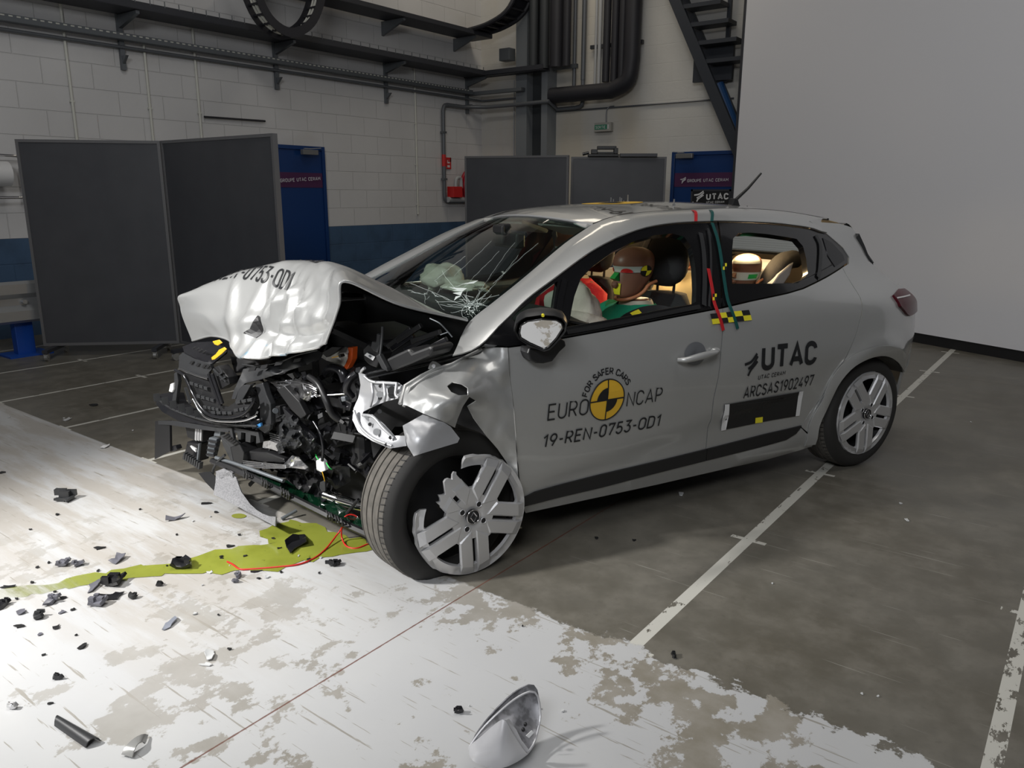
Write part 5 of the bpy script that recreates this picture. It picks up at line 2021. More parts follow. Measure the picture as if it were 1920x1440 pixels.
def disc(px, py, y, r, m, name, parent, off=0.006):
    P = cy(px, py, y) - np.array([0, off, 0])
    d = CC - P
    d = d / np.linalg.norm(d)
    return link(name, MB().cyl(P, P + d * 0.004, r, 14), m, parent, 40)


for px, py, y, r in ((709, 722, .205, .006), (709, 744, .20, .008), (731, 730, .15, .016), (731, 738, .15, .014), (690, 793, .21, .007), (728, 818, .115, .007), (720, 831, .125, .006), (708, 769, .19, .008)):
    disc(px, py, y, r, M['mblack'], 'panel_hole', inn, 0.02)
for px, py, y, r in ((708, 737, .205, .012), (687, 780, .24, .012), (702, 807, .175, .013), (749, 737, .115, .011)):
    disc(px, py, y, r, M['steel_thread'], 'panel_bolt', inn, 0.022)

for pts in (((697, 716, .24), (699, 740, .215), (694, 762, .235)), ((720, 718, .19), (722, 740, .165), (720, 752, .165)), ((744, 718, .14), (742, 740, .12), (748, 746, .10)), ((664, 770, .30), (676, 800, .25), (700, 822, .17), (735, 836, .10)), ((680, 778, .26), (700, 782, .20), (718, 802, .145), (738, 822, .10)), ((684, 706, .27), (700, 716, .225), (744, 719, .15))):
    link('panel_rib', MB().tube(smooth_line([cy(a, b, c - .012) for a, b, c in pts], 14), .006, 8), M['steel_paint'], inn, 60)

# ---- long black rail over the strut tower
rail = link('fender_rail', MB().bar(cy(686, 704, .22), cy(905, 655, .16), 0.02, 0.016), M['black_shiny'], car, bevel=.003)
link('rail_lip', MB().tube([cy(690, 701, .205), cy(800, 677, .17), cy(905, 652, .145)], 0.003, 6), M['grey_plastic'], rail)
link('rail_lip', MB().tube([cy(690, 709, .205), cy(800, 685, .17), cy(870, 668, .145)], 0.003, 6), M['grey_plastic'], rail)


# ---- engine bay behind the torn nose
def plate(name, pts, d, m, th=0.02, parent=None, bevel=None):
    ds = d if hasattr(d, '__len__') else [d] * len(pts)
    P = [fr(px, py, k) for (px, py), k in zip(pts, ds)]
    return link(name, MB().prism(P, -_FN * th), m, parent or car, bevel=bevel)


def hose(name, pts, r, m, parent=None, n=24):
    L = smooth_line([fr(px, py, d) for px, py, d in pts], n)
    return link(name, MB().tube(L, r, 10), m, parent or car, 60)


link('engine_bay_well', MB().box((-2.16, 0.95, 0.60), (0.04, 1.40, 0.62)).box((-2.45, 1.62, 0.62), (0.55, 0.04, 0.5)).box((-2.3, 1.0, 0.26), (0.3, 1.0, 0.03)), M['dark'], car)
eng = MB()
eng.box((-2.42, 0.98, 0.52), (0.42, 0.85, 0.46)).box((-2.40, 0.80, 0.78), (0.34, 0.5, 0.12)).box((-2.5, 1.2, 0.66), (0.3, 0.3, 0.3))
link('engine_block', eng, M['black'], car, bevel=0.03)

sheet('engine_bay_dark_sheet', [(455, 735, .30), (520, 705, .34), (600, 690, .36), (690, 690, .34), (705, 800, .36), (700, 945, .36), (600, 925, .32), (520, 885, .28), (455, 866, .22)], M['dark'], fr, None, (), (), 20, 0.02, .03, 2.0, th=0.006)  # dark sheet added to hide the lit floor behind the gaps

# slam panel and what hangs from it
slam = sheet('front_crossmember', [(451, 705, .05), (456, 692, .07), (478, 688, .07), (517, 682, .08), (543, 669, .10), (556, 661, .11), (593, 655, .13), (603, 661, .13), (597, 673, .12), (575, 684, .10), (543, 694, .07), (497, 709, .05), (459, 719, .04), (448, 730, .03), (441, 748, .02), (434, 748, .02), (440, 728, .03)],
             M['grey_plastic'], fr, None, [(500, 697, .035), (550, 680, .06)], (), 6, 0.004, 0.08, 1.0, th=0.012)
for c in ((472, 693), (494, 688), (521, 682), (556, 676)):
    plate('slot', [(c[0] - 7, c[1] + 4), (c[0] - 4, c[1] - 3), (c[0] + 8, c[1] - 5), (c[0] + 5, c[1] + 2)], 0.015, M['mblack'], 0.006, slam)
sheet('dark_filler_band', [(440, 700, .10), (432, 668, .12), (470, 676, .12), (520, 674, .12), (570, 664, .14), (612, 648, .16), (604, 660, .14), (545, 676, .12), (480, 692, .10)], M['black'], fr, None, (), (), 8, 0.01, 0.08, 7.0, th=0.01)  # dark band added to fill the space under the bonnet edge
hose('cover_seam', [(455, 683, .06), (480, 686, .055), (520, 680, .06), (556, 666, .085), (596, 656, .11)], 0.004, M['grey_plastic'], slam)

# grille with its pointed opening, blocks and frame
gc = sheet('nose_cover', [(342, 650, .02), (363, 642, .06), (398, 640, .10), (426, 653, .10), (425, 660, .08), (398, 682, .0), (384, 679, -.01), (363, 670, -.01), (345, 660, .0)], M['black_shiny'], fr, None, (), (), 6, 0.002, 0.1, 2.0, th=0.008)
for pts in ([(396, 670), (404, 664), (410, 656), (420, 651), (424, 655), (416, 663), (402, 674), (397, 675)], [(398, 640), (410, 637), (416, 643), (408, 648), (402, 646)]):
    plate('yellow_tag', pts, -0.005, M['tag_yellow'], 0.006, gc, 0.002)
for px in (359, 366, 372, 379):
    plate('cover_slot', [(px, 653 + (px - 359) * .35), (px + 5, 650 + (px - 359) * .35), (px + 8, 651 + (px - 359) * .35), (px + 2, 655 + (px - 359) * .35)], -.004, M['mblack'], 0.004, gc)
gs_ = sheet('grille_surround', [(336, 667, .0), (342, 661, .0), (363, 672, -.01), (394, 683, -.01), (397, 692, -.005), (391, 699, -.005), (390, 713, -.0), (353, 700, .0), (335, 689, .01)], M['grey_plastic'], fr, None, (), (), 6, 0.002, 0.1, 4.0, th=0.015)
link('surround_chrome', MB().tube([fr(a, b, -.012) for a, b in ((336, 690), (353, 698), (372, 705), (390, 710))], 0.005, 8), M['chrome'], gs_, 60)
for a, b in ((357, 680), (369, 684), (380, 687), (387, 688)):
    plate('clip_hole', [(a - 3, b + 2), (a + 1, b - 3), (a + 6, b - 2), (a + 2, b + 3)], -0.016, M['mblack'], 0.004, gs_)
grl = sheet('grille', [(331, 695, .02), (353, 702, .01), (391, 714, .01), (415, 761, .0), (428, 763, .0), (439, 755, .0), (476, 746, .02), (472, 760, .01), (457, 774, .0), (426, 780, .0), (400, 779, .0), (382, 769, .01), (359, 734, .02), (345, 707, .02)], M['black'], fr, None, (), (), 7, 0.0, 0.1, 0, th=0.008)
link('grille_frame', MB().tube(smooth_line([fr(a, b, d) for a, b, d in ((329, 694, .01), (345, 704, 0), (359, 732, 0), (372, 756, -.01), (385, 772, -.012), (402, 781, -.012), (430, 783, -.012), (455, 777, -.01), (471, 762, 0), (477, 746, .01))], 40), 0.008, 10), M['black_shiny'], grl, 60)
link('grille_chrome', MB().tube(smooth_line([fr(a, b, d) for a, b, d in ((362, 748, -.015), (378, 775, -.02), (398, 787, -.02), (430, 790, -.02), (458, 788, -.02), (477, 781, -.015), (482, 778, -.01))], 30), 0.006, 8), M['chrome'], grl, 60)
blk = []
for r0, r1, n_ in (((355, 716), (390, 728), 4), ((368, 740), (402, 750), 4), ((381, 761), (411, 767), 4), ((441, 753), (474, 747), 3), ((438, 768), (468, 763), 3), ((395, 772), (436, 773), 4)):
    for i in range(n_):
        t0, t1 = i / n_ + .06 / n_, (i + 1) / n_ - .16 / n_
        a = (r0[0] + (r1[0] - r0[0]) * t0, r0[1] + (r1[1] - r0[1]) * t0)
        b = (r0[0] + (r1[0] - r0[0]) * t1, r0[1] + (r1[1] - r0[1]) * t1)
        plate('grille_block', [(a[0], a[1] + 5), (a[0] - 1, a[1] - 1), (b[0] - 1, b[1] - 1), (b[0], b[1] + 5)], -.008, M['grey_plastic'], 0.012, grl, 0.002)
for o_ in (0, 8):
    link('grille_bar', MB().bar(fr(391 + o_ * .8, 700, -.016), fr(414 + o_ * .4, 762 - o_ * .6, -.012), 0.012, 0.016), M['black_shiny'], grl, bevel=.003)
plate('badge_carrier', [(397, 690), (410, 686), (428, 708), (430, 720), (413, 731), (405, 712)], 0.005, M['black'], 0.05, grl, .003)
for a, b, c, d in ((400, 692, 424, 716), (410, 686, 418, 698), (418, 698, 408, 704), (424, 706, 414, 712)):
    link('carrier_rib', MB().bar(fr(a, b, -.003), fr(c, d, -.003), 0.006, 0.006), M['grey_plastic'], grl)
plate('badge_arm', [(447, 730), (456, 722), (470, 722), (448, 762), (438, 762)], 0.02, M['grey_plastic'], 0.02, grl, .003)

# bumper carrier: long cellular beam, its tip sticks out beyond the grille
bc = sheet('bumper_carrier', [(291, 743, .10), (305, 738, .08), (326, 735, .06), (330, 752, .05), (346, 768, .04), (400, 783, .02), (482, 792, .02), (482, 802, .02), (400, 800, .02), (332, 788, .04), (304, 772, .06), (293, 758, .09)], M['black_shiny'], fr, None, (), (), 6, 0.002, .1, 3.0, th=0.05)
for i in range(13):
    t_ = i / 12
    px = 293 + (478 - 293) * t_
    py = float(np.interp(px, [293, 330, 400, 480], [744, 760, 786, 795]))
    link('carrier_web', MB().bar(fr(px, py - 6, .01), fr(px + 2, py + 8, .01), 0.004, 0.03), M['grey_plastic'], bc)
link('carrier_rim', MB().tube(smooth_line([fr(a, b, d) for a, b, d in ((292, 744, .08), (306, 756, .05), (330, 770, .02), (380, 787, 0), (430, 795, 0), (482, 799, 0))], 24), 0.005, 8), M['grey_plastic'], bc, 60)
plate('carrier_bracket', [(326, 700), (331, 697), (334, 715), (329, 756), (322, 754), (326, 724)], 0.03, M['grey_plastic'], 0.02, bc, .003)
plate('reflector', [(316, 734), (319, 720), (325, 718), (325, 730), (322, 736)], 0.02, M['white'], 0.012, bc, .003)
link('carrier_strut', MB().bar(fr(348, 727, .02), fr(357, 756, .0), 0.012, 0.01), M['grey_plastic'], bc)
sheet('lower_bumper_skin', [(296, 789, .06), (330, 789, .05), (400, 800, .03), (430, 806, .03), (428, 811, .03), (380, 806, .03), (318, 797, .05), (297, 796, .06)], M['grey_plastic'], fr, None, (), (), 7, 0.002, .1, 1.0, th=0.006)
sp_ = plate('corner_plate', [(291, 790), (318, 789), (319, 846), (305, 853), (290, 861)], 0.06, M['black'], 0.012)
plate('plate_bracket', [(319, 837), (329, 835), (332, 842), (328, 846), (319, 848)], 0.07, M['black_shiny'], 0.03, sp_, .003)

# far lower corner: radiator blocks and duct pieces
plate('duct_block', [(347, 800), (381, 801), (379, 829), (365, 826), (351, 820)], 0.08, M['black'], 0.08, None, .004)
for k_ in (0, 4.5, 9):
    plate('duct_rib', [(366 + k_, 802), (369 + k_, 802), (368 + k_, 827), (365 + k_, 825)], 0.07, M['hubcap'], 0.006)
plate('lower_duct', [(351, 828), (375, 832), (372, 866), (344, 856)], 0.10, M['black_shiny'], 0.06, None, .004)
plate('fog_lamp_tube', [(356, 836), (366, 842), (367, 848), (360, 842)], 0.08, M['white'], 0.01)
for k_ in range(8):
    px = 345 + k_ * 4
    py = 849 + k_ * 2.6
    plate('grille_tooth', [(px - 1, py), (px + 1.5, py + 1), (px, py + 13), (px - 3, py + 12)], 0.06, M['grey_plastic'], 0.02)
plate('pale_post', [(372, 832), (374, 831), (371, 862), (368, 865)], 0.07, M['galv'], 0.01)
mot = plate('actuator_column', [(391, 820), (406, 823), (398, 858), (386, 856)], 0.05, M['galv'], 0.03, None, .006)
for k_ in range(4):
    plate('actuator_ring', [(390 - k_ * 1.1, 825 + k_ * 8.5), (407 - k_ * 2, 828 + k_ * 8.5), (406 - k_ * 2, 831 + k_ * 8.5), (389 - k_ * 1.1, 828 + k_ * 8.5)], 0.04, M['black_shiny'], 0.02, mot)
plate('actuator_cap', [(402, 808), (413, 807), (412, 819), (400, 818)], 0.05, M['galv'], 0.03, mot, .004)
bx = plate('control_box', [(413, 818), (432, 838), (437, 863), (441, 874), (434, 868), (418, 836)], 0.03, M['grey_plastic'], 0.03, None, .003)
plate('control_box_side', [(432, 838), (448, 832), (457, 850), (455, 868), (447, 874), (440, 874), (437, 862)], 0.03, M['black'], 0.08, bx, .004)
plate('control_box_top', [(412, 817), (425, 813), (449, 832), (433, 838)], 0.03, M['grey_plastic'], 0.01, bx)
for k_ in range(6):
    plate('cooling_fin', [(416 + k_ * 4.2, 819 + k_ * 3.1), (424 + k_ * 4.2, 814 + k_ * 3.1), (425 + k_ * 4.2, 815 + k_ * 3.1), (417.5 + k_ * 4.2, 820 + k_ * 3.1)], 0.022, M['mblack'], 0.008, bx)
hose('bent_rod', [(422, 853, .02), (408, 866, .02), (401, 878, .02), (399, 888, .02)], 0.006, M['grey_plastic'])
plate('lattice_panel', [(433, 800), (484, 810), (488, 830), (480, 832), (480, 818), (470, 816), (469, 830), (460, 828), (460, 812), (452, 811), (451, 825), (446, 824), (444, 812), (436, 812)], 0.04, M['grey_plastic'], 0.02, None, .002)
plate('lattice_panel', [(407, 798), (434, 802), (438, 824), (434, 826), (430, 808), (410, 806)], 0.03, M['grey_plastic'], 0.015, None, .002)
plate('blue_clip', [(479, 798), (488, 793), (489, 799), (482, 803)], 0.01, M['blue_mark'], 0.01)

# upright stay and bent plates in the middle
plate('upright_stay', [(478, 722), (492, 718), (500, 742), (507, 758), (508, 796), (493, 799), (487, 786), (486, 752)], 0.06, M['grey_plastic'], 0.03, None, .004)
plate('stay_foot', [(482, 798), (494, 796), (507, 796), (505, 806), (496, 813), (486, 806)], 0.05, M['grey_plastic'], 0.02, None, .003)
plate('dark_sensor', [(508, 763), (524, 761), (526, 790), (512, 794)], 0.08, M['black'], 0.04, None, .004)
hose('sensor_eye', [(516, 770, .07), (517, 770.5, .066)], 0.012, M['galv'], None, 3)
sheet('crumpled_radiator', [(505, 716, .12), (545, 712, .12), (578, 716, .10), (596, 726, .08), (594, 740, .07), (576, 753, .06), (560, 744, .08), (545, 734, .10), (520, 728, .12)], M['alu'], fr, None, [(570, 730, .04)], (), 4, 0.035, 0.06, 9.0, th=0.004, angle=25)
for k_ in range(5):
    hose('radiator_tube', [(510 + k_ * 9, 717 + k_ * 5, .095), (545 + k_ * 6, 715 + k_ * 6, .085), (575 + k_ * 3, 720 + k_ * 5, .055), (594, 729 + k_ * 4, .055)], 0.0022, M['alu'])
plate('bent_strut', [(518, 730), (534, 724), (560, 752), (574, 778), (564, 786), (545, 768)], 0.05, M['black'], 0.03, None, .004)
plate('bent_strut', [(528, 762), (545, 778), (568, 800), (590, 822), (582, 832), (560, 812), (536, 786)], 0.06, M['black_shiny'], 0.02, None, .004)
sheet('crumpled_undershield', [(512, 788, .10), (536, 774, .10), (556, 780, .07), (572, 806, .08), (592, 824, .10), (604, 842, .12), (585, 862, .10), (562, 838, .05), (545, 845, .06), (520, 852, .08), (508, 846, .10), (525, 826, .06)], M['grey_plastic'], fr, None, [(550, 810, .03)], (), 4, 0.06, 0.055, 3.0, th=0.004, angle=20)
plate('foil_piece', [(494, 828), (506, 826), (526, 834), (520, 846), (508, 842), (492, 838)], 0.07, M['alu'], 0.01)
for k_ in range(4):
    hose('foil_fin', [(505 + k_, 812 + k_ * 4, .09), (520, 816 + k_ * 4, .08), (536, 822 + k_ * 3.4, .075)], 0.0028, M['alu'], None, 8)
sheet('lower_radiator', [(455, 864, .05), (500, 868, .05), (530, 872, .04), (548, 854, .05), (560, 858, .04), (578, 876, .03), (572, 880, .03), (545, 877, .03), (500, 879, .04), (456, 874, .05)], M['alu'], fr, None, (), (), 4, 0.02, 0.07, 5.0, th=0.004, angle=25)
for k_ in range(4):
    hose('radiator_tube', [(456, 864 + k_ * 3, .03), (495, 868 + k_ * 3, .03), (535, 872 + k_ * 2, .02)], 0.0022, M['alu'], None, 8)
plate('dark_duct', [(455, 845), (500, 848), (532, 860), (534, 868), (490, 866), (455, 860)], 0.06, M['black'], 0.06, None, .006)

# lower beam with ribs, wet panel, tie strip
lb = link('lower_bumper_beam', MB().tube(smooth_line([fr(a, b, d) for a, b, d in ((398, 864, .03), (430, 876, .02), (480, 898, .01), (540, 929, 0), (610, 964, 0), (650, 984, .01), (700, 1006, .03))], 40), 0.015, 6), M['black'], car, 30)
for px, py in ((457, 888), (462, 890), (491, 903), (496, 906), (500, 908), (527, 921), (532, 924), (537, 927), (541, 929), (613, 965), (618, 968), (622, 970), (629, 974), (634, 976), (640, 979)):
    link('beam_rib', MB().tube([fr(px - 1, py - 8, -.014), fr(px + 2, py, -.024), fr(px + 1, py + 8, -.014)], 0.004, 6), M['mblack'], lb)
sheet('wet_splash_panel', [(440, 880, .10), (480, 882, .12), (530, 898, .12), (600, 928, .14), (660, 960, .12), (695, 990, .08), (690, 1000, .05), (650, 980, .04), (600, 956, .04), (540, 922, .04), (480, 894, .05)], M['wet_green'], fr, None, [(560, 915, .12)], (), 8, 0.03, 0.04, 2.0, th=0.004, angle=30)
hose('tie_strip', [(405, 858, .03), (440, 869, .03), (480, 883, .03), (532, 902, .04)], 0.009, M['galv'])
sheet('under_tray', [(530, 890, .12), (560, 880, .1), (600, 890, .12), (640, 930, .16), (600, 940, .14), (560, 918, .10)], M['black'], fr, None, (), (), 6, 0.05, 0.05, 6.0, th=0.004, angle=25)
sheet('under_tray', [(592, 886, .16), (620, 874, .16), (655, 876, .18), (658, 902, .2), (630, 918, .2), (604, 906, .18)], M['grey_plastic'], fr, None, (), (), 6, 0.02, 0.05, 8.0, th=0.004, angle=25)
ab = link('silver_damper', MB().tube([fr(611, 928, .12), fr(634, 936, .13)], 0.028, 20).tube([fr(633, 936, .13), fr(672, 948, .16), fr(700, 955, .18)], 0.022, 18), M['chrome'], car, 40)
link('damper_strap', MB().bar(fr(672, 936, .11), fr(648, 966, .09), 0.02, 0.012), M['black'], ab, bevel=.003)
plate('lower_arm', [(618, 868), (640, 860), (672, 866), (694, 884), (692, 906), (672, 886), (650, 880), (632, 878)], 0.22, M['black_shiny'], 0.05, None, .008)
cn = plate('white_connector', [(592, 864), (600, 859), (607, 866), (610, 882), (602, 886), (593, 882)], 0.08, M['white'], 0.02, None, .003)
hose('green_lead', [(612, 868, .08), (617, 876, .07), (622, 880, .08)], 0.0025, M['green_wire'], cn, 8)
hose('green_lead', [(592, 852, .09), (594, 858, .08), (597, 862, .08)], 0.0025, M['green_wire'], cn, 8)
hose('yellow_lead', [(604, 884, .07), (607, 894, .07), (609, 902, .08)], 0.002, M['tag_yellow'], cn, 8)
plate('hanging_clip', [(600, 904), (609, 900), (610, 920), (603, 922), (599, 914)], 0.08, M['grey_plastic'], 0.008)

# reservoir, pipes and lamp debris near the inner panel
plate('reservoir', [(618, 800), (640, 788), (664, 790), (668, 806), (664, 832), (640, 838), (624, 842), (617, 826)], 0.16, M['black'], 0.12, None, .012)
plate('reservoir_lid', [(618, 799), (640, 787), (664, 789), (650, 782), (628, 784)], 0.16, M['black'], 0.10, None, .006)
hose('black_hose', [(580, 706, .10), (598, 722, .08), (612, 752, .07), (622, 776, .08), (636, 788, .1)], 0.014, M['black'])
hose('metal_line', [(588, 790, .09), (600, 812, .08), (606, 840, .08), (604, 864, .08)], 0.006, M['black_shiny'])
hose('earth_strap', [(572, 722, .12), (590, 738, .08), (600, 742, .07), (640, 739, .10), (664, 739, .12)], 0.0045, M['alu'])
plate('battery_tray', [(582, 742), (606, 740), (640, 746), (660, 756), (655, 772), (620, 762), (590, 770), (580, 758)], 0.12, M['black_shiny'], 0.08, None, .006)
plate('valve_knob', [(638, 744), (646, 744), (648, 752), (640, 754)], 0.06, M['galv'], 0.03, None, .004)
hl = sheet('headlamp_shell', [(600, 669, .22), (612, 660, .22), (622, 652, .2), (640, 649, .18), (653, 652, .16), (652, 672, .15), (645, 688, .16), (634, 690, .17), (626, 680, .19), (612, 676, .21)], M['pale_lens'], fr, None, [(635, 668, .12)], (), 5, 0.02, .06, 2.0, th=0.004, angle=30)
plate('orange_lens', [(652, 651), (661, 651), (660, 674), (652, 690), (645, 694), (643, 689), (650, 678)], [.15] * 7, M['orange'], 0.03, hl, .003)
plate('lamp_recess', [(604, 662), (622, 651), (640, 651), (626, 662), (612, 670)], 0.12, M['mblack'], 0.02, hl)
plate('lamp_bulb', [(634, 666), (638, 664), (640, 669), (636, 671)], 0.10, M['mblack'], 0.02, hl)
plate('yellow_stalk', [(622, 670), (634, 667), (634, 669), (622, 672)], 0.10, M['tag_yellow'], 0.006, hl)
plate('air_box', [(716, 690), (722, 674), (742, 664), (766, 653), (772, 661), (806, 648), (813, 656), (806, 668), (770, 684), (728, 700)], 0.02, M['black'], 0.12, None, .014)
plate('air_box_clip', [(704, 668), (711, 664), (725, 690), (727, 697), (716, 692)], 0.0, M['grey_plastic'], 0.02, None, .003)
sk = plate('fuse_box', [(680, 655), (690, 645), (716, 664), (706, 690), (692, 684), (682, 674)], 0.06, M['black'], 0.06, None, .004)
plate('white_label', [(683, 666), (688, 661.5), (703, 669), (699, 676)], 0.055, M['white'], 0.002, sk)
plate('label_print', [(690, 667), (693, 665.5), (697, 668), (694, 670.5)], 0.053, M['galv'], 0.001, sk)
plate('module', [(695, 651), (697, 640), (705, 641), (706, 625), (712, 628), (712, 648), (708, 662), (700, 658)], 0.05, M['grey_plastic'], 0.02, None, .003)
hose('bonnet_stay', [(717, 612, .04), (716, 640, .04), (713, 665, .03)], 0.005, M['grey_plastic'], None, 8)
hose('wiper_tube', [(806, 597, .0), (824, 606, .0), (838, 620, .02), (848, 632, .03)], 0.0022, M['galv'])
for i, (a, b, c, d) in enumerate(((728, 650, 772, 616), (735, 655, 775, 628), (745, 640, 790, 610), (760, 656, 815, 628), (772, 640, 826, 622), (790, 660, 838, 636), (815, 665, 842, 648))):
    link('cowl_slat', MB().bar(fr(a, b, .18), fr(c, d, .2), 0.02, 0.02), M['black_shiny'] if i % 2 else M['black'], car, bevel=.003)
hose('cowl_cable', [(826, 628, .1), (834, 625, .1), (840, 623, .1)], 0.0022, M['galv'], None, 6)
hose('black_pipe', [(668, 700, .10), (655, 712, .08), (650, 730, .08), (660, 745, .10)], 0.016, M['black_shiny'])
hose('black_pipe', [(612, 700, .14), (622, 690, .12), (640, 695, .1), (648, 715, .1)], 0.02, M['black_shiny'])
hose('clamp_ring', [(684, 690, .02), (678, 696, .02), (676, 706, .03)], 0.006, M['steel_paint'], None, 6)

# torn shreds filling the gaps: nobody could count them
rng = random.Random(11)
for nm, mt, n_ in (('torn_plastic', M['black'], 130), ('torn_shiny_plastic', M['black_shiny'], 90), ('torn_grey_plastic', M['grey_plastic'], 46), ('torn_bright_metal', M['alu'], 26)):
    mb = MB()
    for _ in range(n_):
        while True:
            px, py = rng.uniform(455, 700), rng.uniform(700, 950)
            if py < 700 + (px - 455) * .0 + 250 and py < 872 + (px - 420) * 0.45 and not (px > 610 and py > 890):
                break
        P = fr(px, py, rng.uniform(.10, .26))
        s = rng.uniform(.008, .035) * (.45 if nm == 'torn_bright_metal' else 1)
        a = np.array([rng.gauss(0, 1) for _ in range(3)])
        a /= np.linalg.norm(a)
        b = np.cross(a, [rng.gauss(0, 1) for _ in range(3)])
        b /= np.linalg.norm(b) + 1e-9
        c = np.cross(a, b)
        mb.box(P, (s * rng.uniform(1, 4), s, s * rng.uniform(.1, .5)), np.array([a, b, c]).T)
    tag(link(nm, mb, mt, car), kind='stuff')

# felt sheet hanging from the torn corner
sheet('felt_lining', [(405, 885, .0), (420, 888, .0), (442, 894, .0), (446, 906, -.01), (452, 922, -.02), (469, 945, -.03), (480, 955, -.03), (492, 963, -.04), (505, 968, -.04), (517, 969, -.05), (516, 987, -.06), (460, 957, -.06), (400, 927, -.05), (404, 905, -.02)], M['felt'], fr, None, (), (), 7, 0.004, .05, 1.0, th=0.006)
sheet('torn_flap', [(372, 887, .0), (384, 885, .0), (394, 884, .0), (408, 898, -.01), (402, 921, -.03), (386, 905, -.02)], M['black'], fr, None, (), (), 7, 0.004, .05, 1.0, th=0.005)
sheet('felt_roll', [(404, 884, -.01), (420, 878, .0), (440, 890, .0), (443, 897, .0), (430, 893, -.01), (409, 897, -.01)], M['felt'], fr, None, (), (), 7, 0.01, .07, 3.0, th=0.012)


# ---- wing mirror with its silver shell gone
mc = cy(1014, 628, -0.09)
mn = CC - mc
mn = mn / np.linalg.norm(mn) + np.array([0.05, 0.0, -0.62])
mn = mn / np.linalg.norm(mn)


def mp(px, py, back=0.0):
    d = cray(px, py)
    P = CC + d * (np.dot(mc - CC, mn) / np.dot(d, mn))
    return P - mn * back


house = [(964, 622), (968, 607), (975, 600), (986, 594.5), (1015, 590.5), (1040, 592), (1056, 597), (1063, 607), (1061, 622), (1044, 643), (1031, 656), (1020, 659), (1008, 655), (988, 647), (972, 636)]
mr = link('wing_mirror', MB().grid([[mp(1014 + (a - 1014) * k_, 626 + (b - 626) * k_, bk) for a, b in house] for k_, bk in ((0.93, 0.004), (1.0, 0.0), (1.02, 0.02), (0.98, 0.05), (0.8, 0.075), (0.35, 0.09), (0.0, 0.092))], closed_u=True), M['black'], car, 50)
gls = [(974, 624), (976.7, 610), (990, 602), (1015.6, 598.5), (1043, 600), (1053, 606), (1055.5, 615), (1043, 635), (1028, 651), (1019, 655), (993, 643.5), (977, 634)]
link('mirror_glass', MB().add([mp(a, b, 0.001) for a, b in gls], [tuple(range(len(gls)))[::-1]]), mat('mirror_silver', (0.8, 0.8, 0.8), 0.015, 1.0), mr)
link('mirror_rim', MB().tube([mp(a, b, 0.0) for a, b in gls], 0.0035, 8, closed=True), M['black_gloss'], mr, 60)
arm = [(990, 662), (993, 652), (1012, 655), (1034, 650), (1052, 634), (1060, 640), (1062, 649), (1050, 660), (1036, 678), (1020, 682), (1006, 681.5), (994, 675)]
link('mirror_arm', MB().prism([cy(a, b, -.03) for a, b in arm], (0.0, 0.07, 0.0)), M['black'], mr, bevel=0.006)
link('yellow_dot', MB().cyl(mp(1018, 591.5, -.002), mp(1018, 591.5, .004), 0.006, 8), M['yellow'], mr)

# ---- door handle in its dish
hx, hzz = sp(1303, 663)
bw = []
for i in range(9):
    r = 0.062 * i / 8
    bw.append([(hx + r * math.cos(a), S(hx + r * math.cos(a), hzz + .82 * r * math.sin(a)) - 0.003 - 0.004 * math.sin(PI * i / 8), hzz + 0.82 * r * math.sin(a)) for a in np.linspace(0, 2 * PI, 28)[:-1]])
link('handle_dish', MB().grid(bw[::-1], closed_u=True), mat('dish_shade_silver', (0.24, 0.25, 0.27), 0.4, 0.6), fd, 60)  # silver darkened to stand for the shade in the dish
h0, h1 = sp(1267, 674), sp(1342, 656)
L = smooth_line([(h0[0], S(*h0) - .012, h0[1]), (h0[0] + .03, S(*h0) - .038, h0[1] + .003), ((h0[0] + h1[0]) / 2, S(*h0) - .046, (h0[1] + h1[1]) / 2 + .004), (h1[0] - .04, S(*h1) - .04, h1[1]), (h1[0], S(*h1) - .01, h1[1])], 24)
link('door_handle', MB().tube(L, [0.009 + 0.007 * math.sin(PI * min(1, i / 23 * 1.15)) for i in range(24)], 12), M['silver'], fd, 60)
link('lock_cover', MB().ball((h1[0] - .015, S(*h1) - .012, h1[1]), (0.026, 0.016, 0.015)), M['silver'], fd, 60)

# ---- lettering and marks on the doors
def flank_text(s, pa, pb, m, name, parent, thin=0.0, slant=0.0, lift=0.0035, hscale=1.0, gap=0.0):
    a, b = np.array(sp(*pa)), np.array(sp(*pb))
    v, f = text_flat(s, 1.0, thin, slant, 'LEFT', gap)
    x0 = min(p[0] for p in v)
    Lw_ = max(p[0] for p in v) - x0
    d = b - a
    k = np.linalg.norm(d) / Lw_
    d = d / np.linalg.norm(d)
    n = np.array([-d[1], d[0]])
    mb = MB()
    V = []
    for x, y in v:
        q = a + d * (x - x0) * k + n * y * k * hscale
        V.append((q[0], S(*q) - lift, q[1]))
    return link(name, mb.add(V, f), m, parent)


flank_text('EURO', (1025, 789), (1101, 777), M['ink'], 'lettering', fd, 0.095, 0, hscale=1.08)
flank_text('NCAP', (1173, 763), (1239, 752), M['ink'], 'lettering', fd, 0.095, 0, hscale=1.08)
flank_text('19-REN-0753-OD1', (1017, 840), (1236, 799), M['ink'], 'lettering', fd, 0.125, 0.10, hscale=1.0)
ec = np.array(sp(1137.5, 749.5))
er = abs(sp(1139, 711.5)[1] - sp(1134, 787)[1]) / 2


def flank_poly(name, poly, m, parent, lift, step=0.03):
    v, f = fill(poly, (), step)
    return link(name, MB().add([(x, S(x, z) - lift, z) for x, z in v], f), m, parent)


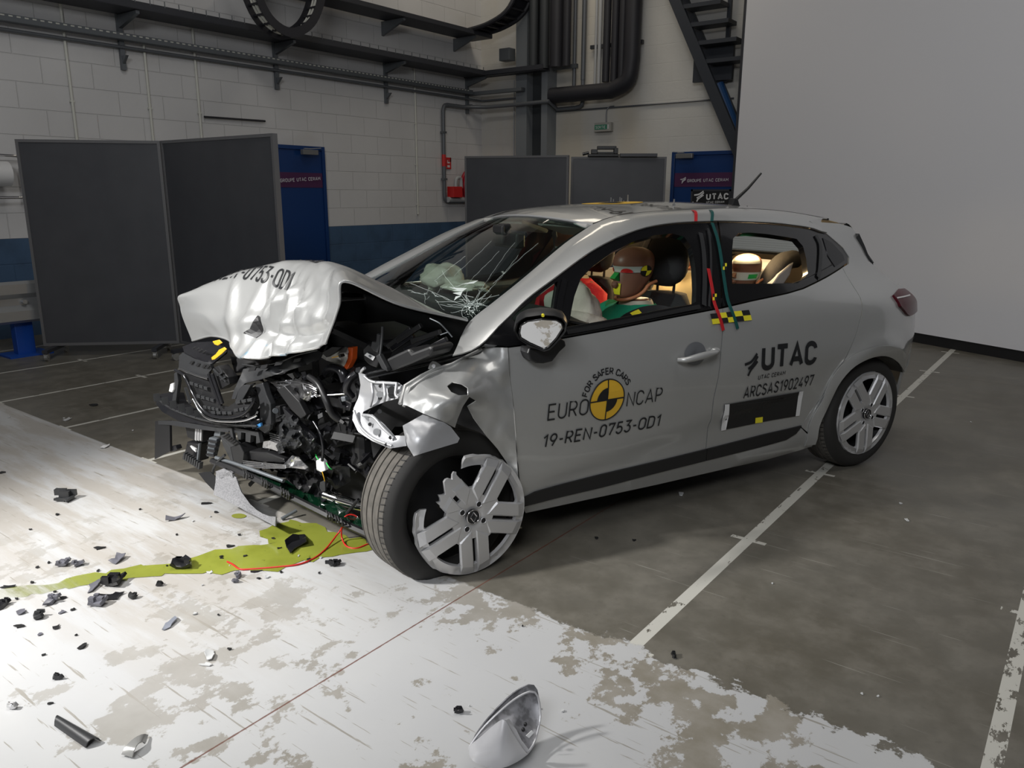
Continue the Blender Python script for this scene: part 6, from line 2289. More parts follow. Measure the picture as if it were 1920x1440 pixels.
circ = [tuple(ec + er * np.array([math.cos(a), math.sin(a)])) for a in np.linspace(0, 2 * PI, 49)[:-1]]
em_ = flank_poly('round_emblem', circ, M['ncap_yellow'], fd, 0.003)
for q_ in (1, 3):
    a0 = q_ * PI / 2
    flank_poly('emblem_quarter', [tuple(ec)] + [tuple(ec + er * 0.6 * np.array([math.cos(a), math.sin(a)])) for a in np.linspace(a0, a0 + PI / 2, 14)], M['mblack'], em_, 0.0045)
link('emblem_ring', MB().tube([(x, S(x, z) - .004, z) for x, z in circ], 0.0026, 6, closed=True), M['ink'], em_)
for dx_, dz_ in ((1, 0), (0, 1)):
    flank_poly('emblem_line', [tuple(ec + np.array(q)) for q in ((-er * dx_ - .0028 * dz_, -er * dz_ - .0028 * dx_), (er * dx_ - .0028 * dz_ * (1 if dx_ else -1), -.0028 * dx_ + (-er * dz_ if not dx_ else 0)), (er * dx_ + .0028 * dz_, er * dz_ + .0028 * dx_), (-er * dx_ - .0028 * dz_, .0028 * dx_ + er * dz_))], M['ink'], em_, 0.005)
s_ = 'FOR SAFER CARS'
adv = {'F': .56, 'O': .78, 'R': .66, ' ': .34, 'S': .62, 'A': .68, 'E': .6, 'C': .68}
tot = sum(adv[c] for c in s_)
ang0, ang1 = math.radians(166), math.radians(27)
run = 0
arcm = MB()
for ch in s_:
    a = ang0 + (ang1 - ang0) * (run + adv[ch] / 2) / tot
    run += adv[ch]
    if ch == ' ':
        continue
    v, f = text_flat(ch, 0.040, 0.17, 0, 'CENTER')
    r0 = er * 1.22
    dr = np.array([math.cos(a), math.sin(a)])
    dt = np.array([math.sin(a), -math.cos(a)])
    V = []
    for x, y in v:
        q = ec + dr * (r0 + y) + dt * x
        V.append((q[0], S(*q) - .0035, q[1]))
    arcm.add(V, f)
link('arched_lettering', arcm, M['ink'], fd)

flank_text('UTAC', (1425, 696), (1528, 683), M['ink'], 'lettering', rd, 0.20, 0.0, hscale=1.05, gap=-0.09)
flank_text('UTAC CERAM', (1420, 712), (1471, 702.5), M['ink'], 'lettering', rd, 0.15, 0)
flank_text('ARCSAS1902497', (1392, 748), (1522, 723), M['ink'], 'lettering', rd, 0.135, 0.0, hscale=1.3)
a_, b_ = np.array(sp(1394, 702)), np.array(sp(1421, 697))
size = np.linalg.norm(np.array(sp(1393, 704)) - np.array(sp(1419, 667))) * 0.72
sw = MB()
d_ = (b_ - a_) / np.linalg.norm(b_ - a_)
n_ = np.array([-d_[1], d_[0]])
for (x0, y0, x1, y1, x2, y2, w0) in ((0, .55, .5, .66, .95, 1.05, .15), (.28, .28, .62, .48, 1.0, .9, .15), (.34, -.12, .5, .2, .98, .62, .15)):
    LL = smooth_line([(x0, y0), (x1, y1), (x2, y2)], 12)
    rows = []
    for i, p in enumerate(LL):
        q = LL[min(i + 1, 11)] - LL[max(i - 1, 0)]
        q = q / np.linalg.norm(q)
        nr = np.array([-q[1], q[0]])
        row = []
        for s in (1, -1):
            e = p + nr * s * w0 * .5
            u_ = a_ + (d_ * e[0] + n_ * e[1]) * size
            row.append((u_[0], S(*u_) - .0035, u_[1]))
        rows.append(row)
    sw.grid(rows)
link('door_emblem', sw, M['ink'], rd)
bp4 = [sp(1357, 758.6), sp(1350.4, 806.8), sp(1497, 779), sp(1504, 733.4)]
bd_ = flank_poly('black_plate', bp4, M['black'], rd, 0.005)
for quad in ([(1357.3, 758.2), (1366, 757.2), (1359.2, 805.5), (1350.2, 807.2)], [(1497, 734), (1504.5, 732.8), (1497, 778.8), (1489.7, 780)]):
    flank_poly('pale_strip', [sp(*p) for p in quad][::-1], M['white'], bd_, 0.0065)
flank_poly('yellow_label', [sp(*p) for p in ((1414.6, 783), (1428.3, 781), (1427.8, 791.5), (1414, 793))][::-1], M['yellow'], bd_, 0.0068)
flank_poly('plate_line', [sp(*p) for p in ((1381, 758), (1480, 745), (1480, 746), (1381, 759))][::-1], M['grey_plastic'], bd_, 0.0066)
ck_ = [np.array(sp(*p)) for p in ((1329.3, 588), (1402, 580.6), (1407.7, 599.6), (1334, 607.6))]
for r_ in range(2):
    for c_ in range(5):
        def g2(u, v_):
            return tuple((ck_[0] * (1 - u) + ck_[1] * u) * (1 - v_) + (ck_[3] * (1 - u) + ck_[2] * u) * v_)
        flank_poly('checker_square', [g2(c_ / 5, r_ / 2), g2(c_ / 5, (r_ + 1) / 2), g2((c_ + 1) / 5, (r_ + 1) / 2), g2((c_ + 1) / 5, r_ / 2)], M['yellow'] if (r_ + c_) % 2 else M['mblack'], rd if c_ else fd, 0.0075)
ribbon('red_tape', [(1326, 503), (1334, 545), (1340, 575), (1354, 619)], 0.017, M['red_tape'], rd, 0.0085)
ribbon('teal_tape', [(1333, 417), (1345, 455), (1351, 490), (1356, 525), (1361, 556), (1369, 580), (1381, 616)], 0.017, M['teal_tape'], rd, 0.0085)


def rail_tape(pts, m, nm):
    lo, hi_ = np.array([*sp(*pts[1])]), pts[0]
    A = np.array([lo[0], S(*lo) - .012, lo[1]])
    B = cy(hi_[0], hi_[1], .39) + np.array([0, -.006, .006])
    mid_ = (A + B) / 2 + np.array([0, -.016, .016])
    LL = smooth_line([B, mid_, A], 8)
    link(nm, MB().grid([[p + np.array([s * .009, 0, 0]) for s in (-1, 1)] for p in LL]), m, car, None, solid=.002)


rail_tape(((1292, 396), (1301, 415)), M['red_tape'], 'red_tape')
rail_tape(((1324, 395), (1331, 415)), M['teal_tape'], 'teal_tape')
for (px, py) in ((1355.5, 499), (1336.5, 556)):
    for (dx_, dy_, m) in ((-3.5, -6, 'mblack'), (0.5, -6, 'yellow'), (-3.5, 0.5, 'yellow'), (0.5, .5, 'mblack')):
        flank_poly('target_mark', [sp(px + dx_, py + dy_), sp(px + dx_, py + dy_ + 6), sp(px + dx_ + 3.5, py + dy_ + 6), sp(px + dx_ + 3.5, py + dy_)], M[m], rd, 0.011)

# ---- cabin
M['liner'] = mat('pale_headliner', (0.42, 0.41, 0.39), 0.85)
M['seat'] = mat('black_seat_cloth', (0.016, 0.016, 0.018), 0.85, bump=(300, 0.3))
M['airbag'] = mat('pale_airbag_cloth', (0.46, 0.41, 0.36), 0.7, bump=(9, 0.8))
link('cabin_floor', MB().box((-1.0, 0.9, 0.24), (2.4, 1.5, 0.04)), M['dark'], car)
link('bulkhead', MB().box((-2.17, 0.9, 0.60), (0.03, 1.44, 0.66)), M['dark'], car)
link('parcel_panel', MB().box((0.2, 0.9, 0.55), (0.04, 1.3, 0.6)).box((0.05, .9, .84), (.36, 1.25, .03)), M['dark'], car)
for s in (0, 1):
    y = 0.115 if s == 0 else 1.685
    link('door_lining', MB().box((-1.12, y, 0.56), (2.0, 0.05, 0.66)), M['dark'], car, bevel=.01)
link('light_block_sheet', MB().box((-2.13, 0.45, 0.36), (0.02, 0.62, 0.52)), M['dark'], car)  # added sheet behind the front wheel, stops light leaking under the car
link('headliner', MB().grid([[p + np.array([.02, 0, -.035]) for p in r[1:-1]] for r in roof_rows[2:]]), M['liner'], car, 60)
dash = []
for y in np.linspace(0.16, 1.64, 15):
    hump = 0.035 * math.exp(-((y - 0.52) / 0.2) ** 2)
    dash.append([(-2.16, y, 0.92), (-1.98, y, 0.935), (-1.85, y, 0.93 + hump), (-1.72, y, 0.90 + hump), (-1.66, y, 0.82), (-1.72, y, 0.62), (-1.8, y, 0.45)])
link('dashboard', MB().grid(dash), M['dark'], car, 50, solid=.01)


def seat(y, x0, name='front_seat'):
    t = link(name, MB().grid([[np.array([x0 - 0.50 + 0.52 * u, y + wy * (0.25 - 0.02 * abs(2 * u - 1)), 0.42 + 0.05 * (1 - u) + (0.05 if abs(wy) > .8 else 0)]) for wy in (-1, -.85, -.5, 0, .5, .85, 1)] for u in np.linspace(0, 1, 9)]), M['seat'], car, 60, solid=.1)
    rows = []
    for u in np.linspace(0, 1, 14):
        z = 0.42 + 0.535 * u
        w_ = 0.25 * (1 - 0.30 * sstep(u, .55, 1.0)) * (1 - .25 * sstep(u, .93, 1.0))
        xb = x0 + 0.04 + 0.20 * u
        th = 0.11 * (1 - .45 * u)
        rows.append([(xb + th * (math.cos(a) if math.cos(a) > 0 else math.cos(a) * 0.8) - (0.03 * abs(math.sin(a)) ** 3), y + w_ * math.sin(a), z) for a in np.linspace(0, 2 * PI, 25)[:-1]])
    rows.append([(x0 + .24, y, .965)] * 24)
    link('seat_back', MB().grid(rows, closed_u=True), M['seat'], t, 60)
    return t


def headrest(t, c, sx, sy, sz, posts=True):
    rows = []
    for u in np.linspace(0, 1, 12):
        z = c[2] + sz * (2 * u - 1)
        w_ = sy * (1 - 0.55 * abs(2 * u - 1) ** 4) * (0.82 + 0.18 * (1 - u))
        th = sx * (1 - 0.7 * abs(2 * u - 1) ** 4)
        rows.append([(c[0] + th * math.cos(a) + 0.05 * (u - .5), c[1] + w_ * math.copysign(abs(math.sin(a)) ** .7, math.sin(a)), z) for a in np.linspace(0, 2 * PI, 25)[:-1]])
    link('headrest', MB().grid(rows, closed_u=True), M['seat'], t, 60)
    if posts:
        link('headrest_post', MB().cyl((c[0] - .01, c[1] - .06, c[2] - sz - .10), (c[0], c[1] - .06, c[2] - sz + .05), 0.007, 8).cyl((c[0] - .01, c[1] + .06, c[2] - sz - .10), (c[0], c[1] + .06, c[2] - sz + .05), 0.007, 8), M['mblack'], t)


hd = cy(1252, 483, 0.52)
s1_ = seat(0.52, hd[0] - 0.22)
headrest(s1_, hd, 0.075, 0.14, 0.135)
hp = cy(1128, 520, 1.28)
s2_ = seat(1.28, -1.10)
headrest(s2_, (-.86, 1.28, 1.09), 0.06, 0.13, 0.10)
link('rear_bench', MB().box((-0.18, 0.9, 0.42), (0.5, 1.3, 0.16)).box((0.06, 0.9, 0.68), (0.14, 1.3, 0.5), np.array([[math.cos(.2), 0, math.sin(.2)], [0, 1, 0], [-math.sin(.2), 0, math.cos(.2)]])), M['seat'], car, bevel=.03)
# child seats' curved backs
cs = link('child_seat', MB().tube(smooth_line([cy(1438, 545, .50), cy(1446, 520, .50), cy(1464, 496, .50), cy(1486, 486, .50), cy(1496, 494, .50)], 16), [0.045, 0.05, 0.055, 0.055, 0.055, 0.055, 0.055, 0.055, 0.055, 0.055, .055, .05, .05, .05, .045, .03], 12), M['seat'], car, 60)
link('child_seat_shell', MB().prism([cy(a, b, .44) for a, b in ((1446, 534), (1460, 514), (1480, 496), (1490, 490), (1482, 516), (1470, 534))], (0, .3, 0)), mat('pale_grey_shell', (0.30, 0.30, 0.32), 0.5), cs, bevel=.01)
# steering wheel, airbags, mirror and visors
sc = np.array([-1.60, 0.52, 0.80])
ux, uz = np.array([0, 1.0, 0]), np.array([0.42, 0, 0.91])
link('steering_wheel', MB().tube([sc + 0.18 * (math.cos(a) * ux + math.sin(a) * uz) for a in np.linspace(0, 2 * PI, 33)[:-1]], 0.016, 8, closed=True), M['black'], car, 60)


def lump(name, c, r, amp, fq, seed, m, parent=None, M3=None):
    rows = []
    for i in range(25):
        t = PI * i / 24
        row = []
        for k_ in range(40):
            a = 2 * PI * k_ / 40
            d = np.array([math.sin(t) * math.cos(a), math.sin(t) * math.sin(a), -math.cos(t)])
            s = 1 + amp * noise.noise(Vector(d * fq) + Vector((seed, 0, 0))) + amp * 0.6 * abs(noise.noise(Vector(d * fq * 2.2) + Vector((0, seed, 0))))
            p = d * np.array(r) * s
            if M3 is not None:
                p = M3 @ p
            row.append(np.array(c) + p)
        rows.append(row)
    return link(name, MB().grid(rows, closed_u=True), m, parent or car, 60)


lump('driver_airbag', cy(1074, 576, .50) + np.array([0, 0, -.02]), (0.085, 0.18, 0.135), 0.2, 1.6, 3.0, M['airbag'])
lump('driver_airbag', cy(1086, 606, .40), (0.11, 0.13, 0.06), 0.25, 1.8, 8.0, M['airbag'])
pa_ = cy(836, 518, 1.26)
lump('passenger_airbag', cy(828, 512, 1.28) + np.array([0.0, 0, -0.02]), (0.10, 0.14, 0.065), 0.35, 1.5, 5.0, M['airbag'])
lump('passenger_airbag', cy(872, 533, 1.10) + np.array([0, 0, -0.01]), (0.09, 0.16, 0.03), 0.4, 1.7, 2.0, M['airbag'])
rm_ = ws_pt(0.5, 0.80) + np.array([0.05, 0, -0.05])
link('rear_view_mirror', MB().box(rm_, (0.05, 0.22, 0.07)).box(rm_ + np.array([-.03, 0, .05]), (.05, .06, .06)).box(rm_ + np.array([-.06, 0, .03]), (.02, .10, .09)), M['black'], car, bevel=.01)
for u in (0.22, 0.78):
    a = ws_pt(u, 0.965) + np.array([0.05, 0, -0.035])
    link('sun_visor', MB().box(a + np.array([.06, 0, 0]), (0.17, 0.40, 0.022), np.array([[.95, 0, .3], [0, 1, 0], [-.3, 0, .95]])), M['liner'], car, bevel=.008)
link('seat_belt', MB().bar((-1.0, 1.55, 1.22), (-1.15, 1.20, 0.80), 0.05, 0.004, (1, 0, 0)), mat('grey_belt', (.3, .31, .33), .7), car)
link('pillar_trim', MB().add([(-.25, 1.60, .98), (.30, 1.40, 1.0), (.24, 1.34, 1.24), (-.25, 1.44, 1.29)], [(0, 1, 2, 3)]), M['liner'], car, solid=.01)
link('tailgate_trim', MB().add([(.34, .42, .84), (.34, 1.38, .84), (.33, 1.38, 1.06), (.33, .42, 1.06)], [(0, 1, 2, 3)]), mat('brown_black_trim', (.05, .04, .03), .7), car, solid=.01)
# cabin work lamps for the cameras
for nm, P, en in (('cabin_lamp', (-0.44, 0.53, 1.262), 11.0), ('cabin_lamp', (-0.34, 1.28, 1.235), 12.0)):
    lb_ = link(nm, MB().box(P, (0.10, 0.06, 0.02)), mat('lit_cabin_lamp', (1, .9, .7), .5, emit=((1.0, 0.72, 0.36), 22.0)), car, bevel=.004)
    d = bpy.data.lights.new('cabin_lamp_light', 'POINT')
    d.energy = en
    d.color = (1.0, 0.70, 0.36)
    d.shadow_soft_size = 0.04
    o = bpy.data.objects.new('cabin_lamp_light', d)
    C.objects.link(o)
    o.parent = car
    o.location = (P[0], P[1], P[2] - 0.05)

# ==================================================================== dummies
M['skin'] = mat('brown_vinyl_skin', (0.23, 0.105, 0.07), 0.42)
M['collar'] = mat('orange_brown_collar', (0.42, 0.16, 0.075), 0.45)
M['neck_ring'] = mat('pale_neck_ring', (0.48, 0.45, 0.36), 0.6)
M['shirt_green'] = mat('green_cotton', (0.005, 0.26, 0.14), 0.85, bump=(40, .3))
M['shirt_red'] = mat('red_cotton', (0.55, 0.012, 0.02), 0.85, bump=(40, .3))
M['tape_white'] = mat('white_tape', (0.52, 0.55, 0.52), 0.6)
M['paint_green'] = mat('green_face_paint', (0.02, 0.40, 0.08), 0.4)
M['paint_red'] = mat('red_face_paint', (0.6, 0.02, 0.02), 0.4)
M['paint_yellow'] = mat('yellow_face_paint', (0.72, 0.68, 0.03), 0.4)
HEAD = [(-.238, .060, -.005, .024), (-.225, .082, -.02, .040), (-.205, .090, -.04, .052), (-.18, .092, -.055, .060), (-.155, .093, -.075, .066), (-.13, .092, -.088, .071), (-.105, .090, -.096, .074), (-.085, .088, -.101, .076), (-.065, .096, -.104, .077), (-.045, .098, -.104, .077), (-.02, .093, -.101, .074), (.0, .081, -.090, .065), (.015, .062, -.072, .051), (.025, .037, -.047, .032), (.030, .014, -.022, .013), (.031, -.003, -.005, .002)]


def dummy(c, shirt, label, sc_=1.0, arms=True, paint=True):
    """seated crash dummy; c is the point between the eyes' level and the head axis; it looks along -x of the car"""
    base = np.array(c)
    t = empty('crash_test_dummy', to_room(base - np.array([-.1, 0, .8])), CAR_YAW, label, 'crash test dummy', 'crash test dummies in the car')
    o0 = base - np.array([-.1, 0, .8])

    def Lc(p):
        return np.array(p) * np.array([1.05, 1.03, 0.88]) * sc_ + (base - o0)

    def ring(z, fwd, back, hw, n=32, ex=1.0):
        mid_ = (fwd + back) / 2
        h = (fwd - back) / 2
        return [Lc((-(mid_ + h * math.cos(a)), hw * math.copysign(abs(math.sin(a)) ** ex, math.sin(a)), z)) for a in np.linspace(0, 2 * PI, n + 1)[:-1]]
    rows = [ring(-.82, .10, -.14, .17), ring(-.70, .11, -.15, .17), ring(-.55, .10, -.15, .165), ring(-.40, .08, -.14, .18), ring(-.32, .05, -.13, .19), ring(-.285, .02, -.10, .12), ring(-.27, .03, -.09, .066), ring(-.255, .038, -.085, .06), ring(-.243, .047, -.08, .057)]
    # smooth head above the neck
    HS_ = smooth_line(HEAD, 60)
    hz = [h[0] for h in HS_]
    for z in list(np.linspace(-.238, .0, 26)) + [.008, .015, .021, .026, .0295, .031]:
        rows.append(ring(z, *[float(np.interp(z, hz, [h[k_] for h in HS_])) for k_ in (1, 2, 3)]))
    body = MB().grid(rows, closed_u=True)
    # nose and ears
    body.add([Lc(p) for p in ((-.088, -.013, -.095), (-.088, .013, -.095), (-.114, -.015, -.128), (-.114, .015, -.128), (-.09, -.017, -.14), (-.09, .017, -.14))], [(0, 2, 3, 1), (2, 4, 5, 3), (0, 4, 2), (1, 3, 5)])
    body.tube([Lc((-.095, 0, -.158)), Lc((-.099, 0, -.164)), Lc((-.095, 0, -.172))], [.018 * sc_, .02 * sc_, .016 * sc_], 10)
    # thighs and shins
    for s in (-1, 1):
        body.tube([Lc((.02, s * .09, -.82)), Lc((-.22, s * .11, -.80)), Lc((-.46, s * .12, -.76)), Lc((-.56, s * .12, -.90)), Lc((-.62, s * .12, -1.08))], [.085 * sc_, .08 * sc_, .062 * sc_, .055 * sc_, .045 * sc_], 14)
    b = link('dummy_body', body, M['skin'], t, 60)
    # shirt over the trunk with short sleeves
    sh = MB().grid([ring(-.82, .12, -.155, .19), ring(-.66, .135, -.165, .195), ring(-.52, .16, -.165, .20), ring(-.42, .15, -.155, .215), ring(-.355, .115, -.145, .225), ring(-.315, .08, -.13, .19), ring(-.288, .06, -.115, .13), ring(-.268, .062, -.108, .09)], closed_u=True)
    for s in (-1, 1):
        sh.tube([Lc((.02, s * .15, -.345)), Lc((.015, s * .205, -.37)), Lc((-.01, s * .235, -.46)), Lc((-.04, s * .245, -.58))], [.06 * sc_, .068 * sc_, .062 * sc_, .058 * sc_], 14)
    V = []
    for p in sh.v:
        q = Vector(p)
        k_ = noise.noise(q * 9.0) * 0.012 + abs(noise.noise(q * 16)) * .008
        V.append(tuple(q + Vector((0, math.copysign(k_, q.y - (base - o0)[1]), k_))))
    sh.v = V
    link('shirt', sh, shirt, b, 60)
    if arms:
        for s in (-1, 1):
            am = MB().tube([Lc((-.04, s * .245, -.58)), Lc((-.06, s * .25, -.66)), Lc((-.18, s * .22, -.70)), Lc((-.31, s * .19, -.66))], [.045 * sc_, .043 * sc_, .038 * sc_, .028 * sc_], 12)
            am.ball(Lc((-.345, s * .18, -.65)), (.045 * sc_, .025 * sc_, .036 * sc_), 12, 8)
            for k_ in range(4):
                am.tube([Lc((-.37, s * .18, -.64 - .016 * k_ + .02)), Lc((-.40, s * .165, -.645 - .016 * k_ + .02)), Lc((-.405, s * .15, -.66 - .016 * k_ + .02))], [.0085 * sc_, .008 * sc_, .007 * sc_], 8)
            am.tube([Lc((-.34, s * .16, -.63)), Lc((-.37, s * .145, -.62)), Lc((-.39, s * .14, -.625))], [.01 * sc_, .009 * sc_, .008 * sc_], 8)
            link('arm', am, M['skin'], b, 60)

    def hd_pt(a, z, lift=0.003):
        f_, k2, hw = [float(np.interp(z, hz, [h[k_] for h in HS_])) for k_ in (1, 2, 3)]
        mid_, h = (f_ + k2) / 2, (f_ - k2) / 2 + lift
        return Lc((-(mid_ + h * math.cos(a)), (hw + lift) * math.sin(a), z))

    def patch(name, a0, a1, z0, z1, m, lift=0.003, n=16, zc=None):
        rws = []
        for z in np.linspace(z0, z1, 6):
            rws.append([hd_pt(a, z, lift) for a in np.linspace(a0, a1, n)])
        return link(name, MB().grid(rws), m, b, 60)

    def blob(name, ac, zc, ra, rz_, m, lift=0.005, a_from=0, a_to=2 * PI):
        pts = [hd_pt(ac, zc, lift)] + [hd_pt(ac + ra * math.cos(q), zc + rz_ * math.sin(q), lift) for q in np.linspace(a_from, a_to, 15)]
        return link(name, MB().add(pts, [(0, i, i + 1) for i in range(1, 15)]), m, b)
    if paint == 'band':
        patch('head_band', -2.6, 2.6, -.150, -.095, M['tape_white'], .003, 40)
        patch('band_mark', -1.75, -1.05, -.138, -.108, M['paint_green'], .005, 10)
        patch('crown_tape', -1.9, .2, -.035, .018, M['tape_white'], .004, 20)
    elif paint:
        patch('eye_tape', -1.75, 1.75, -.097, -.066, M['tape_white'], .003, 30)
        for s in (-1, 1):
            blob('painted_eye', s * .62, -.098, .33, .022, M['paint_red'], .006, 0, PI)
            blob('temple_target', s * 1.62, -.088, .33, .028, M['mblack'], .006)
            blob('temple_target_mark', s * 1.62, -.088, .31, .027, M['yellow'], .0075, 0 if s > 0 else PI, PI / 2 if s > 0 else 1.5 * PI)
            blob('temple_target_mark', s * 1.62, -.088, .31, .027, M['yellow'], .0075, PI if s > 0 else 0, 1.5 * PI if s > 0 else PI / 2)
        link('painted_nose', MB().add([Lc(p) for p in ((-.092, -.017, -.10), (-.092, .017, -.10), (-.117, -.018, -.130), (-.117, .018, -.130), (-.092, -.021, -.144), (-.092, .021, -.144))], [(0, 2, 3, 1), (2, 4, 5, 3), (0, 4, 2), (1, 3, 5)]), M['paint_green'], b)
        patch('painted_mouth', -.42, .42, -.215, -.155, M['paint_yellow'], .004, 12)
    # skull cap joint, jaw collar and neck ring
    jp = []
    for s in (-1, 1):
        LL = smooth_line([Lc((.085, s * .062, -.150)), Lc((.035, s * .071, -.165)), Lc((.012, s * .070, -.195)), Lc((-.02, s * .060, -.222)), Lc((-.062, s * .038, -.240)), Lc((-.08, 0, -.245))], 18)
        jp.append(LL)
    link('jaw_collar', MB().tube(jp[0] + jp[1][::-1][1:], .0085 * sc_, 8), M['collar'], b, 60)
    link('neck_ring', MB().grid([ring(-.282, .052, -.105, .078), ring(-.25, .046, -.092, .066)], closed_u=True), M['neck_ring'], b, 60, solid=.004)
    return t, Lc, b


# driver: eye level taken at the temple target
hc_ = cy(1200, 522, .52)
hc_ = hc_ + np.array([-0.045, 0, 0.126])
td, Ld, bd2 = dummy(hc_, M['shirt_green'], 'crash test dummy in a green shirt behind the driver window, face painted green and yellow', 1.03)
# belt across the driver's near shoulder, with a yellow mark
ys_ = [.17, .20, .225, .25, .29]
up_ = smooth_line([cy(a, b, y) for (a, b), y in zip([(1258, 576), (1235, 572), (1205, 575), (1175, 587), (1155, 602)], ys_)], 20)
dn_ = smooth_line([cy(a, b, y - .01) for (a, b), y in zip([(1262, 590), (1238, 583), (1211, 586), (1186, 597), (1167, 609)], ys_)], 20)
bo = link('driver_belt', MB().grid([up_, dn_]), M['mblack'], car, 60, solid=.003)
link('belt_mark', MB().grid([[a * .85 + b * .15 + np.array([0, -.004, 0]) for a, b in zip(up_[11:15], dn_[11:15])], [a * .2 + b * .8 + np.array([0, -.004, 0]) for a, b in zip(up_[11:15], dn_[11:15])]]), M['yellow'], bo)
hp_ = cy(1072, 462, 1.26)
dummy(hp_ + np.array([0, 0, .06]), M['shirt_red'], 'crash test dummy in a red shirt on the passenger seat, head behind the front pillar')
hr1 = cy(1398, 515, .56)
dummy(hr1 + np.array([0, 0, .09]), M['shirt_green'], 'child crash test dummy with a white head band behind the rear door window', 0.86, True, 'band')
hr2 = cy(1288, 470, 1.22)
dummy(hr2 + np.array([0, 0, .08]), mat('cream_cotton', (.5, .42, .25), .85), 'orange lit crash test dummy head seen behind the driver headrest', 0.9)

# ==================================================================== on the floor
t = NT('spilt_coolant')
X_, Y_, _z = t.xyz()
colr = t.mix(t.step(t.noise(5.0, detail=6), .35, .75), (0.27, 0.30, 0.045), (0.20, 0.225, 0.03))
colr = t.mix(t.step(t.noise(26.0, detail=6, rough=.7), .62, .70), colr, (0.10, 0.11, 0.02))
fade = t.op('MULTIPLY', t.step(Y_, 0.6, 1.6), 1.0)
grain = t.noise(1.0, t.mapped((2.5, 22, 1), (0, 0, -.16)), 7, .7)
t.b.inputs['Alpha'].default_value = 1
al = t.step(t.op('ADD', t.op('MULTIPLY', fade, 0.62), t.op('MULTIPLY', grain, 0.6)), .36, .70)
t.put(t.b.inputs['Alpha'], t.op('MULTIPLY', al, t.op('ADD', t.op('MULTIPLY', fade, .5), .48)))
M['coolant'] = t.out(colr, 0.12)
pud = [(495, 995), (520, 985), (545, 972), (590, 985), (640, 1005), (690, 1010), (700, 1030), (640, 1040), (590, 1050), (520, 1068), (440, 1072), (330, 1078), (250, 1086), (160, 1098), (90, 1112), (30, 1120), (-20, 1128), (-20, 1112), (60, 1100), (150, 1082), (240, 1066), (320, 1054), (400, 1035), (470, 1022), (520, 1020), (490, 1012)]
P = [fl(a, b) for a, b in pud]
rgn = random.Random(4)
dn = dens([(p[0], p[1]) for p in P], 0.05)
dn = [(x + rgn.uniform(-.02, .02), y + rgn.uniform(-.02, .02)) for x, y in dn]
v, f = fill(dn, (), .12)
tag(link('coolant_spill', MB().add([(x, y, .0022) for x, y in v], f), M['coolant']), 'yellow-green coolant smear running along the floor from under the torn nose', 'spill')
a = [(fl(448 + 14 * math.cos(q), 968 + 4.5 * math.sin(q))) for q in np.linspace(0, 2 * PI, 17)[:-1]]
M['coolant_drop'] = mat('coolant_drop', (0.27, 0.29, 0.05), 0.2)
tag(link('coolant_spill', MB().add([(p[0], p[1], .002) for p in a], [tuple(range(16))[::-1]]), M['coolant_drop']), 'small separate yellow-green coolant spot beside the hanging grey felt', 'spill')

# red test lead from the car on to the floor
W_ = []
for px, py, z in ((690, 1020, .004), (668, 1028, .004), (650, 1024, .004), (641, 1008, .02), (641, 985, .08), (644, 972, .12), (655, 965, .13), (668, 968, .12), (676, 980, .09), (671, 992, .06), (658, 993, .06), (646, 986, .07), (634, 1000, .03), (612, 1028, .006), (590, 1046, .004), (560, 1058, .004), (520, 1063, .004), (470, 1067, .004), (450, 1067, .004), (436, 1058, .004), (426, 1053, .004)):
    W_.append(fl(px, py, z))
tag(link('red_test_lead', MB().tube(smooth_line(W_, 110), .0035, 8), M['red_wire'], None, 60), 'thin red wire looped by the front tyre and trailing over the coolant smear', 'wire')
tag(link('pale_tube', MB().cyl(fl(528, 973, .008), fl(556, 957, .03), .008, 10), M['galv'], None, 40), 'short pale metal tube lying under the torn nose', 'tube')

# ---- the mirror shell in front
o3 = fl(945, 1432)
msh = empty('mirror_shell', o3, 0, 'silver mirror shell standing on the scuffed white paint nearest the camera', 'mirror cover')
d_cam = CAM - o3
d_cam[2] = 0
d_cam /= np.linalg.norm(d_cam)
side = np.array([-d_cam[1], d_cam[0], 0])
if side @ RT < 0:
    side = -side
E_ = o3 + d_cam * 0.0


def mpx(px, py, back):
    """pixel on an upright plane facing the camera through the shell, moved back"""
    return rp(px, py, o3 - d_cam * back, d_cam)


rim_px = [(880, 1400), (905, 1366), (935, 1336), (965, 1311), (992, 1297), (1006, 1301), (1012, 1322), (1013, 1345), (1008, 1372), (1000, 1396), (988, 1413)]
rim_bk = [.0, .03, .055, .08, .10, .105, .10, .085, .06, .03, .0]
bot_px = [(880, 1400), (882, 1416), (889, 1426), (905, 1434), (925, 1438), (945, 1437), (962, 1430), (976, 1422), (988, 1413)]
lip = [(880, 1400), (900, 1384), (925, 1362), (942, 1349), (948, 1352), (958, 1372), (970, 1392), (982, 1408), (988, 1413)]
n_ = 26
top = smooth_line([mpx(a, b, c) for (a, b), c in zip(rim_px, rim_bk)], n_)
belly = smooth_line([mpx(a, b, -.01 - .05 * math.sin(PI * i / 8)) for i, (a, b) in enumerate(bot_px)], n_)
lipl = smooth_line([mpx(a, b, -.012 - .03 * math.sin(PI * i / 8)) for i, (a, b) in enumerate(lip)], n_)
of = -np.array(o3)
rows = []
for t_ in np.linspace(0, 1, 9):
    rows.append([lipl[i] + (belly[i] - lipl[i]) * t_ + d_cam * 0.018 * math.sin(PI * t_) * math.sin(PI * i / (n_ - 1)) + of for i in range(n_)])
M['shell'] = mat('silver_shell_paint', (0.56, 0.56, 0.58), 0.3, 0.3, coat=.8)
link('outer_face', MB().grid(rows), M['shell'], msh, 60, solid=.003)
rows = []
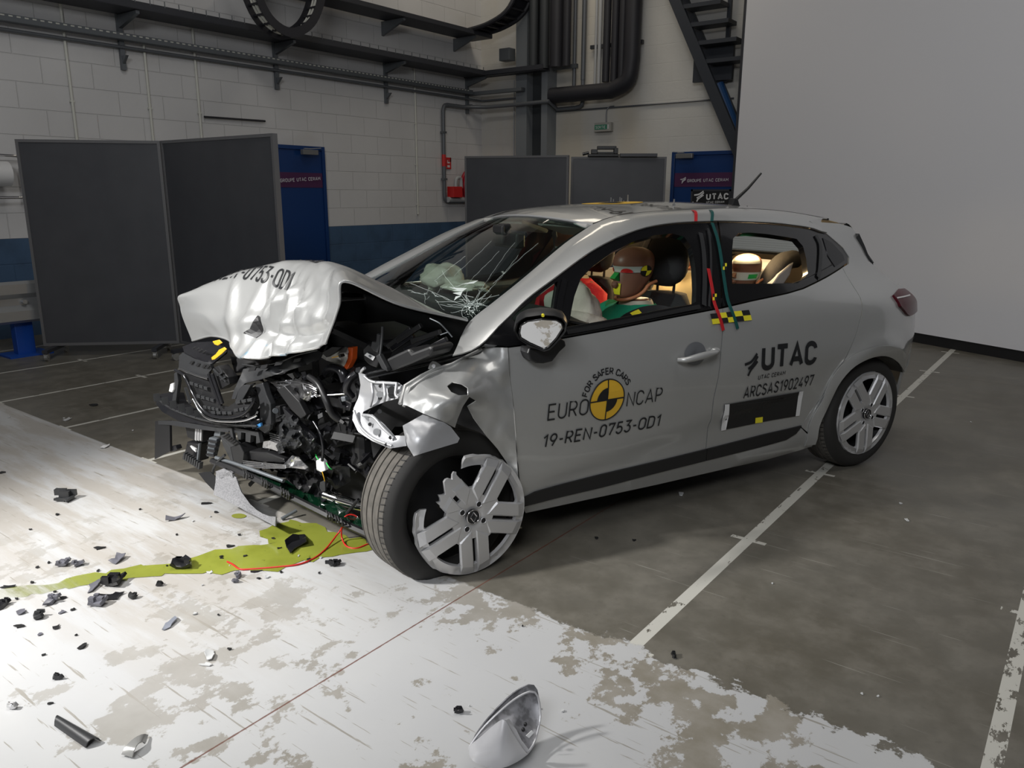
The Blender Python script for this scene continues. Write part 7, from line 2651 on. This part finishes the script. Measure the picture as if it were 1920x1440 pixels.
for t_ in np.linspace(0, 1, 11):
    rows.append([belly[i] + (top[i] - belly[i]) * t_ - d_cam * (0.055 * math.sin(PI * t_) * math.sin(PI * i / (n_ - 1)) + .03 * t_ * math.sin(PI * i / (n_ - 1))) + of for i in range(n_)])
link('hollow_back', MB().grid(rows), mat('grey_shell_inside', (.30, .30, .32), .45, .35, noise_col=(40, (.16, .16, .17), .45, .6)), msh, 60, solid=.003)
link('shell_rim', MB().tube([p + of for p in top], .003, 8), M['shell'], msh, 60)
gl_ = [mpx(a, b, c) + of for (a, b), c in zip([(948, 1350), (955, 1348), (968, 1368), (978, 1388), (992, 1406), (988, 1413), (975, 1400)], [-.02, -.01, -.01, -.005, .0, -.002, -.02])]
link('inner_edge', MB().add(gl_, [tuple(range(len(gl_)))[::-1]]), M['shell'], msh, None, solid=.004)
for a, b in ((985, 1358), (981, 1368)):
    link('clip_hole', MB().ball(mpx(a, b, .045) + of, (.005, .005, .006), 10, 8), M['mblack'], msh, 60)
link('inner_label', MB().add([mpx(a, b, .03) + of for a, b in ((997, 1369), (1001, 1373), (992, 1383), (986, 1379))], [(0, 1, 2, 3)]), M['white'], msh, None, solid=.002)
zmin = min((o.matrix_world @ v_.co).z for o in msh.children for v_ in o.data.vertices)
msh.location.z -= zmin + (o3[2] if False else 0) if False else 0


# ---- debris
def shard(px, py, wpx, hpx, m, name, label, cat, kind='flat', seed=0, group=None, ang=None):
    r = random.Random(seed * 7 + int(px) * 13 + int(py))
    c = fl(px, py)
    sc_ = np.linalg.norm(fl(px + wpx / 2, py) - fl(px - wpx / 2, py))
    dep = min(np.linalg.norm(fl(px, py + hpx / 2) - fl(px, py - hpx / 2)), sc_ * 2.0)
    u, vv = np.array([RT[0], RT[1], 0]), np.array([-RT[1], RT[0], 0])
    u /= np.linalg.norm(u)
    vv /= np.linalg.norm(vv)
    n = 8 if kind != 'crumb' else 6
    out = []
    for i in range(n):
        a = 2 * PI * (i + r.uniform(-.3, .3)) / n
        k_ = r.uniform(.36, 1.15)
        out.append((math.cos(a) * sc_ / 2 * k_, math.sin(a) * dep / 2 * k_))
    if ang is not None:
        ca, sa2 = math.cos(ang), math.sin(ang)
        out = [(x * ca - y * sa2, x * sa2 + y * ca) for x, y in out]
    v, f = fill(out, (), max(sc_, dep) / 4)
    lift = {'flat': .12, 'bent': .35, 'chunk': .45, 'crumb': .3}[kind] * min(sc_, dep)
    th = {'flat': .003, 'bent': .003, 'chunk': .012, 'crumb': .004}[kind]
    mb = MB()
    V = []
    k1, k2 = r.uniform(.5, 1), r.uniform(-.4, .8)
    for x, y in v:
        z = th + lift * (k1 * abs(x / sc_ * 2) ** 1.3 + k2 * (y / dep)) * .7 + lift * .35 * abs(noise.noise(Vector((x * 40, y * 40, seed))))
        V.append(u * x + vv * y + np.array([0, 0, z]))
    zm = min(p[2] for p in V)
    V = [p - np.array([0, 0, zm - th - .0012]) for p in V]
    mb.add(V, f)
    o = link(name, mb, m, None, 25, solid=th)
    if kind == 'chunk':
        for _ in range(3):
            q = u * r.uniform(-.3, .3) * sc_ + vv * r.uniform(-.3, .3) * dep
            b = MB().box(q + np.array([0, 0, lift * .4 + th]), (sc_ * r.uniform(.2, .45), sc_ * r.uniform(.1, .25), lift * .6), np.array([u, vv, [0, 0, 1]]).T)
            link('broken_rib', b, m, o)
    o.location = c
    return tag(o, label, cat, group)


K, G_, S_ = M['black'], M['grey_plastic'], M['black_shiny']
M['shard_grey'] = mat('grey_lens_plastic', (0.12, 0.12, 0.14), 0.3)
M['shard_silver'] = mat('silver_chip_paint', (0.27, 0.29, 0.34), 0.35, .3)
M['shard_clear'] = mat('pale_lens_chip', (0.55, 0.56, 0.56), 0.2)
big = [
    (122, 938, 46, 14, G_, 'grille_fragment', 'dark ribbed grille fragment lying alone on the bright floor', 'fragment', 'chunk'),
    (329, 974, 36, 11, M['shard_grey'], 'clip_fragment', 'dark grey clip with a side tongue, on the floor left of the hanging felt', 'fragment', 'bent'),
    (389, 945, 26, 6, K, 'plastic_splinter', 'flat black splinter just beyond the felt hanging from the car', 'fragment', 'flat'),
    (556, 1022, 42, 34, S_, 'bracket_fragment', 'big black bracket fragment lying in the coolant smear', 'fragment', 'bent'),
    (344, 1064, 40, 17, S_, 'bracket_fragment', 'black fragment at the thin end of the coolant smear, before the red wire tip', 'fragment', 'chunk'),
    (433, 1025, 18, 7, K, 'plastic_shard', 'round black shard on bare floor just above the coolant smear', 'fragment', 'flat'),
    (118, 1061, 22, 11, M['shard_grey'], 'angular_shard', 'grey boxy shard, first of the two side by side above the coolant', 'fragment', 'chunk'),
    (146, 1061, 20, 11, M['shard_grey'], 'angular_shard', 'grey boxy shard, second of the two side by side above the coolant', 'fragment', 'chunk'),
    (222, 1051, 28, 13, M['shard_grey'], 'angular_shard', 'upturned grey wedge shard with a small piece beside it', 'fragment', 'bent'),
    (188, 1029, 24, 5, K, 'plastic_splinter', 'thin reddish black splinter alone above the coolant smear', 'fragment', 'flat'),
    (177, 1101, 22, 22, M['shard_grey'], 'lamp_fragment', 'pale grey angular fragment at the near end of the dark debris heap', 'fragment', 'bent'),
    (211, 1095, 44, 22, S_, 'lamp_fragment', 'black hollow fragment on top of the debris heap', 'fragment', 'chunk'),
    (212, 1120, 48, 18, S_, 'lamp_fragment', 'black flat fragment at the foot of the debris heap', 'fragment', 'bent'),
    (182, 1134, 40, 16, M['shard_grey'], 'lamp_fragment', 'crumbled grey fragment below the debris heap', 'fragment', 'chunk'),
    (250, 1122, 14, 7, K, 'plastic_shard', 'small black shard just beside the debris heap, away from the wall', 'fragment', 'chunk'),
    (97, 1132, 24, 18, M['shard_grey'], 'lamp_fragment', 'dark grey ring-like fragment between the debris heap and the picture edge', 'fragment', 'chunk'),
    (118, 1122, 14, 7, K, 'plastic_shard', 'dark sliver touching the ring-like grey fragment', 'fragment', 'flat'),
    (6, 1137, 22, 22, S_, 'lamp_fragment', 'black fragment cut by the edge of the picture', 'fragment', 'chunk'),
    (40, 1150, 18, 10, M['shard_grey'], 'plastic_shard', 'bird-shaped dark shard beside the fragment at the picture edge', 'fragment', 'bent'),
    (71, 1158, 24, 11, G_, 'plastic_shard', 'ribbed dark shard below the ring-like grey fragment', 'fragment', 'chunk'),
    (36, 1176, 28, 6, K, 'plastic_splinter', 'long dark splinter lying flat near the picture edge', 'fragment', 'flat'),
    (118, 1148, 15, 7, M['shard_grey'], 'plastic_shard', 'oval grey shard between the ribbed shard and the debris heap', 'fragment', 'flat'),
    (137, 1144, 10, 5, K, 'plastic_shard', 'tiny black shard right beside the oval grey shard', 'fragment', 'flat'),
    (107, 1177, 14, 9, K, 'plastic_shard', 'small dark shard halfway between the ribbed shard and the upright black tip', 'fragment', 'flat'),
    (77, 1190, 12, 6, M['shard_grey'], 'plastic_shard', 'small grey chip below the long flat splinter', 'fragment', 'flat'),
    (155, 1213, 15, 13, K, 'plastic_shard', 'upright black tip casting a short shadow on the white paint', 'fragment', 'bent'),
    (81, 1229, 11, 4, K, 'plastic_splinter', 'tiny brown splinter on the white paint below the upright black tip', 'fragment', 'flat'),
    (318, 1173, 26, 32, M['shard_silver'], 'bent_paint_shard', 'bent silver blue shard with a ridge, alone on the white paint', 'fragment', 'bent'),
    (395, 1230, 26, 24, M['shard_clear'], 'lens_shard', 'whitish lens shard with a clear strip beside it', 'fragment', 'bent'),
    (386, 1248, 26, 8, M['shard_clear'], 'lens_shard', 'narrow clear strip lying under the whitish lens shard', 'fragment', 'flat'),
    (110, 1273, 16, 8, G_, 'plastic_shard', 'square dark grey chip on the white paint', 'fragment', 'chunk'),
    (24, 1329, 14, 8, M['alu'], 'metal_chip', 'shiny metal chip on the worn paint near the picture edge', 'fragment', 'chunk'),
    (95, 1320, 12, 5, K, 'plastic_splinter', 'curved black sliver between the square chip and the dark trim piece', 'fragment', 'flat'),
    (859, 1338, 24, 10, S_, 'plastic_shard', 'small black shard just before the silver mirror shell', 'fragment', 'chunk'),
    (1264, 1231, 10, 9, K, 'plastic_shard', 'black crumb with a pale face beside the start of the long white line', 'fragment', 'chunk'),
    (625, 1060, 28, 10, S_, 'plastic_shard', 'black shard on the floor in front of the front tyre', 'fragment', 'chunk'),
    (446, 1082, 13, 6, M['shard_grey'], 'plastic_shard', 'grey chip just below the red wire, above a smaller chip', 'fragment', 'chunk'),
    (441, 1093, 10, 6, M['shard_grey'], 'plastic_shard', 'small grey chip directly below another chip under the red wire', 'fragment', 'chunk'),
    (395, 1074, 14, 6, M['shard_clear'], 'lens_shard', 'pale chip touching the coolant smear before the red wire tip', 'fragment', 'flat'),
    (480, 1072, 30, 5, K, 'plastic_splinter', 'long black splinter under the red wire bend', 'fragment', 'flat'),
    (299, 1098, 11, 6, K, 'plastic_shard', 'dark chip alone between the debris heap and the red wire', 'fragment', 'chunk'),
    (128, 787, 12, 7, M['shard_clear'], 'lens_shard', 'crumpled pale chip on the dark floor beside the start of a white line', 'fragment', 'bent'),
    (199, 838, 15, 12, M['white'], 'lens_shard', 'white curled chip on the edge of the painted strip', 'fragment', 'bent'),
    (176, 760, 16, 4, K, 'plastic_splinter', 'thin dark splinter on the dark floor between two white lines', 'fragment', 'flat'),
    (14, 1101, 30, 6, K, 'plastic_splinter', 'long dark splinter in the coolant smear at the picture edge', 'fragment', 'flat'),
    (5, 887, 14, 4, K, 'plastic_splinter', 'dark splinter cut by the picture edge on the painted strip', 'fragment', 'flat'),
    (581, 1051, 10, 6, K, 'plastic_shard', 'small black crumb in the coolant under the red wire', 'fragment', 'crumb'),
    (513, 1011, 9, 4, K, 'plastic_shard', 'small black crumb at the torn corner of the coolant smear', 'fragment', 'crumb'),
]
for i, b in enumerate(big):
    shard(*b, seed=i + 3)
small = [(331, 1004), (415, 1045), (417, 1048), (460, 1044), (485, 1086), (528, 1074), (598, 1076), (107, 966), (313, 1062), (184, 1072), (92, 1056), (70, 1065), (60, 1094), (103, 1111), (32, 1124), (143, 1192), (410, 1154), (431, 1218), (57, 994), (405, 961), (262, 956), (450, 1004), (524, 1029), (1189, 1014), (1118, 1010), (940, 1020), (980, 1175)]
for i, (px, py) in enumerate(small):
    shard(px, py, 5.5 + (i * 37 % 5) * .7, 3.4, K, 'plastic_crumb', 'tiny black crumb of plastic no bigger than a fingernail on the hall floor', 'crumb', 'crumb', i + 90, 'tiny black crumbs on the floor')
pale = [(17, 783, 4), (120, 785, 4), (249, 808, 3), (362, 978, 4), (394, 970, 4), (430, 1062, 3), (380, 1098, 4), (1010, 1330, 7), (1055, 1335, 9), (880, 1325, 3), (1276, 927, 12), (1688, 945, 8), (1448, 1095, 3), (1616, 1302, 4), (1646, 1307, 5), (1700, 976, 9), (560, 1044, 5), (602, 1047, 4), (366, 1152, 9), (502, 1083, 10), (947, 1322, 3), (1820, 792, 3)]
for i, (px, py, w_) in enumerate(pale):
    shard(px, py, w_, w_ * .6, M['shard_clear'], 'lens_crumb', 'tiny pale crumb of lens plastic lying on the hall floor', 'crumb', 'crumb', i + 200, 'tiny pale crumbs on the floor')


def strip_piece(name, label, quad, hz_, m, rib=None):
    """trim piece lying on the floor: four floor pixels round it, arched across"""
    a, b, c, d = [fl(*q) for q in quad]
    o0 = (a + b + c + d) / 4
    rows = []
    for u in np.linspace(0, 1, 12):
        row = []
        for s in np.linspace(0, 1, 9):
            p = (a * (1 - s) + d * s) * (1 - u) + (b * (1 - s) + c * s) * u
            row.append(p - o0 + np.array([0, 0, .005 + hz_ * math.sin(PI * s) ** .6]))
        rows.append(row)
    o = link(name, MB().grid(rows), m, None, 30, solid=.003)
    o.location = (o0[0], o0[1], 0)
    return tag(o, label, 'trim piece')


o = strip_piece('trim_piece', 'long dark grey plastic trim piece lying on the white paint near the corner of the picture', [(112, 1348), (190, 1391), (160, 1405), (102, 1364)], .018, M['grey_plastic'])
o = strip_piece('lens_piece', 'pale pointed lens piece lying beside the dark trim piece', [(229, 1418), (250, 1423), (271, 1398), (277, 1382)], .018, mat('smoky_lens_plastic', (.30, .30, .29), .22, .2))
